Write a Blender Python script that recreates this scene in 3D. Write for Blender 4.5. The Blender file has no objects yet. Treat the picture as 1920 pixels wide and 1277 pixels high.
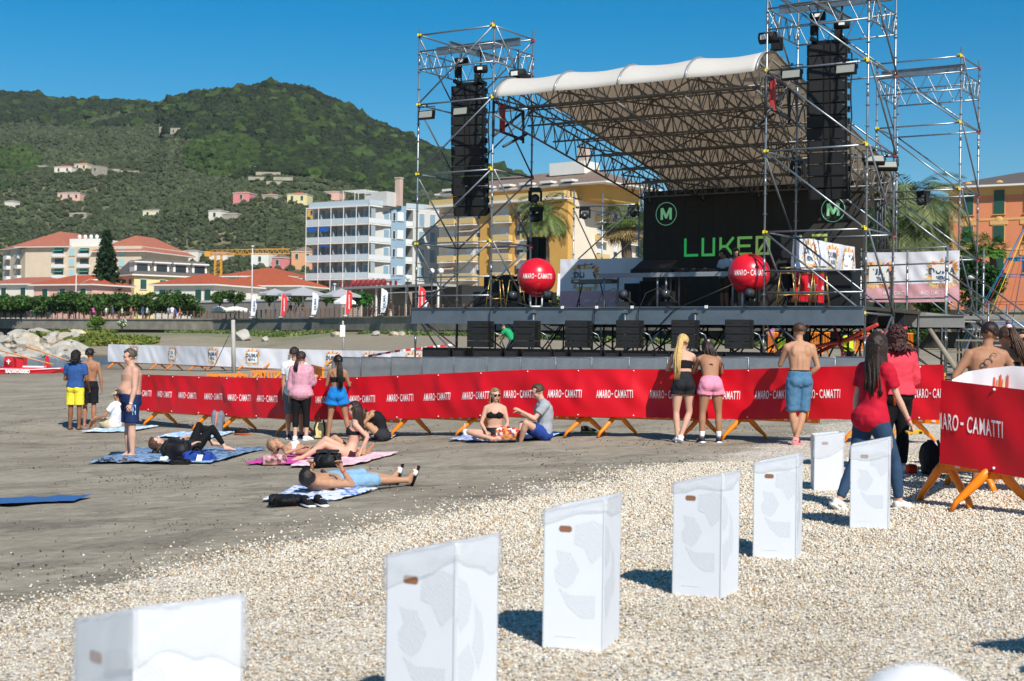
import bpy, math, random
import numpy as np
from mathutils import Vector, Matrix, Euler, noise as mnoise
random.seed(7); rng = np.random.default_rng(7)
SC = bpy.context.scene
COL = SC.collection
rad = math.radians
# ------------------------------------------------------------ camera, sky, sun, exposure
F = 2667.0; PITCH = rad(0.247); ROLL = rad(0.8)
CAM = Vector((0, 0, 1.5))
CR = Matrix.Rotation(math.pi/2+PITCH, 3, 'X') @ Matrix.Rotation(ROLL, 3, 'Z')
cd = bpy.data.cameras.new('camera'); cam = bpy.data.objects.new('camera', cd); COL.objects.link(cam)
cam.matrix_world = Matrix.Translation(CAM) @ CR.to_4x4()
cd.sensor_width = 36; cd.lens = 50.0; cd.clip_start = 0.1; cd.clip_end = 9000
cd.dof.use_dof = True; cd.dof.focus_distance = 22.5; cd.dof.aperture_fstop = 4.0
SC.camera = cam
SUN_EL = rad(41.5); sx_, sy_ = .37, -.929
w = bpy.data.worlds.new("World"); SC.world = w; w.use_nodes = True
nt = w.node_tree; bg = nt.nodes['Background']
sky = nt.nodes.new('ShaderNodeTexSky'); sky.sky_type = 'NISHITA'; sky.sun_disc = False
sky.sun_elevation = SUN_EL; sky.sun_rotation = math.atan2(sx_, sy_)
sky.altitude = 0; sky.air_density = 1.0; sky.dust_density = 0.35; sky.ozone_density = 4.0
hs = nt.nodes.new('ShaderNodeHueSaturation'); hs.inputs['Saturation'].default_value = 1.55; hs.inputs['Hue'].default_value = .492; nt.links.new(sky.outputs[0], hs.inputs['Color']); nt.links.new(hs.outputs[0], bg.inputs[0]); bg.inputs[1].default_value = 0.078
sd = bpy.data.lights.new('sun', 'SUN'); sd.energy = 4.8; sd.angle = rad(0.53); sd.color = (1, .955, .88)
so = bpy.data.objects.new('sun', sd); COL.objects.link(so)
sdir = Vector((sx_*math.cos(SUN_EL), sy_*math.cos(SUN_EL), math.sin(SUN_EL)))
so.rotation_euler = (sdir).to_track_quat('Z', 'Y').to_euler(); so.location = (10, -20, 30)
SC.view_settings.view_transform = 'Standard'; SC.view_settings.look = 'None'
SC.view_settings.exposure = 0.36; SC.view_settings.gamma = 1

def P(px, py, Y):
    d = CR @ Vector(((px-960)/F, -(py-638.5)/F, -1)); return CAM + d*(Y/d.y)
def ppm(Y): return F/Y

# ------------------------------------------------------------ terrain
CTRL = [(265,0,31.5,-.40),(480,0,28.6,-.34),(600,0,27.4,-.31),(800,0,25.8,-.16),(1000,0,24.4,-.04),(1180,0,23.6,.01),
 (1350,0,23,.03),(1480,0,22.4,.08),(1700,0,20.9,.16)]
pts = [((p-960)/F*Y, Y, z) for p, _, Y, z in CTRL]
pts += [(.5,7,0),(3.5,12,.0),(-1,4,-.02),(2,4,.0),(6,8,.1),(5,14,.06),(-3.2,8.6,-.16),(-6.2,22.8,-.37),(-3,14,-.2),(0,0,0),(6,-2,.1),(-8,-2,-.5),
 (-1,16,-.12),(-9,15,-.55),(-12,25,-.6),(-25,40,-.5),(-16,48,-.2),(-21,61,-.02),(-29,80,-.75),(-37,103,-.8),(-46,128,-.4),(-24,85,.12),(-80,150,-1.5),(-60,80,-1.5),(-30,60,-.1),(-70,215,-1.7),
 (-18,65,.22),(-11,58,.36),(-14,75,.6),(-26,125,-.35),(-2,41,.6),(8,35,.6),(2,51,1.0),(13,44,.9),(-3,60,1.0),(-8,35,-.05),(10,24,.3),(20,30,.6),(25,50,1.2),
 (-37,184,2.7),(-20,150,2.5),(-58,168,2.0),(-34,150,1.9),(-9,126,2.3),(7,112,2.0),(25,98,1.8),(-6,90,1.6),(-20,120,1.2),(12,70,1.4),(-60,205,1.0),(-40,165,2.4),(60,80,2),(60,20,1.2),(-40,10,-2.2),(40,0,.8)]
C_ = np.array(pts, float)
def _warp(x, y): return x, 30*np.log1p(np.maximum(y, -10)/30+.34)
def _k(r2): return np.where(r2 > 0, r2*np.log(np.maximum(r2, 1e-9))*.5, 0)
WPX, WPY = _warp(C_[:, 0], C_[:, 1]); NCT = len(WPX); WPX = np.sign(WPX)*30*np.log1p(abs(WPX)/30)
K = _k((WPX[:, None]-WPX)**2+(WPY[:, None]-WPY)**2)+np.eye(NCT)*.8
Pm = np.c_[np.ones(NCT), WPX, WPY]; A_ = np.block([[K, Pm], [Pm.T, np.zeros((3, 3))]])
SOL = np.linalg.solve(A_, np.r_[C_[:, 2], 0, 0, 0])
def ground(x, y):
    x = np.atleast_1d(np.asarray(x, float)); y = np.atleast_1d(np.asarray(y, float)); sh = x.shape
    x = x.ravel(); y = y.ravel(); out = np.empty(len(x))
    X, Y = _warp(x, y); X = np.sign(X)*30*np.log1p(abs(X)/30)
    for i in range(0, len(x), 20000):
        a = X[i:i+20000]; b = Y[i:i+20000]
        out[i:i+20000] = _k((a[:, None]-WPX)**2+(b[:, None]-WPY)**2) @ SOL[:NCT]+SOL[NCT]+SOL[NCT+1]*a+SOL[NCT+2]*b
    return np.clip(out, -3, 3.2).reshape(sh)
def gz(x, y): return float(ground(x, y)[0])
def G(px, py):
    """point where the view ray of a photo pixel meets the beach"""
    d = CR @ Vector(((px-960)/F, -(py-638.5)/F, -1)); lo = 2.0; Y = lo
    while Y < 250:
        p = CAM+d*(Y/d.y)
        if p.z < gz(p.x, p.y): break
        Y *= 1.02
    a, b = Y/1.02, Y
    for _ in range(18):
        m = (a+b)/2; p = CAM+d*(m/d.y)
        if p.z < gz(p.x, p.y): b = m
        else: a = m
    return CAM+d*(b/d.y)

# ------------------------------------------------------------ helpers
def tag(o, label=None, cat=None, group=None, kind=None):
    if label: o['label'] = label
    if cat: o['category'] = cat
    if group: o['group'] = group
    if kind: o['kind'] = kind
    return o
def thing(name, label, cat, loc=(0, 0, 0), rz=0, group=None):
    o = bpy.data.objects.new(name, None); COL.objects.link(o); o.location = loc; o.rotation_euler = (0, 0, rz)
    o.empty_display_size = .1
    return tag(o, label, cat, group)
def link(name, me, parent=None, loc=None, rot=None, scale=None):
    o = bpy.data.objects.new(name, me); COL.objects.link(o)
    if parent: o.parent = parent
    if loc is not None: o.location = loc
    if rot is not None: o.rotation_euler = rot
    if scale is not None: o.scale = scale
    return o
def copy_tree(o, parent=None):
    c = o.copy(); COL.objects.link(c)
    if parent: c.parent = parent
    for ch in list(o.children): copy_tree(ch, c)
    return c
class MB:
    def __init__(s): s.v = []; s.f = []; s.m = []; s.s = []
    def add(s, vs, fs, m=0, sm=False):
        b = len(s.v); s.v += [tuple(v) for v in vs]; s.f += [tuple(b+i for i in f) for f in fs]; s.m += [m]*len(fs); s.s += [sm]*len(fs); return s
    def box(s, c, d, rz=0, m=0, M=None):
        x, y, z = d[0]/2, d[1]/2, d[2]/2; ca, sa = math.cos(rz), math.sin(rz); vs = []
        for k in (-1, 1):
            for i, j in ((-1, -1), (1, -1), (1, 1), (-1, 1)):
                if M is not None: vs.append(Vector(c)+M @ Vector((i*x, j*y, k*z)))
                else: vs.append((c[0]+i*x*ca-j*y*sa, c[1]+i*x*sa+j*y*ca, c[2]+k*z))
        return s.add(vs, [(0, 3, 2, 1), (4, 5, 6, 7), (0, 1, 5, 4), (1, 2, 6, 5), (2, 3, 7, 6), (3, 0, 4, 7)], m)
    def tube(s, pts, r, n=8, m=0, cap=True, el=None, ref=None, sm=True):
        pts = [Vector(p) for p in pts]; N = len(pts)
        rs = r if isinstance(r, (list, tuple)) else [r]*N
        vs = []; fs = []; pu = None
        for i, p in enumerate(pts):
            t = (pts[min(i+1, N-1)]-pts[max(i-1, 0)])
            if t.length < 1e-9: t = Vector((0, 0, 1))
            t.normalize()
            if pu is None:
                u = Vector(ref) if ref is not None else (Vector((0, 0, 1)) if abs(t.z) < .9 else Vector((1, 0, 0)))
            else: u = pu
            u = u-t*u.dot(t)
            if u.length < 1e-6: u = t.orthogonal()
            u.normalize(); pu = u; w_ = t.cross(u)
            a, b = (rs[i], rs[i]) if not isinstance(rs[i], (list, tuple)) else rs[i]
            for k in range(n):
                an = 2*math.pi*k/n; vs.append(p+u*(a*math.cos(an))+w_*(b*math.sin(an)))
        for i in range(N-1):
            for k in range(n):
                a = i*n+k; b = i*n+(k+1) % n; fs.append((a, b, b+n, a+n))
        if cap: fs.append(tuple(range(n-1, -1, -1))); fs.append(tuple((N-1)*n+k for k in range(n)))
        return s.add(vs, fs, m, sm)
    def ell(s, c, r, M=None, n=10, m=0, k=7):
        vs = [(0, 0, -1)]; c = Vector(c)
        for i in range(1, k):
            th = -math.pi/2+math.pi*i/k
            for j in range(n): a = 2*math.pi*j/n; vs.append((math.cos(th)*math.cos(a), math.cos(th)*math.sin(a), math.sin(th)))
        vs.append((0, 0, 1)); out = []
        r = (r, r, r) if not isinstance(r, (tuple, list)) else r
        for v in vs:
            q = Vector((v[0]*r[0], v[1]*r[1], v[2]*r[2])); q = (M @ q) if M is not None else q; out.append(c+q)
        fs = [(0, 1+(j+1) % n, 1+j) for j in range(n)]
        for i in range(k-2):
            for j in range(n): a = 1+i*n+j; b = 1+i*n+(j+1) % n; fs.append((a, b, b+n, a+n))
        L = len(vs)-1; fs += [(L, 1+(k-2)*n+j, 1+(k-2)*n+(j+1) % n) for j in range(n)]
        return s.add(out, fs, m, True)
    def prism(s, poly, z0, z1, m=0):
        n = len(poly); vs = [(x, y, z0) for x, y in poly]+[(x, y, z1) for x, y in poly]
        fs = [tuple(range(n-1, -1, -1)), tuple(range(n, 2*n))]+[(i, (i+1) % n, n+(i+1) % n, n+i) for i in range(n)]
        return s.add(vs, fs, m)
    def mesh(s, name, mats):
        me = bpy.data.meshes.new(name); me.from_pydata(s.v, [], s.f)
        mats = mats if isinstance(mats, (list, tuple)) else [mats]
        for x in mats: me.materials.append(x)
        if s.f:
            me.polygons.foreach_set('material_index', s.m); me.polygons.foreach_set('use_smooth', s.s)
        me.update(); return me
    def build(s, name, mats, parent=None, **k): return link(name, s.mesh(name, mats), parent, **k)
def npmesh(name, V, Fc, mat, colr=None, smooth=False):
    """V (n,3), Fc (m,k) uniform polygons, colr per-vertex rgb"""
    me = bpy.data.meshes.new(name); V = np.ascontiguousarray(V, dtype=np.float32); Fc = np.ascontiguousarray(Fc, dtype=np.int32)
    k = Fc.shape[1]; me.vertices.add(len(V)); me.vertices.foreach_set('co', V.ravel())
    me.loops.add(Fc.size); me.loops.foreach_set('vertex_index', Fc.ravel())
    me.polygons.add(len(Fc)); me.polygons.foreach_set('loop_start', np.arange(0, Fc.size, k, dtype=np.int32))
    me.update(calc_edges=True)
    me.polygons.foreach_set('use_smooth', np.full(len(Fc), smooth, dtype=bool))
    if colr is not None:
        a = me.color_attributes.new('Col', 'FLOAT_COLOR', 'POINT'); c4 = np.ones((len(V), 4), dtype=np.float32); c4[:, :3] = colr
        a.data.foreach_set('color', c4.ravel())
    me.materials.append(mat); me.validate(); return me

# ------------------------------------------------------------ materials
def srgb(h):
    if isinstance(h, str):
        h = h.lstrip('#'); c = [int(h[i:i+2], 16)/255 for i in (0, 2, 4)]
        return tuple(x/12.92 if x <= .04045 else ((x+.055)/1.055)**2.4 for x in c)
    return tuple(h)
MC = {}
def mat(name, col, rough=.6, metal=0, var=.12, vs=6.0, bump=0, bs=60, emit=0, alpha=1, spec=.5, attr=False, coat=0, trans=0):
    if name in MC: return MC[name]
    m = bpy.data.materials.new(name); m.use_nodes = True; t = m.node_tree; b = t.nodes['Principled BSDF']; MC[name] = m
    col = srgb(col); tc = t.nodes.new('ShaderNodeTexCoord')
    if attr:
        at = t.nodes.new('ShaderNodeAttribute'); at.attribute_name = 'Col'; t.links.new(at.outputs['Color'], b.inputs['Base Color'])
    elif var > 0:
        n = t.nodes.new('ShaderNodeTexNoise'); n.inputs['Scale'].default_value = vs; n.inputs['Detail'].default_value = 6; n.inputs['Roughness'].default_value = .65
        t.links.new(tc.outputs['Object'], n.inputs['Vector'])
        r = t.nodes.new('ShaderNodeValToRGB'); r.color_ramp.elements[0].position = .3; r.color_ramp.elements[1].position = .7
        r.color_ramp.elements[0].color = (*[c*(1-var) for c in col], 1); r.color_ramp.elements[1].color = (*[min(1, c*(1+var*.7)) for c in col], 1)
        t.links.new(n.outputs['Fac'], r.inputs['Fac']); t.links.new(r.outputs['Color'], b.inputs['Base Color'])
    else: b.inputs['Base Color'].default_value = (*col, 1)
    b.inputs['Roughness'].default_value = rough; b.inputs['Metallic'].default_value = metal
    b.inputs['Specular IOR Level'].default_value = spec; b.inputs['Alpha'].default_value = alpha
    b.inputs['Coat Weight'].default_value = coat
    if trans: b.inputs['Transmission Weight'].default_value = trans
    if emit:
        b.inputs['Emission Color'].default_value = (*col, 1); b.inputs['Emission Strength'].default_value = emit
    if bump:
        n2 = t.nodes.new('ShaderNodeTexNoise'); n2.inputs['Scale'].default_value = bs; n2.inputs['Detail'].default_value = 4
        t.links.new(tc.outputs['Object'], n2.inputs['Vector'])
        bp = t.nodes.new('ShaderNodeBump'); bp.inputs['Strength'].default_value = bump; bp.inputs['Distance'].default_value = 1/bs
        t.links.new(n2.outputs['Fac'], bp.inputs['Height']); t.links.new(bp.outputs['Normal'], b.inputs['Normal'])
    return m
def N(t, ty, **k):
    n = t.nodes.new('ShaderNode'+ty)
    for a, v in k.items():
        if a.startswith('i_'): n.inputs[a[2:].replace('_', ' ')].default_value = v
        else: setattr(n, a, v)
    return n
def ramp(t, stops, interp='LINEAR'):
    r = t.nodes.new('ShaderNodeValToRGB'); r.color_ramp.interpolation = interp
    while len(r.color_ramp.elements) > 1: r.color_ramp.elements.remove(r.color_ramp.elements[-1])
    r.color_ramp.elements[0].position = stops[0][0]; r.color_ramp.elements[0].color = (*srgb(stops[0][1]), 1)
    for p, c in stops[1:]: e = r.color_ramp.elements.new(p); e.color = (*srgb(c), 1)
    return r
TXT = {}
def text_vf(body, size=1.0, bold=.0, xs=1.0):
    """flat lettering centred on the origin in xz (y=0)"""
    key = (body, size, bold, xs)
    if key in TXT: return TXT[key]
    cu = bpy.data.curves.new('lettering', 'FONT'); cu.body = body; cu.size = size; cu.offset = bold; cu.align_x = 'CENTER'; cu.resolution_u = 3; cu.space_character = 1.12 if xs == 1.0 else 1.0
    o = bpy.data.objects.new('lettering', cu); COL.objects.link(o); dg = bpy.context.evaluated_depsgraph_get(); dg.update()
    me = bpy.data.meshes.new_from_object(o.evaluated_get(dg))
    V = [(v.co.x*xs, v.co.y) for v in me.vertices]; Fc = [tuple(p.vertices) for p in me.polygons]
    bpy.data.objects.remove(o); bpy.data.meshes.remove(me); bpy.data.curves.remove(cu)
    xs_ = [v[0] for v in V]; ys = [v[1] for v in V]; cx = (min(xs_)+max(xs_))/2; cy = (min(ys)+max(ys))/2
    TXT[key] = ([(x-cx, y-cy) for x, y in V], Fc); return TXT[key]
def put_text(mb, body, fn, size, bold=0, xs=1, m=0, cx=0, cy=0):
    V, Fc = text_vf(body, size, bold, xs); mb.add([fn(x+cx, y+cy) for x, y in V], Fc, m)
# ------------------------------------------------------------ setting: beach, gravel, sea
def beach_material():
    m = bpy.data.materials.new('beach'); m.use_nodes = True; t = m.node_tree; b = t.nodes['Principled BSDF']; L = t.links.new
    tc = N(t, 'TexCoord'); sep = N(t, 'SeparateXYZ'); L(tc.outputs['Object'], sep.inputs[0])
    def noise(s, d=5, r=.6, sc=None):
        n = N(t, 'TexNoise'); n.inputs['Scale'].default_value = s; n.inputs['Detail'].default_value = d; n.inputs['Roughness'].default_value = r
        if sc: 
            mp = N(t, 'Mapping'); mp.inputs['Scale'].default_value = sc; L(tc.outputs['Object'], mp.inputs[0]); L(mp.outputs[0], n.inputs['Vector'])
        else: L(tc.outputs['Object'], n.inputs['Vector'])
        return n
    def math_(op, a, bb, clamp=False):
        n = N(t, 'Math', operation=op, use_clamp=clamp)
        for i, x in enumerate((a, bb)):
            if x is None: continue
            if isinstance(x, (int, float)): n.inputs[i].default_value = x
            else: L(x, n.inputs[i])
        return n.outputs[0]
    def mix(f, a, c):
        n = N(t, 'Mix', data_type='RGBA'); L(f, n.inputs[0])
        for i, x in ((6, a), (7, c)):
            if isinstance(x, tuple): n.inputs[i].default_value = (*x, 1)
            else: L(x, n.inputs[i])
        return n.outputs[2]
    # sand
    n1 = noise(.35, 6, .6); n2 = noise(5, 8, .7); n3 = noise(70, 3, .7); n4 = noise(1.1, 6, .6, (1.5, 1, 1))
    r1 = ramp(t, [(.3, '938978'), (.5, 'a29886'), (.7, 'aca28f')]); L(n1.outputs['Fac'], r1.inputs[0])
    r4 = ramp(t, [(.38, '5f564b'), (.47, '8a8174'), (.6, 'ffffff')]); L(n4.outputs['Fac'], r4.inputs[0])
    mu = N(t, 'Mix', data_type='RGBA', blend_type='MULTIPLY'); mu.inputs[0].default_value = .12; L(r1.outputs[0], mu.inputs[6]); L(r4.outputs[0], mu.inputs[7])
    r2 = ramp(t, [(.3, '9a9a9a'), (.6, 'ffffff')]); L(n2.outputs['Fac'], r2.inputs[0])
    mu2 = N(t, 'Mix', data_type='RGBA', blend_type='MULTIPLY'); mu2.inputs[0].default_value = .4; L(mu.outputs[2], mu2.inputs[6]); L(r2.outputs[0], mu2.inputs[7])
    r3 = ramp(t, [(.34, '3c352d'), (.42, 'ffffff')]); L(n3.outputs['Fac'], r3.inputs[0])
    mu3 = N(t, 'Mix', data_type='RGBA', blend_type='MULTIPLY'); mu3.inputs[0].default_value = .5; L(mu2.outputs[2], mu3.inputs[6]); L(r3.outputs[0], mu3.inputs[7])
    sand = mu3.outputs[2]
    nc = noise(.55, 4, .6, (1.0, 1.5, 1)); rc = ramp(t, [(.50, '000000'), (.60, 'ffffff')]); L(nc.outputs['Fac'], rc.inputs[0]); nh = noise(13, 6, .8); rh = ramp(t, [(.36, '4c453b'), (.5, 'ffffff')]); L(nh.outputs['Fac'], rh.inputs[0])
    mu4 = N(t, 'Mix', data_type='RGBA', blend_type='MULTIPLY'); L(math_('MULTIPLY', rc.outputs[0], .45), mu4.inputs[0]); L(sand, mu4.inputs[6]); L(rh.outputs[0], mu4.inputs[7]); sand = mu4.outputs[2]
    # dark drift litter streaks
    nl = noise(1.6, 9, .78, (1.2, 1, 1)); rl = ramp(t, [(.60, '000000'), (.66, 'ffffff')]); L(nl.outputs['Fac'], rl.inputs[0])
    sand = mix(math_('MULTIPLY', rl.outputs[0], .3), sand, srgb('4a4136'))
    # far beach: yellower, grass near the wall
    fy = N(t, 'MapRange'); fy.inputs[1].default_value = 50; fy.inputs[2].default_value = 80; L(sep.outputs[1], fy.inputs[0])
    sand = mix(math_('MULTIPLY', fy.outputs[0], .5), sand, srgb('8d8069'))
    ng = noise(.12, 5, .6); gr = math_('ADD', math_('MULTIPLY', ng.outputs['Fac'], 60), math_('MULTIPLY', sep.outputs[1], 1.0))
    gx = math_('ADD', gr, math_('MULTIPLY', sep.outputs[0], .9))
    rg = N(t, 'MapRange'); rg.inputs[1].default_value = 148; rg.inputs[2].default_value = 158; L(gx, rg.inputs[0])
    sand = mix(math_('MULTIPLY', rg.outputs[0], .45), sand, srgb('5b6b35'))
    # wet sand close to water level
    wet = N(t, 'MapRange'); wet.inputs[1].default_value = .32; wet.inputs[2].default_value = .1; L(sep.outputs[2], wet.inputs[0])
    wy_ = N(t, 'MapRange'); wy_.inputs[1].default_value = 58; wy_.inputs[2].default_value = 68; L(sep.outputs[1], wy_.inputs[0])
    sand = mix(math_('MULTIPLY', math_('MULTIPLY', wet.outputs[0], wy_.outputs[0]), .75), sand, srgb('46423d'))
    # gravel: pebble cells
    vo = N(t, 'TexVoronoi'); vo.inputs['Scale'].default_value = 46; L(tc.outputs['Object'], vo.inputs['Vector'])
    rp = ramp(t, [(0, 'd9cebb'), (.16, 'f2ebde'), (.32, 'cdb796'), (.42, 'f6f2ea'), (.56, 'd5cfc4'), (.66, 'e6dfd0'), (.76, 'bba88b'), (.83, 'efebe2'), (.90, '9a9690'), (.96, '5e605f')], 'CONSTANT')
    sc_ = N(t, 'SeparateColor'); L(vo.outputs['Color'], sc_.inputs[0]); L(sc_.outputs[0], rp.inputs[0])
    re = ramp(t, [(.35, 'ffffff'), (.8, '7c7264')]); L(vo.outputs['Distance'], re.inputs[0])
    mg = N(t, 'Mix', data_type='RGBA', blend_type='MULTIPLY'); mg.inputs[0].default_value = .55; L(rp.outputs[0], mg.inputs[6]); L(re.outputs[0], mg.inputs[7])
    nb = noise(.9, 4, .6); rb = ramp(t, [(.3, 'c4b8a4'), (.7, 'ffffff')]); L(nb.outputs['Fac'], rb.inputs[0])
    mg2 = N(t, 'Mix', data_type='RGBA', blend_type='MULTIPLY'); mg2.inputs[0].default_value = .5; L(mg.outputs[2], mg2.inputs[6]); L(rb.outputs[0], mg2.inputs[7])
    # boundary line between sand and gravel (world metres)
    (x0, y0), (x1, y1) = GRAV; l = math.hypot(x1-x0, y1-y0); nx, ny = (y1-y0)/l, -(x1-x0)/l
    s = math_('ADD', math_('MULTIPLY', sep.outputs[0], nx), math_('MULTIPLY', sep.outputs[1], ny)); s = math_('SUBTRACT', s, nx*x0+ny*y0)
    nw = noise(1.1, 4, .6); s = math_('ADD', s, math_('MULTIPLY', math_('SUBTRACT', nw.outputs['Fac'], .5), 1.5))
    # stray pebbles: cell random against distance
    pr = N(t, 'MapRange'); pr.inputs[1].default_value = -.55; pr.inputs[2].default_value = .22; L(s, pr.inputs[0])
    pp = math_('POWER', pr.outputs[0], 2.0)
    gate = math_('GREATER_THAN', math_('ADD', pp, math_('MULTIPLY', pr.outputs[0], .02)), sc_.outputs[1])
    yl = math_('LESS_THAN', sep.outputs[1], 27); gate = math_('MULTIPLY', gate, yl)
    colr = mix(gate, sand, mg2.outputs[2]); L(colr, b.inputs['Base Color'])
    b.inputs['Roughness'].default_value = .85; b.inputs['Specular IOR Level'].default_value = .25
    # bump
    hs = math_('ADD', math_('MULTIPLY', n2.outputs['Fac'], .035), math_('MULTIPLY', n4.outputs['Fac'], .05)); hs = math_('ADD', hs, math_('MULTIPLY', n3.outputs['Fac'], .004))
    nf = noise(3.6, 3, .5); hs = math_('ADD', hs, math_('MULTIPLY', nf.outputs['Fac'], .05))
    hs = math_('ADD', hs, math_('MULTIPLY', math_('MULTIPLY', nh.outputs['Fac'], rc.outputs[0]), .045))
    hg = math_('MULTIPLY', vo.outputs['Distance'], -.010)
    hh = N(t, 'Mix', data_type='FLOAT'); L(gate, hh.inputs[0]); L(hs, hh.inputs[2]); L(hg, hh.inputs[3])
    bp = N(t, 'Bump'); bp.inputs['Strength'].default_value = .9; bp.inputs['Distance'].default_value = 1; L(hh.outputs[0], bp.inputs['Height']); L(bp.outputs[0], b.inputs['Normal'])
    return m
GRAV = ((-3.1, 8.6), (4.6, 23.2))
def build_ground():
    rows = np.r_[np.linspace(-6, 2, 12)[:-1], 2*np.exp(np.linspace(0, math.log(240/2), 330))]; cols = np.linspace(-1, 1, 420)
    cols = np.sign(cols)*np.abs(cols)**1.35
    YY = np.repeat(rows, len(cols)); XX = np.tile(cols, len(rows))*(YY*.85+9)
    Z = ground(XX, YY)
    # footprints and hollows as real relief near the camera
    near = np.clip((34-YY)/10, 0, 1)*np.clip(YY/4, 0, 1)
    h = np.array([mnoise.noise(Vector((x*1.6, y*1.6, 0)))*.6+mnoise.noise(Vector((x*3.7, y*3.7, 5)))*.4 if n > 0 and abs(x) < 16 else 0 for x, y, n in zip(XX, YY, near)])
    (x0, y0), (x1, y1) = GRAV; l = math.hypot(x1-x0, y1-y0); sd_ = (XX-x0)*(y1-y0)/l-(YY-y0)*(x1-x0)/l
    g = np.clip(sd_/1.2, 0, 1)
    Z = Z+near*h*(.032*(1-g)+.014*g)+near*.05*np.clip(sd_/.7, 0, 1)*0
    V = np.c_[XX, YY, Z]; nc = len(cols); i = np.arange(len(rows)-1)[:, None]*nc+np.arange(nc-1)[None]
    Fc = np.stack([i, i+1, i+1+nc, i+nc], -1).reshape(-1, 4)
    o = link('beach', npmesh('beach', V, Fc, beach_material(), smooth=True)); tag(o, kind='structure')
build_ground()
# sea
m = mat('sea_water', '2f5875', .12, var=.25, vs=.8, bump=.5, bs=3, spec=.6)
mb = MB(); mb.add([(-900, 30, -.06), (-60, 50, -.06), (-24, 63, -.06), (-17, 72, -.06), (-22, 110, -.06), (-30, 200, -.06), (-900, 235, -.06)], [(0, 1, 2, 3, 4, 5, 6)])
tag(mb.build('sea', m), kind='structure')
# distant lowland behind everything
mb = MB(); mb.add([(-2500, 236, -1.6), (2500, 236, -1.6), (2500, 2850, -1.6), (-2500, 2850, -1.6)], [(0, 1, 2, 3)])
mb.add([(-2500, -400, -3.2), (2500, -400, -3.2), (2500, 236, -1.6), (-2500, 236, -1.6)], [(0, 1, 2, 3)])
tag(mb.build('lowland', mat('lowland_soil', '5c5a48', .9, vs=.02)), kind='structure')

# ------------------------------------------------------------ sea wall and promenade
WL = [P(-320, 588, 250), P(0, 590, 212), P(200, 591.5, 197), P(400, 594, 184), P(600, 594.5, 161), P(780, 594.8, 141), P(1000, 596, 124), P(1250, 598, 110), P(1500, 600, 100), P(1750, 602, 94), P(2250, 604, 88)]
ZP = 4.55
for p_ in WL: p_.z = ZP+(p_.y-184)*.0025
def polyline(pts, step):
    out = []
    for a, b in zip(pts[:-1], pts[1:]):
        n = max(1, int((b-a).length/step))
        for i in range(n): out.append(a.lerp(b, i/n))
    out.append(pts[-1]); return out
conc = mat('weathered_concrete', '8a8376', .85, var=.35, vs=.7, bump=.4, bs=8)
dark = mat('dark_wall_base', '36332d', .9, var=.4, vs=.5)  # darker tone for the set-back lower part of the wall
pave = mat('promenade_paving', '9b938a', .85, var=.12, vs=1.5)
mb = MB()
for a, b in zip(WL[:-1], WL[1:]):
    d = (b-a).normalized(); nrm = Vector((d.y, -d.x, 0)); 
    if nrm.y > 0: nrm = -nrm
    for z0, z1, off, mi in ((-.1-1.35, .0, 0, 0), (-4.6, -1.45, .45, 1), (-.14, .02, -.12, 0)):
        a0 = a-nrm*off; b0 = b-nrm*off; k = nrm*-2.0
        vs = [a0, b0, b0+k, a0+k]; mb.add([(v.x, v.y, v.z+z0) for v in vs]+[(v.x, v.y, v.z+z1) for v in vs], [(0, 1, 5, 4), (1, 2, 6, 5), (2, 3, 7, 6), (3, 0, 4, 7), (4, 5, 6, 7), (3, 2, 1, 0)], mi)
sw = mb.build('sea_wall', [conc, dark]); tag(sw, 'long grey concrete sea wall with dark base below the promenade', 'wall')
mb = MB(); back = [Vector((p.x*3.2, 900, ZP+.2)) for p in WL]; n = len(WL)
mb.add([(p.x, p.y+.3, p.z+.03) for p in WL]+[tuple(p) for p in back], [(i, i+1, n+i+1, n+i) for i in range(n-1)])
tag(mb.build('promenade', pave), kind='structure')
# railing: thing with posts and rails
post_m = mat('rusty_post', '6d4a34', .7, var=.3, vs=2); rail_m = mat('rail_wire', '77716a', .5, .6)
wf = thing('promenade_fence', 'long railing of rust-brown posts with thin horizontal wires on the sea wall', 'fence', WL[2])
ps = polyline(WL[1:7], 1.22)
pmb = MB(); pmb.box((0, 0, .5), (.13, .13, 1.05)); pmb.box((0, 0, 1.04), (.15, .15, .04)); pmesh = pmb.mesh('post', post_m)
vis = [p for p in ps if p.x/p.y > -.31 or True]
ext = MB()
vis = sorted(vis, key=lambda p: p.y)
for i, p in enumerate(vis):
    if i < 96: link('post', pmesh, wf, loc=p-Vector(WL[2])+Vector((0, .25, 0)))
    else: q = p-Vector(WL[2]); ext.box((q.x, q.y+.25, .5+q.z), (.13, .13, 1.05))
o = ext.build('far_posts', post_m, wf); o['kind'] = 'stuff'
for h in (.15, .35, .55, .75, .95):
    mb = MB(); mb.tube([p-Vector(WL[2])+Vector((0, .25, h)) for p in WL[1:7]], .018, 4); mb.build('wire', rail_m, wf)
# white balustrade at far left part of promenade
wb = thing('balustrade', 'pale stone balustrade on the far left stretch of the promenade', 'fence', WL[0])
mb = MB(); a, b = WL[0], P(95, 591, 205); b.z = a.z
nn = int((b-a).length/.45)
for i in range(nn):
    q = (b-a)*(i/nn); mb.box((q.x, q.y+.4, .45), (.22, .2, .8))
bs_ = mb.build('baluster', mat('pale_stone', 'c9c2b4', .7), wb); bs_['kind'] = 'stuff'
mb = MB(); d = (b-a); mb.box((d.x/2, d.y/2+.4, .93), (d.length, .3, .14), rz=math.atan2(d.y, d.x)); mb.build('coping', MC['pale_stone'], wb)

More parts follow.
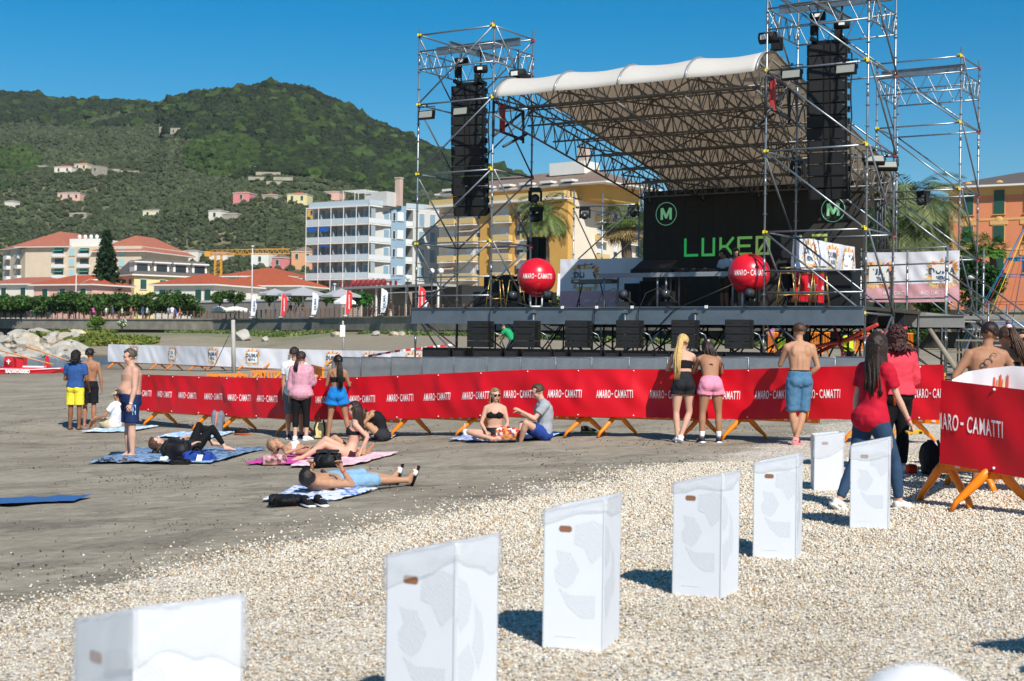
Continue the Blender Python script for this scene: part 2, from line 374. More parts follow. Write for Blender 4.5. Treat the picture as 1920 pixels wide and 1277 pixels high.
# ------------------------------------------------------------ hills and forest
RX = [-900, -300, 0, 60, 100, 200, 270, 292, 310, 360, 400, 460, 500, 530, 560, 600, 640, 700, 780, 860, 950, 1000, 1060, 1200, 1500, 1640, 1760, 2000, 2600, 3200]
RY = [230, 190, 177, 180, 191, 194, 197, 203, 190, 181, 176, 170, 162, 166, 172, 183, 206, 236, 270, 303, 328, 346, 378, 424, 420, 392, 402, 430, 440, 450]
RD = [1500, 1500, 1500, 1480, 1450, 1400, 1330, 1300, 1250, 1200, 1180, 1150, 1130, 1120, 1120, 1110, 1100, 1080, 1050, 1030, 1010, 1000, 1000, 1100, 1350, 1500, 1500, 1500, 1500, 1500]
def hill(px, t):
    """px: column, t: 0 at the foot, 1 at the ridge, >1 beyond"""
    px = np.asarray(px, float); t = np.asarray(t, float)
    yr = np.interp(px, RX, RY); D = np.interp(px, RX, RD); Y0 = np.interp(px, [0, 600, 1000, 1500], [520, 470, 520, 700]); Y = Y0+(D-Y0)*t
    zr = 1.5+(661.5-(yr-(px-960)*math.tan(ROLL))-11.5)*D/F
    tt = np.clip(t, 0, 1); f = tt**1.12; f = np.where(t > 1, 1-(t-1)*1.3, f)
    X = (px-960)/F*Y
    b = np.sin(X*.011+Y*.006)*14+np.sin(X*.027-Y*.013+1.3)*7+np.sin(X*.006+2)*10
    z = ZP-.4+(zr-ZP)*f+b*np.sin(np.pi*np.clip(t, 0, 1))*.9
    return X, Y, z
def hill_mesh():
    px = np.r_[np.linspace(-900, -200, 12)[:-1], np.linspace(-200, 1200, 141), np.linspace(1210, 3200, 50)]; tt = np.r_[np.linspace(0, 1, 60), np.linspace(1.05, 1.8, 12)]
    PX, TT = np.meshgrid(px, tt); X, Y, Z = hill(PX, TT); V = np.c_[X.ravel(), Y.ravel(), Z.ravel()]; nc = len(px)
    i = np.arange(len(tt)-1)[:, None]*nc+np.arange(nc-1)[None]; Fc = np.stack([i, i+1, i+1+nc, i+nc], -1).reshape(-1, 4)
    m = bpy.data.materials.new('hill_soil'); m.use_nodes = True; t = m.node_tree; b = t.nodes['Principled BSDF']; b.inputs['Roughness'].default_value = .95
    tc = N(t, 'TexCoord'); n = N(t, 'TexNoise'); n.inputs['Scale'].default_value = .03; n.inputs['Detail'].default_value = 8; t.links.new(tc.outputs['Object'], n.inputs['Vector'])
    r = ramp(t, [(.35, '2c3a20'), (.5, '4a5232'), (.62, '6d6748'), (.72, '8a7f62')]); t.links.new(n.outputs['Fac'], r.inputs[0]); t.links.new(r.outputs[0], b.inputs['Base Color'])
    tag(link('hills', npmesh('hills', V, Fc, m, smooth=True)), kind='structure')
hill_mesh()
def ico(sub=2):
    import bmesh
    bm = bmesh.new(); bmesh.ops.create_icosphere(bm, subdivisions=sub, radius=1); V = np.array([v.co[:] for v in bm.verts]); Fc = np.array([[v.index for v in f.verts] for f in bm.faces]); bm.free(); return V, Fc
IV, IF = ico(2); IV1, IF1 = ico(1)
def crowns(name, C, R, colr, m, base=(IV, IF), jag=.28, flat=.8):
    """many jagged crowns in one mesh"""
    bv, bf = base; n = len(C); nv = len(bv)
    rr = 1+rng.normal(0, jag, (n, nv, 1)); V = bv[None]*rr*R[:, None, None]; V[..., 2] *= flat; V += C[:, None, :]
    Fc = (bf[None]+(np.arange(n)*nv)[:, None, None]).reshape(-1, 3)
    cc = colr[:, None, :]*(1+rng.normal(0, .16, (n, nv, 1))); return npmesh(name, V.reshape(-1, 3), Fc, m, np.clip(cc, 0.002, 1).reshape(-1, 3))
leafm = mat('foliage', '304018', .75, attr=True, spec=.2)
def forest():
    n = 50000; px = np.where(rng.random(n) < .1, rng.uniform(-750, -160, n), rng.uniform(-160, 1130, n)); t = rng.uniform(0, 1.03, n)**.8
    X, Y, Z = hill(px, t)
    py = 650-(Z-1.5)*F/Y+(px-960)*math.tan(ROLL)
    dk = srgb('26341a'); ol = srgb('434c33'); br = srgb('384c1e'); md = srgb('303f1c')
    nz = np.array([mnoise.noise(Vector((x*.012, y*.012, 0))) for x, y in zip(X, Y)])
    ridge = np.interp(px, RX, RY)
    pyn = py+nz*45+np.array([mnoise.noise(Vector((x*.05, y*.05, 1))) for x, y in zip(X, Y)])*14; olive = (px < 300)*(pyn > ridge+38)+(px >= 300)*(pyn > np.interp(px, [300, 350, 450, 480, 800], [235, 290, 335, 330, 370]))+nz*.3
    isol = olive > .55
    bright = (((px-410)/70)**2+((py-300)/35)**2 < 1)*(rng.random(n) < .5)+(((px-25)/45)**2+((py-305)/28)**2 < 1)*(rng.random(n) < .7)+(rng.random(n) < .02)*(~isol)
    bright = bright > 0
    terr = (np.sin(Z*1.1+nz*3) > .1)&isol&(((px > 460)&(px < 640)&(py > 290)&(py < 370))|(rng.random(n) < .25))
    R = np.where(isol, rng.uniform(1.2, 2.3, n), rng.uniform(2.0, 3.8, n))*np.where(bright, 1.15, 1)*np.clip(Y/900, .75, 1.3)
    colr = np.where(isol[:, None], np.array(ol), np.array(dk)); mk = (rng.random(n) < .35)[:, None]; colr = np.where(mk, np.array(md)*.5+colr*.5, colr)
    big = np.array([mnoise.noise(Vector((x*.004, y*.004, 9)))+.5*mnoise.noise(Vector((x*.015, y*.015, 3))) for x, y in zip(X, Y)]); colr = colr*np.minimum(1.04, 1-.45*np.clip(big*1.6+.1, -.5, 1))[:, None]
    colr = np.where(((big > .18)&isol)[:, None], colr*np.array([.8, 1.05, .75]), colr); R = np.where(bright, R*1.35, R)
    colr = np.where(bright[:, None], np.array(br), colr)*np.exp(rng.normal(0, .16, (n, 1)))*(1+nz[:, None]*.35)
    colr = colr*np.where(isol, .86, .74)[:, None]*np.array([1.02, .97, 1.0])
    keep = ~terr&~((px > 1010)&(rng.random(n) < .6)); C = np.c_[X, Y, Z+R*.35][keep]
    o = link('forest', crowns('forest', C, R[keep], colr[keep], leafm, jag=.2, flat=.85)); tag(o, kind='stuff')
    # far right backdrop woods
    n = 1500; px = rng.uniform(1150, 2300, n); t = rng.uniform(0, 1, n); X, Y, Z = hill(px, t); R = rng.uniform(6, 11, n)
    tag(link('far_wood', crowns('far_wood', np.c_[X, Y, Z+R*.3], R, np.tile(np.array(dk), (n, 1)), leafm, base=(IV1, IF1))), kind='stuff')
forest()

def pebbles():
    n = 300000; Y = np.sqrt(rng.uniform(3.2**2, 19**2, n)); X = (rng.uniform(-1000, 1010, n))/F*Y
    (x0, y0), (x1, y1) = GRAV; l = math.hypot(x1-x0, y1-y0); sd_ = (X-x0)*(y1-y0)/l-(Y-y0)*(x1-x0)/l
    w_ = np.array([mnoise.noise(Vector((x*1.1, y*1.1, 0)))*.35+mnoise.noise(Vector((x*4, y*4, 3)))*.18 for x, y in zip(X, Y)]); e = sd_+w_
    keep = rng.random(n) < np.where(e > .1, 1, .9*np.exp((e-.1)*4.2)+.002*np.exp(e*.9)); X, Y = X[keep], Y[keep]; Z = ground(X, Y); n = len(X)
    bv = np.array([[1, 0, 0], [0, 1, 0], [-1, 0, 0], [0, -1, 0], [0, 0, 1], [0, 0, -1]], float); bf = np.array([[0, 1, 4], [1, 2, 4], [2, 3, 4], [3, 0, 4], [1, 0, 5], [2, 1, 5], [3, 2, 5], [0, 3, 5]]); R = rng.uniform(.0050, .0098, n)*np.clip(Y/9, .8, 1.5)
    rr = 1+rng.normal(0, .16, (n, 6, 1)); V = bv[None]*rr*R[:, None, None]; sc = rng.uniform(.7, 1.4, (n, 1, 3)); sc[..., 2] *= .7; V *= sc; a = rng.uniform(0, 6.28, n); ca, sa = np.cos(a)[:, None], np.sin(a)[:, None]
    V = np.stack([V[..., 0]*ca-V[..., 1]*sa, V[..., 0]*sa+V[..., 1]*ca, V[..., 2]], -1)+np.stack([X, Y, Z+R*.5+np.where(rng.random(n) < .3, .006, 0)], -1)[:, None]
    pal = np.array([srgb(c) for c in ('ded5c6', 'f2ece0', 'cdb594', 'f5f2ec', 'd3cec5', 'e3d8c4', 'b79c77', 'eae5da', '8f9090', '55595c', 'cf9f66', 'b9bdbd')]); pr = np.array([.14, .15, .09, .14, .1, .12, .05, .1, .04, .02, .02, .03])
    c = pal[rng.choice(len(pal), n, p=pr/pr.sum())]*rng.uniform(.70, .86, (n, 1))*np.array([1.04, 1.0, .93]); Fc = (bf[None]+(np.arange(n)*6)[:, None, None]).reshape(-1, 3)
    tag(link('gravel', npmesh('gravel', V.reshape(-1, 3), Fc, mat('pebble', 'd0c8b8', .75, attr=True, spec=.3), np.repeat(c, 6, 0), smooth=True)), kind='stuff')
    # dark flecks of drift litter lying in bands on the sand
    n = 22000; Y = np.sqrt(rng.uniform(8**2, 40**2, n)); X = rng.uniform(-1050, 900, n)/F*Y; sd_ = (X-x0)*(y1-y0)/l-(Y-y0)*(x1-x0)/l
    b = np.array([mnoise.noise(Vector((x*.5+y*.1, y*.9, 2)))+.6*mnoise.noise(Vector((x*1.9, y*2.3, 4))) for x, y in zip(X, Y)])+np.where(abs(sd_+1.6) < .8, .22, 0)
    keep = (rng.random(n) < np.clip((b-.12)*2.2, .03, 1))&(sd_ < -.1); X, Y = X[keep], Y[keep]; Z = ground(X, Y)+.004; n = len(X); a = rng.uniform(0, 3.14, n); L = rng.uniform(.003, .014, n)*np.clip(Y/14, 1, 1.6); W = L*rng.uniform(.15, .6, n)
    d = np.stack([np.cos(a), np.sin(a), 0*a], -1); p = np.stack([-np.sin(a), np.cos(a), 0*a], -1); C = np.stack([X, Y, Z+.01], -1); up = np.array([0, 0, .008])
    V = np.stack([C-d*L[:, None], C+p*W[:, None]+up, C+d*L[:, None], C-p*W[:, None]-up], 1).reshape(-1, 3); c = np.array([srgb(x) for x in ('3e372e', '4e4438', '5f5446', '2f2a25')])[rng.integers(0, 4, n)]
    tag(link('drift_litter', npmesh('drift_litter', V, np.arange(4*n).reshape(-1, 4), leafm, np.repeat(c, 4, 0))), kind='stuff')
pebbles()
# ------------------------------------------------------------ stage frame
SA = rad(-32.5); SO = Vector((-2.78, 40.9, 0)); SM = Matrix.Rotation(SA, 3, 'Z')
def S(u, v, z): return SO+SM @ Vector((u, v, z))
steel = mat('galvanised_steel', '8d9499', .38, .75, var=.18, vs=9)
dsteel = mat('dark_steel', '3a3e42', .5, .5, var=.2, vs=5)
brown = mat('truss_aluminium', '75706a', .5, .55, var=.15)
yel = mat('yellow_coupler', 'd6c41c', .5, var=.1); redp = mat('red_paint', 'b33a38', .5, var=.2)
blk = mat('black_cabinet', '0b0c0d', .5, var=.2, vs=10, spec=.4); blk2 = mat('black_grille', '121416', .7, var=.3, vs=40)
blk3 = mat('matte_black', '0c0c0d', .8, var=0); cable = mat('cable_rubber', '121212', .6, var=0)
white_p = mat('white_paint', 'e8e8e6', .4, var=.04)
def beam(mb, a, b, d, w_=.045, r=.02, n=10, axis=(0, 0, -1), m=0, tri=False):
    """lattice girder: top chord a-b, bottom chord offset d along axis"""
    a = Vector(a); b = Vector(b); ax = Vector(axis).normalized()*d; mb.tube([a, b], r, 6, m)
    if tri:
        L = (b-a).normalized(); s = L.cross(ax).normalized()*d*.45; mb.tube([a+ax, b+ax], r, 6, m); mb.tube([a+s, b+s], r, 6, m)
        for i in range(n):
            p = a.lerp(b, (i+.5)/n); q0 = a.lerp(b, i/n); q1 = a.lerp(b, (i+1)/n)
            for off in (Vector(), s): mb.tube([q0+off, p+ax], r*.6, 4, m, cap=False); mb.tube([p+ax, q1+off], r*.6, 4, m, cap=False)
            mb.tube([q0, q0+s], r*.6, 4, m, cap=False)
    else:
        mb.tube([a+ax, b+ax], r, 6, m)
        for i in range(n):
            p = a.lerp(b, (i+.5)/n); q0 = a.lerp(b, i/n); q1 = a.lerp(b, (i+1)/n)
            mb.tube([q0, p+ax], r*.6, 4, m, cap=False); mb.tube([p+ax, q1], r*.6, 4, m, cap=False)
def post_obj(par, u, v, z0, z1, m=None, r=.028):
    mb = MB(); mb.tube([(u, v, z0), (u, v, z1)], r, 8)
    z = z0+.3
    while z < z1-.1: mb.tube([(u, v, z-.006), (u, v, z+.006)], .062, 8, sm=False); z += .5
    z = z0+1.1
    while z < z1: mb.tube([(u, v, z-.1), (u, v, z+.1)], r*1.22, 8); z += 2.0
    return mb.build('post', m or steel, par)
def tower(label, u0, v0, du, dv, ztop, zb, flip, lattice=True, top_ledger=10.4, group='scaffold towers of the stage'):
    t = thing('scaffold_tower', label, 'scaffold', SO, SA, group)
    A, B, Cc, D = (u0, v0), (u0+du, v0), (u0+du, v0+dv), (u0, v0+dv)
    for i, (u, v) in enumerate((A, B, Cc, D)): post_obj(t, u, v, zb, ztop+rng.uniform(-.05, .25), steel)
    lv = [z for z in (2.42, 4.42, 6.42, 8.42, 10.42) if z <= ztop-.05]
    def lg(p, q, z, z2=None, r=.025, nm='ledger', m=None):
        mb = MB(); mb.tube([(p[0], p[1], z), (q[0], q[1], z if z2 is None else z2)], r, 7); mb.build(nm, m or steel, t)
    fr = -.05
    for z in lv:
        for p, q in ((A, B), (B, Cc), (Cc, D), (D, A)): lg(p, q, z)
    for a, b in zip(lv[:-1], lv[1:]):
        if not flip: lg((A[0], A[1]+fr), (B[0], B[1]+fr), a, b, nm='brace')
        else: lg((B[0], B[1]+fr), (A[0], A[1]+fr), a, b, nm='brace')
        e = .05
        lg((B[0]+e, B[1]), (Cc[0]+e, Cc[1]), b, a, nm='brace'); lg((A[0]-e, A[1]), (D[0]-e, D[1]), b, a, nm='brace')
        if not flip: lg((Cc[0], Cc[1]+e), (D[0], D[1]+e), b, a, nm='brace')
        else: lg((D[0], D[1]+e), (Cc[0], Cc[1]+e), b, a, nm='brace')
    if lv[0] < 3:
        a = zb+.1; e = .05
        lg((B[0], B[1]), (Cc[0], Cc[1]), a, lv[0], nm='brace'); lg((A[0]-e, A[1]), (D[0]-e, D[1]), lv[0], a, nm='brace')
        if flip: lg((A[0], A[1]+fr), (B[0], B[1]+fr), lv[0], lv[0]-2, nm='brace')
        else: lg((A[0], A[1]+fr), (B[0], B[1]+fr), lv[0], lv[0]-2, nm='brace')
    mb = MB()
    for z in lv:
        for p in (A, B):
            mb.box((p[0], p[1]-.04, z), (.07, .09, .07), rz=.4); mb.box((p[0]+.05*(1 if p is A else -1), p[1]-.06, z+(.05 if p is B else -.0)), (.08, .05, .05), rz=-.3)
    mb.build('coupler', yel, t)
    mb = MB()
    for z in lv[1:]: mb.box((Cc[0]+.03, Cc[1], z-.03), (.06, .08, .07)); mb.box((B[0]+.05, B[1]+.06, z-.04), (.04, .07, .05))
    mb.build('red_coupler', redp, t)
    if lattice:
        for p, q in ((A, B), (B, Cc), (D, Cc), (A, D)):
            mb = MB(); beam(mb, (*p, top_ledger-.45), (*q, top_ledger-.45), .52, n=5, r=.024); mb.build('lattice_beam', steel, t)
    return t
# small base heights from the terrain
def zb_at(u, v): q = S(u, v, 0); return gz(q.x, q.y)
LT = tower('tall scaffold tower left of the white stage roof, carrying the left black speaker column', 0, 0, 2.57, 2.07, 10.5, zb_at(1, 0), False)
RT = tower('tallest scaffold tower, right of the white roof, running out of the picture top', 10.66, 0, 2.57, 2.07, 12.6, zb_at(12, 0), True)
BR_ = tower('bare scaffold tower, rightmost of all, in front of the orange building', 10.1, 10.2, 2.57, 2.07, 10.5, zb_at(11, 10), True)
BL_ = tower('low rear scaffold tower seen between the two palms beside the black screen', -.7, 10.2, 2.57, 2.07, 7.0, zb_at(0, 10), False, lattice=False)
# extra guard rails on the two front towers
for t, u0 in ((LT, 0), (RT, 10.66)):
    for z in (2.92, 3.45):
        mb = MB(); mb.tube([(u0, .03, z), (u0+2.57, .03, z)], .024, 7); mb.build('guard_rail', steel, t)
# top lifting beams
def ibeam(mb, a, b, h=.2, w_=.12, m=0):
    a = Vector(a); b = Vector(b); d = (b-a); L = d.length; c = (a+b)/2; rz = math.atan2(d.y, d.x)
    for z, ww, hh in ((h/2, w_, .02), (-h/2, w_, .02), (0, .02, h-.02)): mb.box((c.x, c.y, c.z+z), (L, ww, hh), rz=rz, m=m)
for t, u0 in ((LT, 0), (RT, 10.66)):
    mb = MB(); ibeam(mb, (u0-.1, 1.0, 10.15), (u0+2.8, 1.0, 10.15)); mb.build('lifting_beam', steel, t)
    mb = MB(); ibeam(mb, (u0+1.28, -.3, 9.98), (u0+1.28, 2.4, 9.98), .16, .1); mb.build('lifting_beam', steel, t)
mb = MB(); ibeam(mb, (10.1, 10.6, 10.15), (12.67, 10.6, 10.15)); mb.build('lifting_beam', steel, BR_)

# ------------------------------------------------------------ stage deck
st = thing('stage', 'long raised festival stage deck on scaffold legs with a grey steel front edge', 'stage', SO, SA)
ZD = 2.6
mb = MB(); mb.box((6.6, 5.2, ZD-.06), (13.3, 10.6, .08)); mb.build('deck', mat('deck_plywood', '3b3630', .8, vs=1.5), st)
mb = MB(); ibeam(mb, (-.05, -.12, ZD-.25), (13.25, -.12, ZD-.25), .44, .12); mb.build('front_beam', mat('beam_steel', '79838c', .45, .6, var=.15, vs=3), st)
mb = MB()
for u in np.arange(.8, 13, 1.05): mb.box((u, -.19, ZD-.03), (.07, .05, .07), m=int(rng.random() < .5))
mb.build('clamp', [dsteel, white_p], st)
for u in (4.1, 6.9, 8.9):
    mb = MB(); mb.tube([(u, -.2, zb_at(u, -.2)), (u, -.2, ZD-.1)], .03, 8)
    for z in (ZD-.15, ZD-.4, 1.7, 1.2): mb.box((u, -.2, z), (.13, .1, .07))
    mb.build('leg', steel, st)
mb = MB(); k = 0
for u in np.arange(0.0, 13.3, 2.65):
    for v in (2.1, 4.2, 6.4, 8.4, 10.4):
        k += 1; zb_ = zb_at(u, v); mb = MB(); mb.tube([(u, v, zb_), (u, v, ZD-.1)], .03, 7); mb.build('leg', dsteel, st)
mb = MB()
for v in (2.1, 4.2, 6.4, 8.4):
    for i, u in enumerate(np.arange(.0, 12, 2.65)):
        zb_ = zb_at(u, v)+.15; a, b = ((u, v), (u+2.65, v)) if (i+int(v)) % 2 else ((u+2.65, v), (u, v))
        mb.tube([(*a, zb_), (*b, ZD-.15)], .024, 6); mb.tube([(u, v, zb_+.1), (u+2.65, v, zb_+.1)], .024, 6); mb.tube([(u, v, zb_), (u, v+2.1, ZD-.15)], .024, 6)
mb.build('underbracing', dsteel, st)
mb = MB()
for v in (1.0, 3.2, 5.3, 7.5, 9.6): ibeam(mb, (0, v, ZD-.25), (13.2, v, ZD-.25), .28, .08)
mb.build('joist', dsteel, st)
mb = MB(); mb.tube([(10.0, 3, 1.0), (13.4, .4, 2.15)], .05, 6); mb.tube([(13.6, 1.2, 2.0), (12.4, 3, .7)], .05, 6); mb.tube([(9.8, 1.2, .8), (11.4, 1.6, 2.3)], .04, 6); mb.tube([(12.6, 1, .8), (11.9, 1.4, 2.3)], .04, 6)
mb.tube([(9.4, .5, 1.1), (13.7, 1.8, 2.1)], .045, 6)
mb.build('red_brace', redp, st)
mb = MB(); mb.tube([(0.05, .1, 2.3), (1.3, .9, 1.15)], .022, 6); mb.build('pink_brace', mat('faded_red', 'd98a88', .5), st)
# side wing deck, rails, stairs on the right
wg = thing('stair_platform', 'scaffold side platform with guard rails and stairs going down right of the stage', 'stairs', SO, SA)
mb = MB(); mb.box((12.95, 6.6, ZD-.1), (.9, 4.4, .1)); mb.box((13.9, 8.6, ZD-.1), (1.3, 1.2, .1)); ibeam(mb, (12.6, 4.4, ZD-.28), (14.4, 4.4, ZD-.28), .3, .1); mb.build('platform', mat('grey_planks', '8a8a86', .7, vs=3), wg)
wu = 13.1
for (u, v, z1) in ((13.05, 7.6, 4.55), (13.1, 7.3, 4.2), (13.75, 8.8, 4.5), (14.3, 7.2, 2.9), (14.4, 8.9, 2.9), (10.2, 8.6, 4.6), (11.6, 8.6, 4.6), (13.0, 5.0, 2.6)): post_obj(wg, u, v, zb_at(u, v), z1)
for z in (3.05, 3.55, 4.05, 4.5):
    mb = MB(); mb.tube([(10.2, 8.5, z), (13.05, 7.6, z)], .024, 7); mb.build('guard_rail', steel, wg)
sx0, sy0 = 13.15, 7.35; dx_, dy_ = .86, -.32
for off in (0, 1.0):
    ox, oy = off*.37, off*1.0
    for h in (.55, 1.15):
        mb = MB(); mb.tube([(sx0+ox, sy0+oy, ZD+h), (sx0+ox+3.4*dx_, sy0+oy+3.4*dy_, ZD+h-2.0)], .024, 7); mb.build('handrail', steel, wg)
    mb = MB(); mb.tube([(sx0+ox, sy0+oy, ZD-.1), (sx0+ox+3.4*dx_, sy0+oy+3.4*dy_, ZD-2.1)], .04, 6); mb.build('stringer', steel, wg)
    post_obj(wg, sx0+ox+3.4*dx_, sy0+oy+3.4*dy_, .5, ZD-.9)
for i in range(9):
    f = (i+.5)/9; mb = MB(); mb.box((sx0+.19+3.4*dx_*f, sy0+.5+3.4*dy_*f, ZD-.1-2.0*f), (.28, 1.0, .04), rz=-.36); mb.build('step', MC['grey_planks'], wg)
mb = MB()
for i in range(3): mb.tube([(13.9+i*.5, 6.2, .9+.3*i), (15.4+i*.1, 5.9, .9+.3*i)], .05, 6); mb.box((14.5, 6.0, 1.2+.32*i), (1.4, .4, .05))
mb.tube([(13.3, 4.6, 2.3), (14.4, 3.6, 1.1)], .09, 4)
mb.build('spare_tube', [mat('old_timber', '8b8272', .8)], wg)

# ------------------------------------------------------------ roof
rf = thing('stage_roof', 'white vaulted fabric stage roof on lattice trusses between the two tall towers', 'roof', SO, SA)
def rz_(v): return 9.08-.19*v
fab = mat('roof_fabric', 'e9e7e1', .55, var=.04, vs=.8)
_t = fab.node_tree; _o = [n for n in _t.nodes if n.type == 'OUTPUT_MATERIAL'][0]; _tr = N(_t, 'BsdfTranslucent'); _tr.inputs[0].default_value = (.8, .68, .55, 1); _mx = N(_t, 'MixShader'); _mx.inputs[0].default_value = .4
_t.links.new(_t.nodes['Principled BSDF'].outputs[0], _mx.inputs[1]); _t.links.new(_tr.outputs[0], _mx.inputs[2]); _t.links.new(_mx.outputs[0], _o.inputs[0])
# slight translucency is left out; profile: curved front lip, long slope, curved rear edge
prof = [(-.56, 8.32), (-.47, 8.49), (-.34, 8.65), (-.16, 8.79), (.06, 8.90), (.35, 8.97), (.7, 8.98)]+[(v, rz_(v)) for v in np.linspace(1.2, 9.3, 15)]+[(9.8, 7.15), (10.25, 6.85), (10.5, 6.45), (10.6, 6.05)]
U0, U1, NP_ = 2.95, 10.62, 4
def fabric(mb, thick=.03):
    nu = 49; V = []
    for i in range(nu):
        f = i/(nu-1)*NP_; fr = f-int(f) if f < NP_ else 1
        sag = -.07*math.sin(math.pi*fr)
        for j, (v, z) in enumerate(prof):
            q = j/(len(prof)-1); s = sag*(.25 if j < 3 else 1)*(1 if j < len(prof)-3 else .3)
            V.append((U0+(U1-U0)*i/(nu-1), v+(.0 if j > 2 else -sag*.5), z+s))
    m_ = len(prof); Fc = [(i*m_+j, (i+1)*m_+j, (i+1)*m_+j+1, i*m_+j+1) for i in range(nu-1) for j in range(m_-1)]
    mb.add(V, [f[::-1] for f in Fc], 0, True)
mb = MB(); fabric(mb); cf = mb.build('canopy', fab, rf)
sm_ = cf.modifiers.new('thickness', 'SOLIDIFY'); sm_.thickness = .012
for i in range(NP_+1):
    u = U0+(U1-U0)*i/NP_; mb = MB(); mb.tube([(u, v-.01, z+.02) for v, z in prof], .035, 6)
    mb.build('seam_track', mat('seam_grey', '9fa1a2', .4, .5) if i else steel, rf)
    # rafter truss under each seam
    mb = MB(); beam(mb, (u, -.4, 8.55), (u, 9.9, 6.85), .72, r=.032, n=17, axis=(0, -.18, -1)); mb.tube([(u+.3, -.3, 8.6), (u+.3, 9.9, 6.9)], .028, 6)
    for k in range(9): q = k/8; mb.tube([(u+.3, -.3+10.2*q, 8.6-1.7*q), (u, -.35+10.2*q-.1, 7.85-1.7*q)], .018, 4)
    mb.build('rafter_truss', brown, rf)
for k in range(8):
    v = -.2+9.9*k/7; z = 8.62-.19*v-.12; mb = MB(); beam(mb, (U0, v, z), (U1, v, z), .5, r=.027, n=22)
    mb.tube([(U0, v+.25, z-.02), (U1, v+.25, z-.02)], .022, 5)
    mb.build('purlin_truss', brown, rf)
mb = MB()
for k in range(7):
    for i in range(NP_):
        u = U0+(U1-U0)*i/NP_; v = -.2+9.9*k/7; d = (U1-U0)/NP_; a, b = ((u, u+d) if (i+k) % 2 else (u+d, u))
        mb.tube([(a, v, 8.3-.19*v), (b, v+1.41, 8.3-.19*(v+1.41))], .024, 5)
mb.build('wind_brace', brown, rf)
for u, s in ((2.75, -1), (10.75, 1)):      # sliding brackets on the towers
    mb = MB()
    for a, b in (((u, -.25, 8.25), (u, 1.3, 8.2)), ((u, -.25, 7.5), (u, 1.3, 7.4)), ((u, -.25, 8.25), (u, -.25, 7.3)), ((u, 1.3, 8.2), (u, 1.3, 7.3)), ((u, -.25, 7.3), (u, 1.3, 8.2)), ((u-.3*s, -.2, 7.0), (u-.3*s, 1.0, 7.5))): mb.tube([a, b], .04, 6)
    mb.box((u, .2, 7.85), (.1, .14, .8), m=1); mb.build('bracket', [dsteel, redp], rf)
# rear legs of roof either side of screen
for u in (2.35, 2.62, 10.3, 10.45):
    mb = MB(); beam(mb, (u, 9.75, ZD), (u, 9.75, 7.2), .28, r=.03, n=10, axis=(0, 1, 0)); mb.build('roof_leg', dsteel, rf)

# ------------------------------------------------------------ screen
sc = thing('led_screen', 'large black LED screen on the stage showing green letters and two round emblems', 'screen', SO, SA)
mb = MB(); mb.box((6.42, 9.0, 4.55), (7.45, .16, 4.25)); mb.build('panel', mat('led_black', '3b3834', .75, var=.08, vs=3, spec=.2), sc)
mb = MB()
for i in range(1, 15): mb.box((2.7+i*.5, 8.918, 4.55), (.004, .004, 4.2))
for j in range(1, 9): mb.box((6.42, 8.918, 2.45+j*.5), (7.4, .004, .004))
mb.build('panel_joint', blk3, sc)
scx = lambda px, py, v=8.9: None
def on_screen(px, py, v=8.9):
    k = (px-960)/F  # solve u on plane v
    d = CR @ Vector(((px-960)/F, -(py-638.5)/F, -1)); # ray: CAM + s d ; plane (p-SO).vaxis = v
    va = SM @ Vector((0, 1, 0)); s = (v-(CAM-SO).dot(va))/d.dot(va); q = SM.inverted() @ (CAM+d*s-SO); return q
GRN = [mat('led_green_%d' % i, c, .5, var=0, emit=.35) for i, c in enumerate(('2fb35a', '45b65a', '5fb45a', '7bb45c', '8db05c', '9aae5e', '9aae5e', '9aae5e'))]
L0 = on_screen(1284, 463); L1 = on_screen(1418, 460); adv = (L1.x-L0.x)/4.0
for i, ch in enumerate('LUKEØ 1B'):
    if ch == ' ': continue
    mb = MB(); cx = L0.x+adv*(i+.35); cz = L0.z-.02
    segs = {'L': [(-.22, .28, -.22, -.28), (-.22, -.28, .24, -.28)], 'U': [(-.22, .28, -.22, -.28), (-.22, -.28, .2, -.28), (.2, .28, .2, -.28)], 'K': [(-.22, .28, -.22, -.28), (-.2, 0, .0, 0), (0, 0, .24, .28), (0, 0, .24, -.28)],
            'E': [(-.22, .28, -.22, -.28), (-.22, .28, .24, .28), (-.22, 0, .18, 0), (-.22, -.28, .24, -.28)], 'Ø': [(-.22, .28, -.22, -.28), (.22, .28, .22, -.28), (-.22, .28, .22, .28), (-.22, -.28, .22, -.28), (-.18, -.24, .18, .24)],
            '1': [(0, .28, 0, -.28)], 'B': [(-.22, .28, -.22, -.28), (-.22, .28, .22, .28), (-.22, 0, .22, 0), (-.22, -.28, .22, -.28), (.22, .28, .22, -.28)]}[ch]
    for a, b, c, d in segs:
        k = .92; dx, dz = (c-a)*k, (d-b)*k; L = math.hypot(dx, dz)+.07; an = math.atan2(dz, dx)
        mb.box((cx+(a+c)/2*k, 8.912-.001*len(mb.v)/8*.3, cz+(b+d)/2*k), (L, .006, .085), M=Matrix.Rotation(-an, 3, 'Y'))
    mb.build('lit_letter', GRN[i], sc)
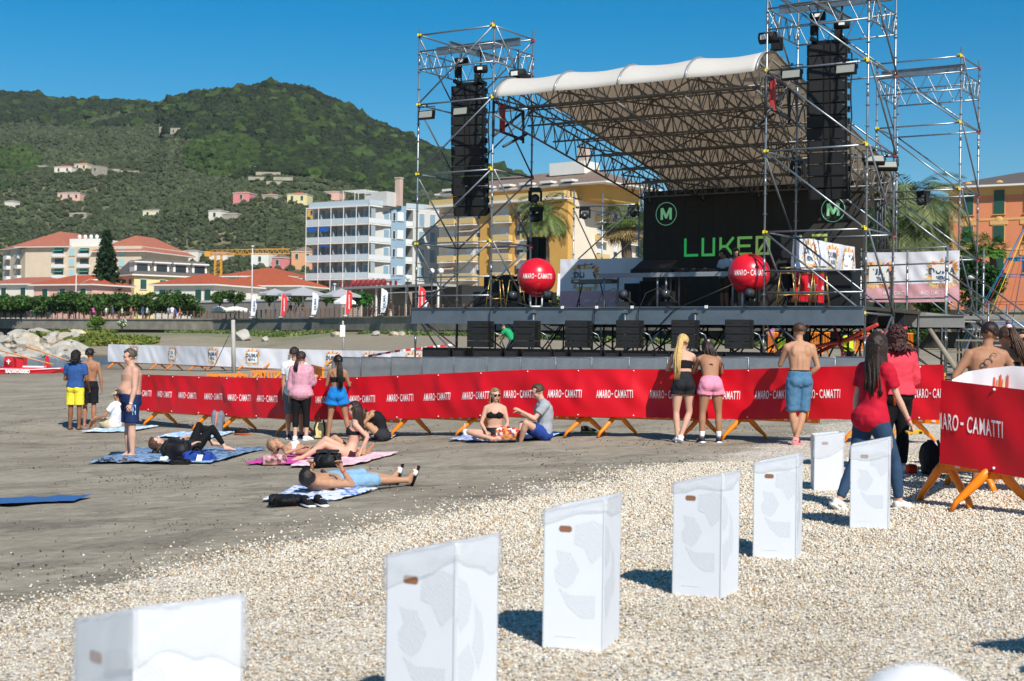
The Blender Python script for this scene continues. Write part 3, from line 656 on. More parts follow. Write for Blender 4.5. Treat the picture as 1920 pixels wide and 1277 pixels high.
for px, py in ((1249, 401), (1562, 393)):
    q = on_screen(px, py); mb = MB(); r = .37
    mb.tube([(q.x+r*math.cos(a), 8.905, q.z+r*math.sin(a)) for a in np.linspace(0, 2*math.pi, 33)], .012, 5)
    mb.build('emblem_ring', mat('emblem_mint', '6fb79a', .5, var=0, emit=.3), sc)
    mb = MB()
    for a, b, c, d in ((-.16, -.17, -.16, .17), (.16, -.17, .16, .17), (-.14, .17, .0, -.12), (.0, -.12, .14, .17)):
        L = math.hypot(c-a, d-b)+.04; an = math.atan2(d-b, c-a); mb.box((q.x+(a+c)/2, 8.906-.001*len(mb.v)/8, q.z+(b+d)/2), (L, .006, .085), M=Matrix.Rotation(-an, 3, 'Y'))
    mb.build('emblem_letter', mat('emblem_m', '79b98a', .5, var=0, emit=.35), sc)

# ------------------------------------------------------------ speaker columns
def line_array(label, u, v, ztop, n, h, yaw):
    t = thing('speaker_column', label, 'loudspeaker', S(u, v, 0), SA+yaw, 'flown speaker columns of the stage')
    z = ztop; tilt = 0; y = 0
    for i in range(n):
        tilt = rad(.4+ (i/n)**1.5*13); M = Matrix.Rotation(tilt, 3, 'X')
        mb = MB(); c = Vector((0, y, z-h/2))
        # trapezoid cabinet
        w0, d = .5, .27
        vs = [(-w0, -d, -h/2+.006), (w0, -d, -h/2+.006), (w0*.8, d, -h/2+.02), (-w0*.8, d, -h/2+.02), (-w0, -d, h/2-.006), (w0, -d, h/2-.006), (w0*.8, d, h/2-.02), (-w0*.8, d, h/2-.02)]
        mb.add([c+M @ Vector(p) for p in vs], [(0, 3, 2, 1), (4, 5, 6, 7), (0, 1, 5, 4), (1, 2, 6, 5), (2, 3, 7, 6), (3, 0, 4, 7)], 0)
        for sx in (-1, 1): mb.box(c+M @ Vector((sx*.27, -d-.012, 0)), (.34, .022, h*.86), m=1, M=M); mb.box(c+M @ Vector((sx*(w0-.01), .0, 0)), (.05, .1, h*.5), m=2, M=M)
        mb.box(c+M @ Vector((0, -d-.008, 0)), (.12, .02, h*.9), m=2, M=M)
        mb.box(c+M @ Vector((.42, -d-.026, h*.3)), (.05, .004, .02), m=3, M=M)
        mb.build('cabinet', [blk, blk2, blk3, steel], t); z -= h*math.cos(tilt); y += h*math.sin(tilt)*1.25
    mb = MB(); mb.box((0, .05, ztop+.08), (.9, .12, .12)); mb.box((.35, -.05, ztop+.12), (.1, .7, .1)); mb.box((-.35, -.05, ztop+.12), (.1, .7, .1)); mb.build('rigging_frame', blk, t)
    for dx, dz in ((-.3, .75), (.3, .5)):
        mb = MB(); mb.tube([(dx-.18, 0, ztop+dz), (dx+.18, 0, ztop+dz)], .12, 10); mb.box((dx+.02, -.13, ztop+dz), (.14, .03, .08), m=1); mb.tube([(dx, 0, ztop+.1), (dx, 0, ztop+dz+.5)], .025, 5, m=0); mb.box((dx-.1, 0, ztop+dz-.3), (.14, .16, .32)); mb.build('chain_hoist', [blk3, white_p], t)
    mb = MB(); pts = [(.52, .1, ztop-.2)]
    for k in range(10): pts.append((.53+.02*math.sin(k*2), .12-.0*k, ztop-.2-k*n*h/9.5))
    mb.tube(pts, .02, 5); mb.tube([(-.5+.02*math.sin(k), .2, ztop+.5-k*.42) for k in range(9)], .015, 5); mb.build('signal_cable', cable, t)
    return t
line_array('black speaker column hanging in the left scaffold tower, curving forward at its foot', 1.12, 1.0, 9.0, 13, .285, rad(14))
line_array('taller black speaker column hanging in the right scaffold tower in front of the screen', 11.9, 1.0, 9.1, 13, .292, rad(8))
# floodlights
def flood(label, u, v, z, yaw=0, tilt=0, group='floodlights on the scaffold'):
    t = thing('floodlight', label, 'floodlight', S(u, v, z), SA+yaw, group)
    M = Matrix.Rotation(rad(-8)+tilt, 3, 'X'); mb = MB(); mb.box((0, 0, -.26), (.5, .12, .24), M=M); mb.build('housing', blk, t)
    mb = MB(); mb.box(Vector((0, 0, -.26))+M @ Vector((0, -.065, 0)), (.44, .012, .18), M=M); mb.build('lamp_glass', mat('lamp_glass', '9a9b92', .25, var=.05), t)
    mb = MB(); mb.tube([(-.28, 0, -.26), (-.28, 0, -.03), (.28, 0, -.03), (.28, 0, -.26)], .014, 5); mb.tube([(0, 0, -.03), (0, 0, .03)], .03, 6); mb.build('yoke', blk3, t)
flood('flat floodlight hanging at the left end of the left tower', .35, -.08, 8.35)
flood('flat floodlight in front of the left speaker column', 1.55, -.08, 8.35)
flood('flat floodlight left of the right speaker column', 11.35, -.08, 8.5)
flood('flat floodlight right of the right speaker column', 12.72, -.08, 8.5)
flood('left one of two tilted floodlights under the right corner of the right tower', 13.15, .75, 6.4, .5, rad(-30)); flood('right one of two tilted floodlights under the right corner of the right tower', 13.2, 1.6, 6.35, .5, rad(-30))
def moving_head(label, q, flip=1, group='stage spotlights'):
    t = thing('stage_spotlight', label, 'spotlight', q, SA+rng.uniform(-.6, .6), group)
    mb = MB(); mb.box((0, 0, -.06*flip), (.32, .26, .12)); mb.build('base', blk, t)
    mb = MB(); mb.box((-.17, 0, -.24*flip), (.05, .14, .3)); mb.box((.17, 0, -.24*flip), (.05, .14, .3)); mb.build('yoke', blk3, t)
    mb = MB(); mb.tube([(0, .14, -.28*flip), (0, .02, -.3*flip), (0, -.17, -.33*flip)], [.09, .13, .12], 12); mb.build('head', blk2, t)
    mb = MB(); mb.tube([(0, -.165, -.33*flip), (0, -.185, -.333*flip)], .09, 12); mb.build('lens', mat('lens_glass', '3a434c', .12, var=0), t)
for lab, u, v, z in (('left spotlight of the pair behind the left speaker column', .1, 1.9, 6.42), ('right spotlight of the pair behind the left speaker column', .55, 2.0, 6.4), ('upper spotlight on the rear post of the left tower', 2.75, 2.0, 6.1), ('lower spotlight on the rear post of the left tower', 2.75, 2.1, 5.55),
    ('spotlight hung on the rear left scaffold near the screen, left one', -.2, 10.1, 6.4), ('spotlight hung on the rear left scaffold beside the screen, right one', 1.7, 10.1, 6.4), ('spotlight hanging under the bare rear right tower before the palm', 11.6, 10.1, 6.4), ('spotlight hanging low inside the right tower before the screen', 10.5, 2.6, 6.5)):
    moving_head(lab, S(u, v, z))
for lab, u in (('spotlight on the deck edge left of the left red ball', 3.2), ('spotlight on the deck edge right of the left red ball', 4.35), ('spotlight on the deck edge before the table with a looping cable', 6.6), ('spotlight on the deck edge near the middle of the table', 7.9), ('spotlight on the deck edge under the right red ball', 10.25)):
    moving_head(lab, S(u, .25, ZD), -1)
for lab, u, v, z in (('chain motor above the left end of the white roof', 2.8, .9, 9.2), ('chain motor above the right end of the white roof', 10.55, .3, 9.3)):
    o = MB(); o.tube([(-.2, 0, 0), (.2, 0, 0)], .15, 12); o.box((.25, 0, -.18), (.22, .25, .3)); o.box((-.03, -.155, 0), (.2, .03, .12), m=1); o.tube([(0, 0, .1), (0, 0, .7)], .02, 5); o.tube([(0, 0, -.1), (0, 0, -.6)], .02, 5)
    o = o.build('chain_motor', [blk3, white_p]); o.location = S(u, v, z); o.rotation_euler = (0, 0, SA); tag(o, lab, 'chain hoist', 'chain motors lifting the roof')
# ------------------------------------------------------------ low speaker row before the stage
def on_line(px, v):
    k = (px-960)/F; u = (k*(SO.y+.843*v)-(SO.x+.5373*v))/(.8434+k*.5373); return u
XS = [901, 988, 1085, 1181, 1285, 1386]
words = ['leftmost', 'second from left', 'third from left', 'fourth from left', 'fifth from left, behind the blonde woman', 'rightmost']
for i, px in enumerate(XS):
    u = on_line(px, -.9); z0 = 1.47+i*.01
    t = thing('speaker_stack', 'small black four-tier speaker stack on the bass row, '+words[i], 'loudspeaker', S(u, -.9, z0), SA+rad(12), 'front speaker stacks below the stage edge')
    for k in range(4):
        mb = MB(); mb.box((0, 0, .09+k*.178), (.62, .42, .172)); mb.box((0, -.215, .09+k*.178), (.58, .012, .15), m=1)
        for sx in (-.2, .2): mb.box((sx, -.224, .1+k*.178), (.12, .006, .05), m=2)
        mb.box((.318, .06, .09+k*.178), (.014, .2, .1), m=2); mb.build('cabinet', [blk, blk2, blk3], t)
    mb = MB(); mb.tube([(.2, .25, .45), (.42, .3, .35), (.55, .5, -.1)], .02, 5); mb.build('support_strut', steel, t)
for i, px in enumerate([832, 874, 927, 972, 1020, 1063, 1112, 1159, 1208, 1254, 1305, 1352, 1404, 1450]):
    wide = i % 2 == 0; u = on_line(px, -1.15); z0 = zb_at(u, -1.15)
    o = MB(); wd = .92 if wide else .42; o.box((0, 0, (1.45-z0)/2), (wd, .7, 1.45-z0)); o.box((0, -.36, (1.45-z0)/2+.05), (wd-.1, .02, 1.2-z0), m=1)
    for s_ in (-1, 1): o.box((s_*(wd/2-.03), -.356, (1.45-z0)/2), (.04, .03, 1.44-z0), m=2)
    o = o.build('subwoofer', [blk, mat('sub_grille', '2a2321', .7, var=.3, vs=5), blk3]); o.location = S(u, -1.15, z0); o.rotation_euler = (0, 0, SA)
    tag(o, ('wide' if wide else 'narrow')+' black bass cabinet '+('at the left end of the low row before the stage', 'under the left half of the leftmost small speaker stack', 'under the right edge of the leftmost small speaker stack', 'left of the stack below the left red ball', 'right of the stack below the left red ball', 'left under the third small speaker stack', 'right under the third small speaker stack', 'left under the fourth small speaker stack', 'right under the fourth small speaker stack', 'behind the left shoulder of the blonde woman', 'between the blonde woman and the girl in pink', 'left under the rightmost small speaker stack', 'right under the rightmost small speaker stack', 'at the right end of the low row before the stage')[i], 'subwoofer', 'bass cabinets in front of the stage')
# ------------------------------------------------------------ festival logo and banners
PAL = [mat('logo_orange', 'e08a3c', .7, var=0), mat('logo_red', 'd4503c', .7, var=0), mat('logo_sage', 'a9ae98', .7, var=0), mat('logo_peach', 'e9c07c', .7, var=0), mat('logo_white', 'efeeea', .7, var=0), mat('logo_ink', '33506b', .7, var=0), mat('logo_tan', 'c8a77e', .7, var=0)]
def logo(mb, fn, cx, cy, s, off):
    """petal frame round a white panel that reads DUMA FESTIVAL; fn(x, y, o) maps banner metres to space; materials start at off"""
    r = random.Random(3)
    def poly(pts, m, o): mb.add([fn(cx+x*s, cy+y*s, o) for x, y in pts], [tuple(range(len(pts)))], off+m)
    for side in range(4):
        for k in range(8):
            f = (k+.5)/8*2-1; L = .17+r.random()*.16; a = (0, math.pi/2, math.pi, -math.pi/2)[side]+r.uniform(-.5, .5)+f*.35*(1 if side in (3,) else -1)*(1 if side != 3 else 1)
            bx, by = {0: (.52, f*.46), 1: (f*.52, .46), 2: (-.52, f*.46), 3: (f*.52, -.46)}[side]
            a = math.atan2(by*1.1, bx)+r.uniform(-.5, .5); w_ = .05+r.random()*.035; dx, dy = math.cos(a), math.sin(a)
            m = r.choice((0, 1, 3, 1) if side == 1 else (2, 6, 3, 0) if side in (0, 2) else (3, 0, 3, 6))
            poly([(bx-dy*w_*.5, by+dx*w_*.5), (bx+dx*L*.5-dy*w_, by+dy*L*.5+dx*w_), (bx+dx*L, by+dy*L), (bx+dx*L*.5+dy*w_, by+dy*L*.5-dx*w_), (bx+dy*w_*.5, by-dx*w_*.5)][::-1], m, .004)
    poly([(-.52, -.45), (.52, -.45), (.5, .47), (-.5, .46)], 6, .006); poly([(-.5, -.43), (.5, -.43), (.48, .45), (-.48, .44)], 4, .008)
    put_text(mb, 'DUMA', lambda x, y: fn(cx+x*s, cy+y*s, .011), .40, .015, 1.0, off+5, 0, .16); put_text(mb, 'FESTIVAL', lambda x, y: fn(cx+x*s, cy+y*s, .011), .30, .008, .62, off+5, 0, -.2)
redb = mat('red_banner_vinyl', 'cc0a1e', .45, var=.05, vs=1.5, spec=.35); whb = mat('white_banner_vinyl', 'dcdce2', .45, var=.04, vs=1.5)
wtxt = mat('banner_lettering', 'f2e3e4', .6, var=0); org = mat('orange_plastic', 'ef8205', .42, var=.12, vs=4, spec=.45); capw = mat('white_cap', 'e5e2dc', .5, var=0)
class Cloth:
    """a cloth hung along a polyline; s metres along, h metres down from the top"""
    def __init__(s, top, height, amp=.02, seed=1, droop=0):
        s.p = [Vector(p) for p in top]; s.H = height; s.amp = amp; s.seed = seed; s.droop = droop
        d = [0]
        for a, b in zip(s.p[:-1], s.p[1:]): d.append(d[-1]+(b-a).length)
        s.d = np.array(d); s.L = d[-1]; s.X = np.array([[*p] for p in s.p])
    def base(s, t):
        t = min(max(t, 0), s.L); return Vector([np.interp(t, s.d, s.X[:, k]) for k in range(3)])
    def nrm(s, t):
        a = s.base(max(t-.15, 0)); b = s.base(min(t+.15, s.L)); d = (b-a).normalized(); n = Vector((d.y, -d.x, 0)).normalized(); return n if n.y < 0 else -n
    def at(s, t, h, o=0):
        q = s.base(t); n = s.nrm(t); f = h/s.H
        w_ = mnoise.noise(Vector((t*1.3+s.seed*9, h*.8+t*.5, s.seed)))*1.0+mnoise.noise(Vector((t*3.1-h*2.0, h*1.1, s.seed+4)))*.55+.35*math.sin(t*2.9+h*1.7+s.seed)*mnoise.noise(Vector((t*.4, 7, s.seed)))
        du = abs((t-.4) % .98-.0); du = min(du, .98-du); w_ += .22*math.exp(-(du/.08)**2)*(1-f)**1.5-.12*math.exp(-((du-.13)/.07)**2)*(1-f)+.15*math.exp(-(du/.09)**2)*f**3
        w_ *= s.amp*(.35+1.1*math.sin(math.pi*min(1, max(0, f)))); dz = -s.droop*abs(math.sin(t*math.pi/1.0))*(1-f)
        return Vector((q.x+n.x*(w_+o), q.y+n.y*(w_+o), q.z-h+dz))
    def mesh(s, mb, m=0, ds=.06, nh=16, h0=0, h1=None):
        h1 = s.H if h1 is None else h1; ns = max(2, int(s.L/ds)); V = []
        for i in range(ns+1):
            for j in range(nh+1): V.append(s.at(s.L*i/ns, h0+(h1-h0)*j/nh))
        mb.add(V, [(i*(nh+1)+j, (i+1)*(nh+1)+j, (i+1)*(nh+1)+j+1, i*(nh+1)+j+1) for i in range(ns) for j in range(nh)], m, True)
AC = ('AMARO', '-', 'CAMATTI')
def amaro(mb, fn, w_, h_, m=0):
    """tall narrow hand-cut lettering"""
    for word, cx, ww in (('AMARO', -.245, .36), ('-', -.022, .035), ('CAMATTI', .268, .46)):
        V, Fc = text_vf(' '.join(word) if 0 else word, 1.0, .012, 1.0); xs = [v[0] for v in V]; ys = [v[1] for v in V]; sx = ww*w_/(max(xs)-min(xs)); sy = (h_/(max(ys)-min(ys))) if word != '-' else .16*h_/(max(ys)-min(ys))
        mb.add([fn(cx*w_+x*sx, y*sy+x*sx*0) for x, y in V], Fc, m)
# ---- orange barrier proto
def barrier_mesh(L=1.9, rl=False):
    mb = MB()
    if rl: [mb.box((-.8+i*.2, -.034, .335), (.055, .008, .03), m=1) for i in range(9)]
    mb.box((0, 0, 1.02), (L, .06, .05)); mb.box((0, 0, .33), (L, .06, .07)); mb.box((0, 0, .44), (L, .045, .04))
    for i in range(13): mb.box((-L/2+.04+i*(L-.08)/12, 0, .72), (.05, .045, .58))
    return mb.mesh('panel', [org, capw])
def foot_mesh():
    mb = MB(); 
    for s_ in (-1, 1):
        mb.tube([(s_*.02, s_*.02, .36), (s_*.08, s_*.09, .27), (s_*.15, s_*.17, .17), (s_*.22, s_*.25, .08), (s_*.25, s_*.29, .0)], [(.03, .03), (.045, .035), (.038, .035), (.026, .035), (.02, .035)], 8, ref=(0, 0, 1))
    mb.box((0, 0, .34), (.09, .09, .14)); return mb.mesh('foot', org)
BPM = barrier_mesh(); BPR = barrier_mesh(rl=True); FTM = foot_mesh()
def barrier(a, b, label, group, feet=(.22, .78), rl=True):
    a = Vector(a); b = Vector(b); c = (a+b)/2; d = b-a; L = math.hypot(d.x, d.y); t = thing('crowd_barrier', label, 'barrier', c, math.atan2(d.y, d.x), group)
    link('panel', BPR if rl else BPM, t, scale=(L/1.9, 1, 1))
    for f in feet:
        q = a.lerp(b, f); g = gz(q.x, q.y); link('foot', FTM, t, loc=((f-.5)*L, 0, g-c.z), scale=(1, 1, max(.8, min(1.25, (c.z+.4-g)/.4))))
    return t
# ---- long red line
RBL = [(262, 31.6), (340, 30.4), (480, 28.7), (600, 27.3), (700, 26.5), (800, 25.8), (900, 25.0), (1000, 24.4), (1090, 23.9), (1180, 23.6), (1270, 23.3), (1350, 23.0), (1480, 22.3), (1560, 21.6), (1640, 21.2), (1700, 20.9), (1770, 20.5)]
zbot = lambda px: np.interp(px, [262, 480, 600, 800, 1000, 1180, 1350, 1480, 1560, 1700, 1770], [-.03, 0, .04, .18, .32, .36, .37, .43, .47, .51, .53])
top = [Vector(((px-960)/F*Y, Y, float(zbot(px))+.8)) for px, Y in RBL]
CB = Cloth(top, .8, .045, 1)
CB.p = [CB.base(t) for t in np.linspace(0, CB.L, 80)]
sm = CB.p[:]
for _ in range(8): sm = [sm[0]]+[(sm[i-1]+sm[i]*2+sm[i+1])/4 for i in range(1, len(sm)-1)]+[sm[-1]]
CB = Cloth(sm, .8, .055, 1)
rb = thing('red_banner', 'long red vinyl banner with repeated white lettering stretched over the barriers across the beach', 'banner', CB.p[0])
bo = Vector(CB.p[0])
mb = MB(); CB.mesh(mb); mb.v = [(x-bo.x, y-bo.y, z-bo.z) for x, y, z in mb.v]; mb.build('cloth', redb, rb)
n = 0; t_ = .12
while t_ < CB.L+.3:
    mb = MB(); amaro(mb, lambda x, y, t_=t_: CB.at(t_+x, .415-y-.012*x*math.sin(t_*5), .009)-bo, .70, .135); t_ += .905; mb.build('lettering', wtxt, rb)
mb = MB(); t_ = .4
while t_ < CB.L:
    for h in (.03, .77): mb.ell(CB.at(t_, h, .008)-bo, .012, n=6, k=4)
    t_ += .98
mb.build('eyelet', capw, rb)
FTS = [min(np.linspace(0, CB.L, 600), key=lambda t: abs(960+F*CB.base(t).x/CB.base(t).y-px)) for px in (288, 383, 436, 541, 760, 884, 1088, 1152, 1312, 1392, 1618, 1700)]
nb = 9; words = ['at its far left end', 'behind the raised knees in black leggings', 'behind the woman in the pink patterned shirt', 'behind the girl in blue shorts', 'left of the seated couple', 'behind the seated couple', 'right of the seated couple', 'under the leaning blonde woman', 'behind the shirtless man in denim shorts', 'behind the woman in red']
for i in range(nb):
    ta, tb = CB.L*(i+.03)/nb, CB.L*(i+.97)/nb; a = CB.base(ta); b = CB.base(tb); na = CB.nrm((ta+tb)/2)*-.2
    a = a+na-Vector((0, 0, 1.13)); b = b+na-Vector((0, 0, 1.13)); fp = [(t_-ta)/(tb-ta) for t_ in FTS if CB.L*i/nb <= t_ < CB.L*(i+1)/nb]; barrier(a, b, 'orange plastic barrier under the red banner, '+words[i], 'orange barriers holding the long red banner', feet=fp)
# ---- near right corner barrier
q0 = P(1765, 870, 13.5); q1 = P(2150, 893, 11.6)
topN = [Vector((q0.x, q0.y, 1.3)), Vector((q1.x, q1.y, 1.3))]
ztn = P(1765, 712, 13.5).z; ztn1 = P(1920, 731, 12.75).z
hN = ztn-P(1765, 868, 13.5).z
CN = Cloth([P(1765, 712, 13.5), P(1920, 731, 12.75), P(2160, 757, 11.6)], hN, .03, 5)
r2 = thing('red_banner', 'red vinyl banner with large white lettering on the near barrier at the right edge', 'banner', CN.p[0]); bo2 = Vector(CN.p[0])
mb = MB(); CN.mesh(mb); mb.v = [(x-bo2.x, y-bo2.y, z-bo2.z) for x, y, z in mb.v]; mb.build('cloth', redb, r2)
mb = MB(); amaro(mb, lambda x, y: CN.at(.27+x, hN*.49-y, .009)-bo2, .86, .155); mb.build('lettering', wtxt, r2); mb = MB(); amaro(mb, lambda x, y: CN.at(1.55+x, hN*.49-y, .009)-bo2, .86, .155); mb.build('lettering', wtxt, r2)
mb = MB()
for t_ in (.6, 1.6):
    for h in (.03, hN-.04): mb.ell(CN.at(t_, h, .008)-bo2, .014, n=8, k=4)
mb.build('eyelet', capw, r2)
a = CN.base(0); b = CN.base(2.0); k = CN.nrm(.5)*-.1; gz0 = P(1765, 868, 13.5).z-.36
barrier(Vector((a.x+k.x, a.y+k.y, gz0)), Vector((b.x+k.x, b.y+k.y, gz0)), 'near orange barrier with splayed feet on gravel at the right edge', 'orange barriers at the near corner', feet=(.28, .9))
a2 = Vector((a.x*1.012+.02, a.y+.12, gz0)); b2 = Vector((a.x*1.15+.35, a.y+1.9, gz0)); barrier(a2, b2, 'orange barrier turning away behind the near red banner', 'orange barriers at the near corner', feet=(.04, .8))
# white inside of that corner's cloth, draped over the barrier behind
CW = Cloth([P(1785, 712, 14.6), P(1812, 697, 14.7), P(1850, 691, 14.6), P(1895, 686, 14.5), P(1960, 690, 14.3), P(2100, 700, 14)], .85, .05, 9)
wi = thing('white_banner', 'crumpled white back of a banner behind the near red banner at the right edge', 'banner', CW.p[0]); bo3 = Vector(CW.p[0])
mb = MB(); CW.mesh(mb); mb.v = [(x-bo3.x, y-bo3.y, z-bo3.z) for x, y, z in mb.v]; mb.build('cloth', whb, wi)
mb = MB(); fnw = lambda x, y, o: CW.at(x, -y, o)-bo3
for k, (cx, L, m) in enumerate(((.50, .13, 1), (.53, .1, 0), (.56, .15, 1), (.59, .11, 3), (.63, .14, 1))): mb.add([fnw(cx-.012, -.24, .01), fnw(cx+.012, -.24, .01), fnw(cx+.016, -.24+L, .01), fnw(cx, -.24+L+.02, .01)], [(0, 1, 2, 3)], m)
mb.build('print', PAL, wi)
# ---- far white banner line
WBL = [(203, 645.3, 65), (300, 647.8, 62.5), (400, 650.3, 59), (470, 652.5, 58), (540, 654.6, 57), (640, 657, 55.5), (720, 658, 54), (803, 658.5, 53)]
CWB = Cloth([P(px, py, Y) for px, py, Y in WBL], .80, .04, 3)
wt = thing('white_banner', 'long white banner with repeated colourful round festival emblems across the far sand', 'banner', CWB.p[0]); bo4 = Vector(CWB.p[0])
mb = MB(); CWB.mesh(mb, ds=.12, nh=10); mb.v = [(x-bo4.x, y-bo4.y, z-bo4.z) for x, y, z in mb.v]; mb.build('cloth', whb, wt)
fnb = lambda x, y, o: CWB.at(x, -y, o*1.6)-bo4
def t_at(cl, px):
    return min(np.linspace(0, cl.L, 400), key=lambda t: abs(960+F*cl.base(t).x/cl.base(t).y-px+(0)))
for px in (250, 323, 398, 474, 553, 625, 695, 775): mb = MB(); logo(mb, fnb, t_at(CWB, px), -.38, .5, 0); mb.build('emblem', PAL, wt)
gap = t_at(CWB, 432)
n = 6
lab = ['far left end of the white banner', 'second from the left end of the white banner', 'beneath the white banner left of the grey pole', 'beneath the white banner right of the grey pole', 'beneath the white banner behind the pink shirt', 'beneath the white banner nearest the stage']
for i in range(n):
    a = CWB.base(CWB.L*(i+.02)/n); b = CWB.base(CWB.L*(i+.98)/n); k = CWB.nrm(1)*-.12; a = a+k; b = b+k
    barrier(Vector((a.x, a.y, a.z-1.14)), Vector((b.x, b.y, b.z-1.14)), 'small orange barrier at the '+lab[i] if i < 2 else 'small orange barrier '+lab[i], 'orange barriers holding the white banner', feet=(.12, .55))
# bare orange barriers seen over the red line
for i, (x0, y0, Y0, x1, y1, Y1) in enumerate(((388, 704, 44, 466, 699, 44), (470, 698, 44, 548, 692, 44), (585, 682, 43, 606, 690, 38))):
    a = P(x0, y0, Y0); b = P(x1, y1, Y1); barrier(Vector((a.x, a.y, a.z-1.05)), Vector((b.x, b.y, b.z-1.05)), ('bare orange barrier over the red banner, left one of the slanting pair', 'bare orange barrier over the red banner, right one of the slanting pair', 'bare orange barrier turned sideways behind the pink shirt')[i], 'bare orange barriers behind the red line', rl=False)
# ---- grey steel barrier before the stage
gm = mat('grey_perforated_steel', '868c92', .5, .3, var=.22, vs=3, bump=.3, bs=120); gm2 = mat('grey_mesh_panel', '8b9094', .5, .2, var=.2, vs=3, alpha=.72)
us = list(np.arange(-1.0, 14.2, 1.03))
GLAB = ['leftmost panel', 'second panel from the left', 'third panel from the left', 'below the left tower foot', 'below the leftmost speaker stack', 'below the second speaker stack', 'left of the seated man below the third stack', 'below the third speaker stack', 'above the seated man in grey', 'below the fourth speaker stack', 'left of the blonde woman', 'behind the blonde woman', 'behind the girl in pink shorts', 'left of the shirtless man in denim', 'behind the shirtless man in denim', 'rightmost panel']
for i, u in enumerate(us):
    see = u < 1.6; q = S(u+.51, -2.5, 0); g = gz(q.x, q.y); zt = 1.19+.016*(u-2)
    t = thing('steel_barrier', 'grey %s steel barrier before the stage, %s' % ('see-through' if see else 'perforated', GLAB[i]), 'barrier', (q.x, q.y, g), SA, 'grey steel barrier panels in front of the stage')
    mb = MB(); h = zt-g; mb.box((0, 0, h/2), (1.0, .02, h-.02)); mb.build('sheet', gm2 if see else gm, t)
    mb = MB(); mb.tube([(-.505, 0, 0), (-.505, 0, h), (.505, 0, h), (.505, 0, 0)], .02, 6); mb.tube([(-.3, .02, h*.95), (-.1, .8, 0)], .025, 5); mb.tube([(.25, .02, h*.95), (.45, .8, 0)], .025, 5); mb.box((0, .5, .02), (1, .9, .03)); mb.build('frame', steel, t)
# ---- banners on stage
def flat_banner(label, a, b, ztop, h, split=None, logos=(), letters=(), wht=True, amp=.03, name='stage_banner', seed=2, s=.5, ly=.5):
    cl = Cloth([S(a[0], a[1], ztop), S((a[0]+b[0])/2, (a[1]+b[1])/2, ztop-.02), S(b[0], b[1], ztop+(b[2] if len(b) > 2 else 0))], h, amp, seed); o0 = Vector(cl.p[0])
    t = thing(name, label, 'banner', o0); mb = MB(); cl.mesh(mb, h1=split or h); mb.v = [(x-o0.x, y-o0.y, z-o0.z) for x, y, z in mb.v]; mb.build('white_cloth', whb, t)
    if split: mb = MB(); cl.mesh(mb, h0=split, h1=h); mb.v = [(x-o0.x, y-o0.y, z-o0.z) for x, y, z in mb.v]; mb.build('red_cloth', redb if wht else mat('faded_pink_vinyl', 'd9a4ab', .5), t)
    for x_ in logos: mb = MB(); logo(mb, lambda x, y, o: cl.at(x, -y, o*1.3)-o0, x_, -ly*(split or h), s, 0); mb.build('emblem', PAL, t)
    for c in letters: mb = MB(); amaro(mb, lambda x, y: cl.at(c+x, (split+h)/2-y, .012)-o0, .75, .13); mb.build('lettering', wtxt, t)
flat_banner('white over red banner on the right side rail of the stage deck with three emblems', (10.55, 2.2), (10.55, 7.0), 4.52, 1.7, .85, (1.2, 2.9, 4.3), (1.2, 2.4, 3.5), amp=.10, s=.55)
flat_banner('wide white and faded pink banner on the side platform rails right of the stage', (10.15, 9.05), (13.0, 9.05), 4.5, 1.5, .95, (.45, 2.35), (.9, 2.0), wht=False, amp=.05, seed=7, s=.62, ly=.72)
flat_banner('shaded pale banner at the back left of the stage beside the screen', (-.75, 9.4), (2.7, 9.4), 4.55, 1.75, 1.1, (1.0,), (1.3, 2.3), wht=False, amp=.04, seed=8, s=.7, ly=.6)
# ---- red balls
for lab, u, r, z in (('big red inflatable ball with white lettering at the left of the stage edge', 3.72, .535, 3.44), ('big red inflatable ball before the two men at the right of the stage', 10.03, .53, 3.43)):
    t = thing('inflatable_ball', lab, 'ball', S(u, .55, ZD), 0, 'red balls on the stage edge'); c = Vector((0, 0, z-ZD))
    mb = MB(); mb.ell(c, (r, r, r*.97), n=40, k=28); mb.tube([c+Vector((0, 0, -r*.93)), c+Vector((0, 0, -r*1.04))], [.2, .12], 16); mb.build('ball', mat('red_ball_vinyl', 'cf1228', .32, var=.03, coat=.4), t)
    toc = (CAM-(S(u, .55, z))).normalized(); az0 = math.atan2(toc.x, -toc.y)
    def bf(x, y, c=c, r=r, az0=az0):
        az = az0-.0+x/r; el = y/r; rr = r+.004
        return c+Vector((rr*math.cos(el)*math.sin(az), -rr*math.cos(el)*math.cos(az), rr*.97*math.sin(el)))
    mb = MB(); amaro(mb, bf, .98, .15); mb.build('lettering', wtxt, t)
    mb = MB()
    for x in (-.16, .16): mb.tube([(x, -.02, 0), (x, -.02, z-ZD-r*.9)], .022, 6)
    mb.tube([(-.16, -.02, .02), (.16, -.02, .02)], .022, 6); mb.tube([(0, .18, 0), (0, .1, z-ZD-r*.9)], .022, 6); mb.build('stand', white_p, t)
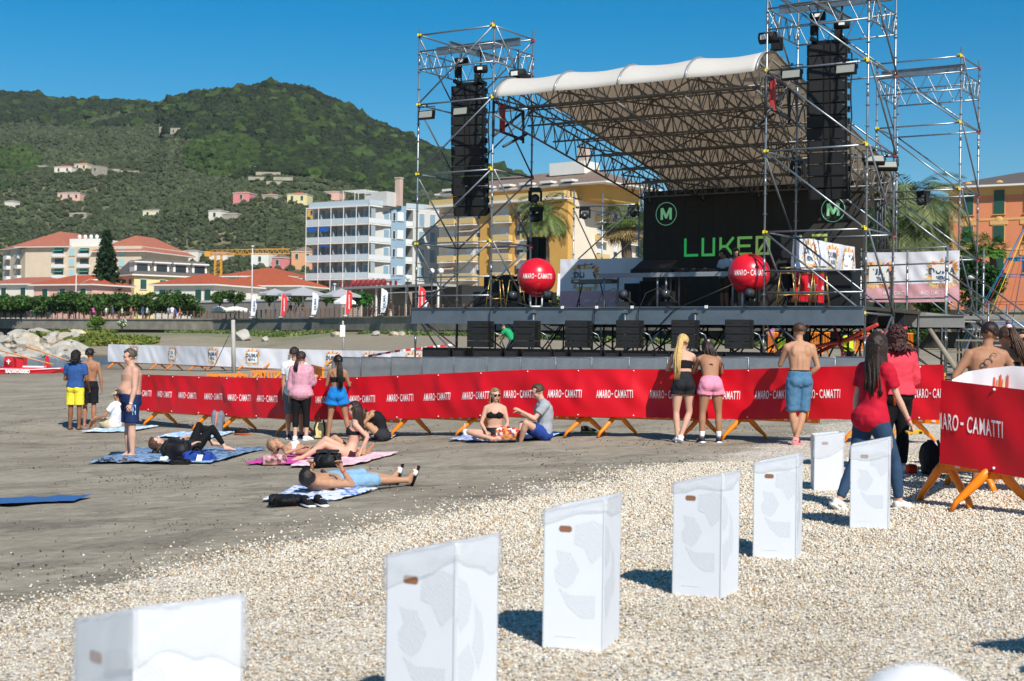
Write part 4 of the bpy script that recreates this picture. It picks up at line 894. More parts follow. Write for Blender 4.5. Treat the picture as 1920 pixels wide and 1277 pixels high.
# ---- table, keyboard, gear
for i, (u0, u1) in enumerate(((4.35, 6.3), (6.33, 8.6))):
    t = thing('stage_table', ('left of the two long grey tables on the stage, carrying the black mixer', 'right of the two long grey tables on the stage, before the two men')[i], 'table', S((u0+u1)/2, 3.5, ZD), SA, 'tables on the stage')
    L = u1-u0; mb = MB(); mb.box((0, 0, 1.02), (L, 1.0, .05)); mb.box((0, -.5, .97), (L, .04, .1)); mb.build('table_top', mat('table_alu', '9a9da1', .4, .4), t)
    for sx in (-1, 1):
        for sy in (-1, 1): mb = MB(); mb.tube([(sx*(L/2-.12), sy*.42, 0), (sx*(L/2-.12), sy*.42, 1.0)], .03, 6); mb.build('leg', MC['table_alu'], t)
def simple(name, label, cat, q, rz, parts, group=None, scale=1):
    t = thing(name, label, cat, q, rz, group)
    for nm, m, f in parts: mb = MB(); f(mb); mb.build(nm, m, t)
    return t
simple('mixing_desk', 'black mixing desk under a dark cover on the left table of the stage', 'mixer', S(5.9, 3.5, ZD+1.045), SA, [('desk', blk, lambda b: (b.box((0, 0, .06), (1.3, .6, .12)), b.add([(-.6, -.3, .12), (.6, -.3, .12), (.6, .3, .4), (-.6, .3, .4), (-.6, .3, .12), (.6, .3, .12)], [(0, 1, 2, 3), (3, 2, 5, 4), (0, 3, 4), (1, 5, 2)])))])
for i in range(5):
    simple('dj_player', 'black player on the right table of the stage, %s' % ('leftmost', 'second from the left', 'middle one', 'fourth from the left', 'nearest the two men')[i], 'music player', S(6.75+i*.36, 3.45, ZD+1.045), SA, [('body', blk, lambda b: b.box((0, 0, .05), (.32, .4, .1))), ('jog_wheel', blk2, lambda b: b.tube([(0, -.03, .1), (0, -.03, .125)], .1, 12)), ('knob', steel, lambda b: [b.box((x, .13, .11), (.02, .02, .03)) for x in (-.1, 0, .1)])], 'players on the stage table')
simple('keyboard', 'long grey electronic keyboard on a black crossed stand on the stage', 'keyboard', S(3.95, 3.4, ZD), SA, [('case', mat('kb_grey', '6d6b67', .5), lambda b: b.box((0, 0, .84), (1.35, .35, .12))), ('keys', white_p, lambda b: b.box((0, -.08, .905), (1.2, .16, .02))), ('stand', blk3, lambda b: [b.tube([(s_*.5, -.15, 0), (s_*.3, -.15, .78)], .02, 5) or b.tube([(s_*.5, .15, 0), (s_*.3, .15, .78)], .02, 5) for s_ in (-1, 1)]), ('marking', wtxt, lambda b: b.box((-.5, -.178, .85), (.16, .004, .03)))])
simple('microphone_stand', 'thin microphone stand before the keyboard on the stage', 'microphone stand', S(4.1, 2.3, ZD), SA, [('pole', blk3, lambda b: (b.tube([(0, 0, 0), (0, 0, 1.25)], .014, 5), b.tube([(-.05, 0, 1.25), (.35, 0, 1.27)], .012, 5), b.tube([(-.2, 0, .02), (0, 0, .15), (.2, 0, .02)], .012, 5))), ('microphone', blk, lambda b: b.ell((.38, 0, 1.28), (.04, .03, .03)))])
def case(label, u, v, z, d, rz=0): 
    mb = MB(); mb.box((0, 0, d[2]/2), d); mb.box((0, -d[1]/2-.004, d[2]/2), (d[0]*.86, .01, d[2]*.8), m=1)
    for s_ in (-1, 1): mb.box((s_*(d[0]/2-.02), -d[1]/2-.006, d[2]/2), (.03, .012, d[2]*.98), m=2)
    o = mb.build('equipment_case', [blk, blk2, dsteel]); o.location = S(u, v, z); o.rotation_euler = (0, 0, SA+rz); return tag(o, label, 'case')
case('tall black equipment case inside the left tower on the deck', .8, 3.2, ZD, (1.5, .7, .55)); case('black equipment case on top of another inside the left tower', .85, 3.2, ZD+.56, (.9, .6, .5), .15)
case('big black speaker cabinet raised behind the left red ball', on_line(1003, 4.6), 4.6, ZD+1.4, (.42, .45, .9))
case('plain black box hidden behind the left red ball', on_line(1003, 4.6), 4.6, ZD, (.5, .5, 1.39))
case('large black loudspeaker on the deck in front of the red banner', on_line(1577, 3.2), 3.2, ZD, (.75, .6, 1.0)); case('low black case on the deck at the right tower foot', 11.2, 1.4, ZD, (.8, .5, .12))
case('black power box behind the left table', 4.6, 5.2, ZD, (.9, .6, .85)); case('tall black rack under the tables on the stage', 5.4, 5.0, ZD, (1.2, .7, .9))
def pole_speaker(label, u, v, z, yaw):
    simple('stage_monitor', label, 'loudspeaker', S(u, v, ZD), SA+yaw, [('cabinet', blk, lambda b: b.box((0, 0, z), (.42, .4, .68), M=Matrix.Rotation(rad(8), 3, 'X'))), ('grille', blk2, lambda b: b.box((0, -.21, z), (.36, .015, .6), M=Matrix.Rotation(rad(8), 3, 'X'))), ('stand', blk3, lambda b: (b.tube([(0, 0, .1), (0, 0, z-.3)], .02, 6), [b.tube([(0, 0, .5), (.4*math.cos(a), .4*math.sin(a), 0)], .015, 5) for a in (0, 2.1, 4.2)]))])
pole_speaker('black loudspeaker on a pole right of the right red ball', 9.55, 4.4, 1.75, .3); pole_speaker('lower tilted loudspeaker behind the right red ball', 9.9, 3.6, .95, -.4)
def stool(label, u, v):
    def fr(b):
        for sx in (-1, 1):
            for sy in (-1, 1): b.tube([(sx*.24, sy*.24, 0), (sx*.15, sy*.15, .85)], .014, 5)
        for z, k in ((.3, .21), (.84, .15), (.98, .15)): b.tube([(-k, -k, z), (k, -k, z), (k, k, z), (-k, k, z), (-k, -k, z)], .012, 5)
    simple('bar_stool', label, 'stool', S(u, v, ZD), SA+.3, [('frame', mat('brass_wire', 'b99a5c', .35, .7), fr), ('seat', blk3, lambda b: b.box((0, 0, .86), (.32, .32, .03)))], 'brass wire bar stools on the stage')
stool('brass bar stool inside the left tower, left one', 1.5, 1.9); stool('brass bar stool inside the left tower, right one', 2.0, 2.2); stool('brass bar stool inside the right tower, left one', 10.9, .9); stool('brass bar stool in the middle of three in the right tower', 11.35, 1.1); stool('brass bar stool inside the right tower, right one', 11.8, .8)
for i, (u, lab) in enumerate(((3.0, 'cable loop over the deck edge left of the left ball'), (6.3, 'cable arching from a spotlight over the deck edge before the table'), (7.6, 'cable arching over the deck edge in front of the table middle'), (8.9, 'straight cable running down from the right red ball to the deck edge'))):
    mb = MB(); r = .28 if i in (1, 2) else .1
    mb.tube([(-.35, -.2, -.75), (-.3, -.2, -.1), (-.15, -.1, r*1.2), (.1, .1, r*1.7), (.35, .15, r*1.1), (.7, .2, .03)] if i < 3 else [(-1.1, -.2, -.6), (-.6, -.18, -.1), (.2, 0, .25), (.9, .1, .55)], .013, 5)
    o = mb.build('stage_cable', cable); o.location = S(u, 0, ZD); o.rotation_euler = (0, 0, SA); tag(o, lab, 'cable', 'cables over the stage edge')
# ------------------------------------------------------------ buildings
glass = mat('window_glass', '2c3238', .12, var=.1, spec=.7)
def window_mesh(w, h, fr, sh=None, mode='closed', name='window'):
    mb = MB(); mb.box((0, -.03, 0), (w+.16, .08, h+.16), m=0); mb.box((0, -.075, 0), (w, .03, h), m=1)
    mb.box((0, -.1, -h/2-.1), (w+.3, .2, .07), m=0)
    if sh:
        if mode == 'closed': mb.box((0, -.10, 0), (w, .05, h), m=2); [mb.box((0, -.128, -h/2+.1+k*h/9), (w*.95, .02, .03), m=2) for k in range(9)]
        elif mode == 'open': [mb.box((s*(w*.75), -.09, 0), (w*.48, .05, h), m=2) for s in (-1, 1)]
        else: mb.box((0, -.09, h*.25), (w, .05, h*.5), m=2)
    return mb.mesh(name, [fr, glass, sh or fr])
class Building:
    def __init__(s, label, A, B, z0, depth, name='building', cat='building', group=None):
        A = Vector((*A, 0)); B = Vector((*B, 0)); d = B-A; s.L = d.length; s.rz = math.atan2(d.y, d.x); s.z0 = z0; s.D = depth
        s.t = thing(name, label, cat, (A.x, A.y, z0), s.rz, group)
    def wall(s, H, m, name='wall', x0=0, x1=None, y0=0, y1=None, z=0):
        x1 = s.L if x1 is None else x1; y1 = s.D if y1 is None else y1; mb = MB(); mb.box(((x0+x1)/2, (y0+y1)/2, z+H/2), (x1-x0, y1-y0, H)); return mb.build(name, m, s.t)
    def hip(s, z, h, m, over=.6, x0=0, x1=None, y0=0, y1=None, name='roof', ridge=.0):
        x1 = s.L if x1 is None else x1; y1 = s.D if y1 is None else y1; x0 -= over; x1 += over; y0 -= over; y1 += over; W = min(x1-x0, y1-y0)/2
        if x1-x0 > y1-y0: r0, r1 = (x0+W, (y0+y1)/2), (x1-W, (y0+y1)/2)
        else: r0, r1 = ((x0+x1)/2, y0+W), ((x0+x1)/2, y1-W)
        mb = MB(); vs = [(x0, y0, z), (x1, y0, z), (x1, y1, z), (x0, y1, z), (*r0, z+h), (*r1, z+h)]
        fs = [(0, 1, 5, 4), (1, 2, 5), (2, 3, 4, 5), (3, 0, 4)] if x1-x0 > y1-y0 else [(0, 1, 4), (1, 2, 5, 4), (2, 3, 5), (3, 0, 4, 5)]
        mb.add(vs, fs); mb.box(((x0+x1)/2, (y0+y1)/2, z-.12), (x1-x0-.02, y1-y0-.02, .22), m=1); return mb.build(name, [m, white_w], s.t)
    def face(s, p0, p1, rows, me, z_, name='window'):
        """windows of one mesh at fractions along the face p0-p1 (local, left to right from outside)"""
        dx, dy = p1[0]-p0[0], p1[1]-p0[1]; an = math.atan2(dy, dx)
        for f in rows:
            for z in z_: link(name, me, s.t, loc=(p0[0]+dx*f, p0[1]+dy*f, z), rot=(0, 0, an))
white_w = mat('white_plaster', 'd8d5cd', .75, var=.06, vs=.4)
def plaster(n, c): return mat(n, c, .85, var=.1, vs=.3)
def tile(n, c):
    m = mat(n, c, .8, var=.28, vs=2.2, bump=.5, bs=7); return m
tileo = tile('orange_roof_tile', 'a8512f'); tiler = tile('faded_roof_tile', 'a5624b'); tileb = tile('brown_roof_tile', '7d6a5c'); slate = mat('grey_slate', '5a534f', .8, var=.25, vs=3)
def at(px, Y): return ((px-960)/F*Y, Y)
def zat(px, py, Y): return P(px, py, Y).z
grn = mat('green_shutter', '1f4a3c', .6, var=.15, vs=3); blu = mat('greyblue_shutter', '7d98a8', .6, var=.1); wsh = mat('white_shutter', 'cfd2d2', .6, var=.05)
def balcony_mesh(w, d, rail, slab, h=1.0, solid=True, awn=None):
    mb = MB(); mb.box((0, -d/2, -.08), (w, d, .18), m=0)
    if solid:
        mb.box((0, -d+.03, h/2+.02), (w, .04, h*.86), m=1); [mb.box((s*(w/2-.03), -d/2, h/2+.02), (.04, d, h*.86), m=1) for s in (-1, 1)]
    else: [mb.box((-w/2+.05+k*(w-.1)/14, -d+.03, h/2), (.03, .03, h), m=1) for k in range(15)]
    mb.box((0, -d+.03, h), (w, .07, .06), m=0)
    if awn: mb.add([(-w*.48, -.05, 2.35), (w*.48, -.05, 2.35), (w*.48, -d-.2, 1.75), (-w*.48, -d-.2, 1.75)], [(0, 1, 2, 3), (3, 2, 1, 0)][:1], m=2)
    return mb.mesh('balcony', [slab, rail, awn or slab])
# --- white and grey-blue apartment block
Cn = at(689, 236); Lf = at(571, 243.5)
b = Building('modern white and grey-blue apartment block with long glass balconies on its left face', Lf, Cn, ZP, 16, 'apartment_block')
lt = plaster('pale_grey_plaster', 'bdbcb7'); lb = plaster('grey_blue_plaster', '8199aa'); fh = 3.05; zt = zat(689, 384, 236)-ZP; nf = 5
zf = [zt-fh*(k+1) for k in range(5)]      # floor levels below the eave
b.wall(zt-.1, lt, x0=0, x1=b.L-1.9, y0=1.7)
inv = Matrix.Rotation(-b.rz, 3, 'Z'); loc = lambda p: inv @ Vector((p[0]-Lf[0], p[1]-Lf[1], 0))
R0 = loc(at(730, 240.0)); R1 = loc(at(758, 241.5)); R2 = loc(at(830, 246))
def sideface(T, p0, p1, H, m, name, th=.5, z=0):
    d = Vector((p1[0]-p0[0], p1[1]-p0[1], 0)); n = Vector((-d.y, d.x, 0)).normalized(); c = (Vector((p0[0], p0[1], 0))+Vector((p1[0], p1[1], 0)))/2+n*th/2
    mb = MB(); mb.box((c.x, c.y, z+H/2), (d.length, th, H), rz=math.atan2(d.y, d.x)); return mb.build(name, m, T)
sideface(b.t, R0, R1, zt+.4, lb, 'blue_wall', 4); sideface(b.t, R1+Vector((.6, 1.2, 0)), R2+Vector((.6, 1.2, 0)), zt-.1, lt, 'rear_wall', 6)
sideface(b.t, (b.L-.9, 1.6), R0+Vector((.1, 1.3, 0)), zt-.1, lt, 'side_wall', 4)
for k in range(6):
    z = zt-fh*k
    mb = MB(); mb.box((b.L/2, .9, z-.08), (b.L+.2, 1.9, .2))
    d = R0-Vector((b.L, 0, 0)); n_ = Vector((-d.y, d.x, 0)).normalized(); c = Vector((b.L, 0, 0))+d/2+n_*.75; mb.box((c.x, c.y, z-.085), (d.length, 1.5, .2), rz=math.atan2(d.y, d.x))
    d2 = R2-R1; n2 = Vector((-d2.y, d2.x, 0)).normalized(); c = R1+d2/2+n2*.8; mb.box((c.x, c.y, z-.09), (d2.length, 1.6, .2), rz=math.atan2(d2.y, d2.x)); mb.build('floor_slab', white_w, b.t)
    if k < 5 or 1:
        gl = mat('balcony_glass', 'aab8bf', .2, var=.05, spec=.6); mb = MB(); zz = z+.55
        if k: mb.box((b.L/2, .02, z+.55), (b.L, .05, .98)); 
        else: mb.box((b.L/2, .6, z+.55), (b.L, .05, .9), m=0)
        for a, bb in (((b.L, 0), R0), (R1, R2)):
            dd = Vector((bb[0]-a[0], bb[1]-a[1], 0)); mb.box(((a[0]+bb[0])/2, (a[1]+bb[1])/2, z+.5), (dd.length, .05, .85), rz=math.atan2(dd.y, dd.x), m=0 if not k else 1)
        mb.build('balcony_rail', [gl, mat('white_rail', 'c9cfd2', .5, var=.05)] if not k else [mat('milky_glass', 'b9c2c6', .3, var=.06), MC['white_rail'] if 'white_rail' in MC else gl], b.t)
for i in range(6):
    mb = MB(); x = b.L*i/5; mb.box((x, -.03, (zt)/2), (.1, .1, zt)); mb.build('column', white_w, b.t)
    if i: mb = MB(); mb.box((x-.02, 1.1, zt/2-.2), (.06, 1.1, zt-.6)); mb.build('partition', mat('partition_grey', '98a2a8', .7), b.t)
shm = window_mesh(1.0, 2.2, white_w, blu); dkm = window_mesh(.7, 2.2, white_w, None)
for k in range(5):
    z = zf[k]+1.25
    for i in range(5):
        link('window', shm, b.t, loc=(b.L*(i+.5)/5-.2, 1.7, z), scale=(1.35, 1, 1))
        if (i+k) % 2: link('window', dkm, b.t, loc=(b.L*(i+.5)/5+.7, 1.7, z))
aw = mat('blue_awning', '1d56a4', .7, var=.1)
mb = MB()
for i in (0, 1): mb.box((b.L*(i+.5)/5, -.15, zf[1]+2.35), (1.9, .1, .85))
mb.box((b.L*(1.5)/5, .1, zf[2]+2.6), (1.9, .1, .35)); mb.box((b.L-1, .1, zf[2]+2.8), (0.1, .1, .1)); mb.build('awning', aw, b.t)
an = math.atan2((R1-R0).y, (R1-R0).x)
wm = window_mesh(1.0, 1.3, white_w, wsh)
for k in range(5):
    q = R0.lerp(R1, .62); link('window', wm, b.t, loc=(q.x, q.y, zf[k]+1.6), rot=(0, 0, an)); q = R0.lerp(R1, .2); link('window', dkm, b.t, loc=(q.x, q.y, zf[k]+1.5), rot=(0, 0, an), scale=(.6, 1, .6))
    for f in (.22, .5, .8): q = (R1+Vector((.6, 1.2, 0))).lerp(R2+Vector((.6, 1.2, 0)), f); link('window', shm, b.t, loc=(q.x, q.y, zf[k]+1.25), rot=(0, 0, math.atan2(d2.y, d2.x)))
    q = Vector((b.L-.9, 1.6, 0)).lerp(R0+Vector((.1, 1.3, 0)), .6); dd = R0+Vector((.1, 1.3, 0))-Vector((b.L-.9, 1.6, 0)); link('window', shm, b.t, loc=(q.x, q.y, zf[k]+1.25), rot=(0, 0, math.atan2(dd.y, dd.x)))
mb = MB(); mb.box((b.L-1, 5, zt+1.3), (4.5, 4, 2.4)); mb.build('penthouse', lt, b.t)
mb = MB(); mb.box((b.L+1.5, 6, zt+2.6), (1.0, .9, 4.6)); mb.box((b.L+1.5, 6, zt+5.0), (1.2, 1.1, .2)); mb.build('chimney', plaster('brick_pink', 'b9a293'), b.t)
mb = MB()
for x in (7.3, 9.8, 12.0): mb.box((x, 1, zt+1.4), (.08, .08, 2.6)); mb.box((x, 5, zt+1.4), (.08, .08, 2.6))
for y in np.arange(1, 5.1, .8): mb.box((9.6, y, zt+2.7), (5.2, .07, .1))
mb.build('pergola', white_w, b.t)
mb = MB()
g = random.Random(8)
for k in range(1, 6):
    for i in range(9): x = g.uniform(.4, b.L-.4)*1.0; mb.box((x, .6, zt-fh*k+.55), (g.uniform(.2, .6), .4, g.uniform(.7, 1.5)))
o = mb.build('balcony_furniture', mat('clutter', '6f6a62', .8, var=.5, vs=1.2), b.t); o['kind'] = 'stuff'
# --- yellow apartment block
A1 = at(811, 236); A2 = at(1062, 218)
b = Building('large yellow and cream apartment block with beige balconies behind the left tower', A1, A2, ZP, 18, 'apartment_block')
yl = plaster('ochre_plaster', 'c99a4e'); cr = plaster('cream_plaster', 'd3c6b2'); fh = 3.02; zt = zat(1062, 372, 218)-ZP
b.wall(zt, cr, y0=1.2); inv = Matrix.Rotation(-b.rz, 3, 'Z'); Q1 = inv @ Vector((at(1190, 232)[0]-A1[0], 232-A1[1], 0))
sideface(b.t, (b.L, 0), Q1, zt, yl, 'side_wall', 6)
for x0, x1 in ((.0, 1.0), (.34, .40), (.56, .60), (.86, 1.0)):
    if x1-x0 < .5: b.wall(zt, yl, 'ochre_strip', x0=b.L*x0, x1=b.L*x1-.01, y0=.7, y1=1.25)
rl_ = mat('beige_balcony', 'c9ad74', .6, var=.08); awn = mat('striped_awning', 'b39a8c', .8, var=.15, vs=8)
bal = balcony_mesh(3.6, 1.4, rl_, white_w); balA = balcony_mesh(3.6, 1.4, rl_, white_w, awn=awn); wm2 = window_mesh(1.3, 1.5, white_w, wsh, 'half'); dm2 = window_mesh(1.6, 2.1, white_w, wsh, 'half')
for k in range(6):
    z = zt-fh*(k+1)
    for f in (.05, .20, .47, .68): link('balcony', bal if (k+int(f*10)) % 3 else balA, b.t, loc=(b.L*f+1.4, 1.15, z)); link('window', dm2, b.t, loc=(b.L*f+1.4, 1.18, z+1.15))
    for f in (.30, .60, .90): link('window', wm2, b.t, loc=(b.L*f+.8, 1.18, z+1.6))
    dd = Q1-Vector((b.L, 0, 0)); an = math.atan2(dd.y, dd.x)
    for f in (.45, .9):
        q = Vector((b.L, 0, 0))+dd*f; link('balcony', bal, b.t, loc=(q.x, q.y, z), rot=(0, 0, an), scale=(.7, .8, 1)); link('window', dm2, b.t, loc=(q.x, q.y, z+1.15), rot=(0, 0, an))
    q = Vector((b.L, 0, 0))+dd*.68; link('window', wm2, b.t, loc=(q.x, q.y, z+1.6), rot=(0, 0, an), scale=(.7, 1, 1))
mb = MB(); mb.box((b.L*.47, .4, zt+.1), (b.L+1.5, 2.6, .35)); mb.build('terrace_slab', white_w, b.t); b.wall(2.4, yl, 'attic', x0=1, x1=b.L+4, y0=3.2, y1=14, z=zt)
mb = MB(); mb.box((b.L*.5, -.7, zt+.75), (b.L+1, .05, .9)); 
for f in np.linspace(0, 1, 10): q = Vector((b.L, 0, 0)).lerp(Q1, f); mb.box((q.x, q.y-.4, zt+.7), (1.6, .05, .9), rz=an)
mb.build('terrace_rail', rl_, b.t)
b.hip(zt+2.5, 3.0, tileb, 1.2, x0=0, x1=b.L+5, y0=2.4, y1=15)
for i in range(7):
    mb = MB(); x = 2+i*(b.L-1)/6.5; mb.box((x, 1.6, zt+2.95), (2.2, 1.6, .35)); mb.build('dormer_canopy', white_w, b.t)
mb = MB(); mb.box((b.L*.82, 8, zt+5.6), (7, 4, 2.0)); mb.build('roof_room', white_w, b.t); mb = MB(); mb.box((b.L*.9, 7.5, zt+7.3), (1.5, 1.2, 3.2)); mb.tube([(b.L*.91, 7.5, zt+8.5), (b.L*.91, 7.5, zt+11)], .08, 4); mb.build('chimney', plaster('brick_pink', 'b79482'), b.t)
# --- orange building right
A1 = at(1776, 176); A2 = at(2060, 167)
b = Building('orange palazzo with dark green shutters and a grey roof at the right edge', A1, A2, ZP, 14, 'apartment_block'); po = plaster('orange_plaster', 'cf7f58'); py_ = plaster('ochre_trim', 'cfa264')
zt = zat(1776, 353, 176)-ZP; b.wall(zt-.4, po); b.wall(1.1, py_, 'frieze', x0=-.06, x1=b.L+.06, y0=-.06, z=zt-1.1); b.hip(zt+.1, 2.3, slate, 1.3)
ww = b.L/11.3; wf_ = window_mesh(1.25, 2.9, py_, grn); wlo = window_mesh(1.25, 2.0, py_, grn)
zz = [zat(1870, 377, 172)-ZP, zat(1870, 437, 172)-ZP, zat(1870, 495, 172)-ZP]
for px in (1812, 1870, 1927, 1985):
    f = np.interp(px, [1776, 2060], [0, 1]); f = f*150/(150*f+176*(1-f)) if 0 else f*176/(176*f+150*(1-f))*1.0
    x = None
    for tt in np.linspace(0, 1, 300):
        X, Y = A1[0]+(A2[0]-A1[0])*tt, A1[1]+(A2[1]-A1[1])*tt
        if 960+F*X/Y >= px: x = tt*b.L; break
    for z, me in zip(zz, (wf_, wlo, wlo)):
        link('window', me, b.t, loc=(x, 0, z)); mb = MB(); mb.box((x, -.05, z+(1.9 if me is wf_ else 1.35)), (2.1, .12, .5)); mb.ell((x, -.05, z+(1.7 if me is wlo else 2.2)), (.5, .08, .45), n=8, k=5); mb.build('window_crest', py_, b.t)
for z in (zz[0]-2.1, zz[1]-1.9): mb = MB(); mb.box((b.L/2, -.02, z), (b.L+.1, .1, .25)); mb.build('string_course', py_, b.t)
# --- beige apartments far left
A1 = at(45, 420); A2 = at(262, 408)
b = Building('large beige apartment block with faded red roofs at the far left', A1, A2, ZP, 26, 'apartment_block'); be = plaster('beige_plaster', 'c9b79f'); zt = zat(45, 463, 420)-ZP
b.wall(zt, be); W = b.L; b.hip(zt, 5.2, tiler, 1.2, x0=-2, x1=W*.36); b.hip(zt-1.5, 5.2, tiler, 1.2, x0=W*.62, x1=W+1)
mb = MB(); mb.box((W*.5, 6, zt+1.0), (W*.26, 10, 2.6)); [mb.ell((W*(.42+.05*k), 3, zt+3.0), (.7, .3, .7), n=7, k=5) for k in range(4)]; mb.build('roof_terrace', white_w, b.t)
bb = balcony_mesh(3.6, 1.2, wsh, be); bg_ = balcony_mesh(3.6, 1.2, wsh, be, awn=mat('green_awning', '2b8577', .7)); wl = window_mesh(1.8, 2.2, be, mat('pale_blue_shutter', '9cc0c4', .6, var=.05)); dd_ = window_mesh(3.0, 2.4, be)
for k in range(6):
    z = zt-3.1*(k+1)
    for f in (.30, .52): link('window', dd_, b.t, loc=(W*f, 0, z+1.4)); link('balcony', bb if k % 2 else bg_, b.t, loc=(W*f, 0, z))
    for f in (.41, .66, .84): link('window', wl, b.t, loc=(W*f, 0, z+1.5))
sideL = Building('narrow shaded wing of beige flats with small balconies, left edge', at(3, 434), at(45, 420), ZP, 20, 'apartment_block'); sideL.wall(zt, be); sideL.hip(zt, 4.2, tiler, .8)
for k in range(6):
    for f in (.27, .75): link('window', dd_, sideL.t, loc=(sideL.L*f, 0, zt-3.1*(k+1)+1.4), scale=(.8, 1, 1)); link('balcony', bb, sideL.t, loc=(sideL.L*f, 0, zt-3.1*(k+1)), scale=(.8, 1, 1))
# --- mansard villa
A1 = at(250, 250); A2 = at(388, 258)
b = Building('pale yellow villa with grey mansard roof and white dormers left of the orange roofs', A1, A2, ZP, 9, 'villa'); ye = plaster('pale_yellow_plaster', 'd8c592'); zt = zat(250, 514, 250)-ZP
b.wall(zt, ye)
mb = MB(); x0, x1, y0, y1 = -.5, b.L+.5, -.5, 9.5; h = zat(250, 484, 250)-ZP-zt; k = 1.6
mb.add([(x0, y0, zt), (x1, y0, zt), (x1, y1, zt), (x0, y1, zt), (x0+k+1, y0+k, zt+h), (x1-.6, y0+k, zt+h), (x1-.6, y1-k, zt+h), (x0+k+1, y1-k, zt+h)], [(0, 1, 5, 4), (1, 2, 6, 5), (2, 3, 7, 6), (3, 0, 4, 7), (4, 5, 6, 7)])
mb.box(((x0+x1)/2, 4.5, zt-.12), (x1-x0+.3, 10.3, .24), m=1); mb.build('roof', [slate, white_w], b.t)
gw = window_mesh(1.1, 1.7, white_w, grn); dwm = window_mesh(2.2, 1.6, white_w)
b.face((0, 9), (0, 0), (.2, .5, .8), gw, (zt-1.7, zt-4.9))
for f in (.12, .38, .64, .88): link('window', gw, b.t, loc=(b.L*f, 0, zt-1.7)); link('window', gw, b.t, loc=(b.L*f, 0, zt-4.9))
for f in (.1, .36, .62, .88): mb = MB(); mb.box((b.L*f, 1.1, zt+1.1), (2.8, 2.4, 2.0), m=0); mb.box((b.L*f, .6, zt+2.2), (3.2, 2.6, .25), m=0); mb.box((b.L*f, -.13, zt+1.1), (2.0, .06, 1.5), m=1); mb.build('dormer', [white_w, glass], b.t)
# --- low houses with orange roofs
def house(label, pa, ya, pb, yb, eave, ridge, Y, col, rm, D=9, wins=(), group='orange roofed low houses behind the promenade', wm=gw, zb=None, name='low_house'):
    A = at(pa, ya); B = at(pb, yb); b = Building(label, A, B, ZP if zb is None else zb, D, name, 'house', group); zt = zat(pa, eave, ya)-b.z0; h = (ridge and (eave-ridge)/ppm(ya+D*.5)) or .3
    b.wall(zt, col); b.hip(zt+.05, h, rm, .7) if ridge else b.wall(.3, white_w, 'roof', x0=-.1, x1=b.L+.1, y0=-.1, y1=D+.1, z=zt)
    for f, z in wins: link('window', wm, b.t, loc=(b.L*f, 0, zt-z))
    return b
crm = plaster('off_white_plaster', 'd6d0c2'); pk = plaster('pale_pink_plaster', 'd3a898'); pkk = plaster('strong_pink_plaster', 'cf8080')
house('low white house with a faded orange roof at the left edge', -30, 262, 92, 255, 533, 519, 0, crm, tiler, wins=((.3, 1.6), (.6, 1.6), (.85, 1.6)))
house('low pale house with orange hipped roof in front of the beige flats', 62, 236, 172, 230, 534, 515, 0, pk, tileo, wins=((.2, 1.6), (.5, 1.6), (.85, 1.6)))
house('small white house with orange roof between the flats and the dark conifer', 150, 250, 205, 248, 537, 520, 0, crm, tileo, wins=((.5, 1.6),))
house('wide house with orange roof and green shutters right of the yellow villa', 287, 224, 400, 219, 534, 511, 0, crm, tileo, 12, ((.15, 1.7), (.4, 1.7), (.75, 1.7), (.9, 1.7)))
house('wide orange roof with skylights directly below the crane', 385, 238, 560, 232, 536, 514, 0, crm, tileo, 12, ((.1, 1.7), (.4, 1.7), (.75, 1.7)))
house('large orange roof topped by two dishes behind the other orange roofs', 412, 262, 540, 258, 518, 500, 0, crm, tileo, 12)
house('orange roof partly hidden by the left end of the white block', 525, 262, 620, 256, 523, 510, 0, plaster('tan_plaster', 'b59372'), tileo, 10)
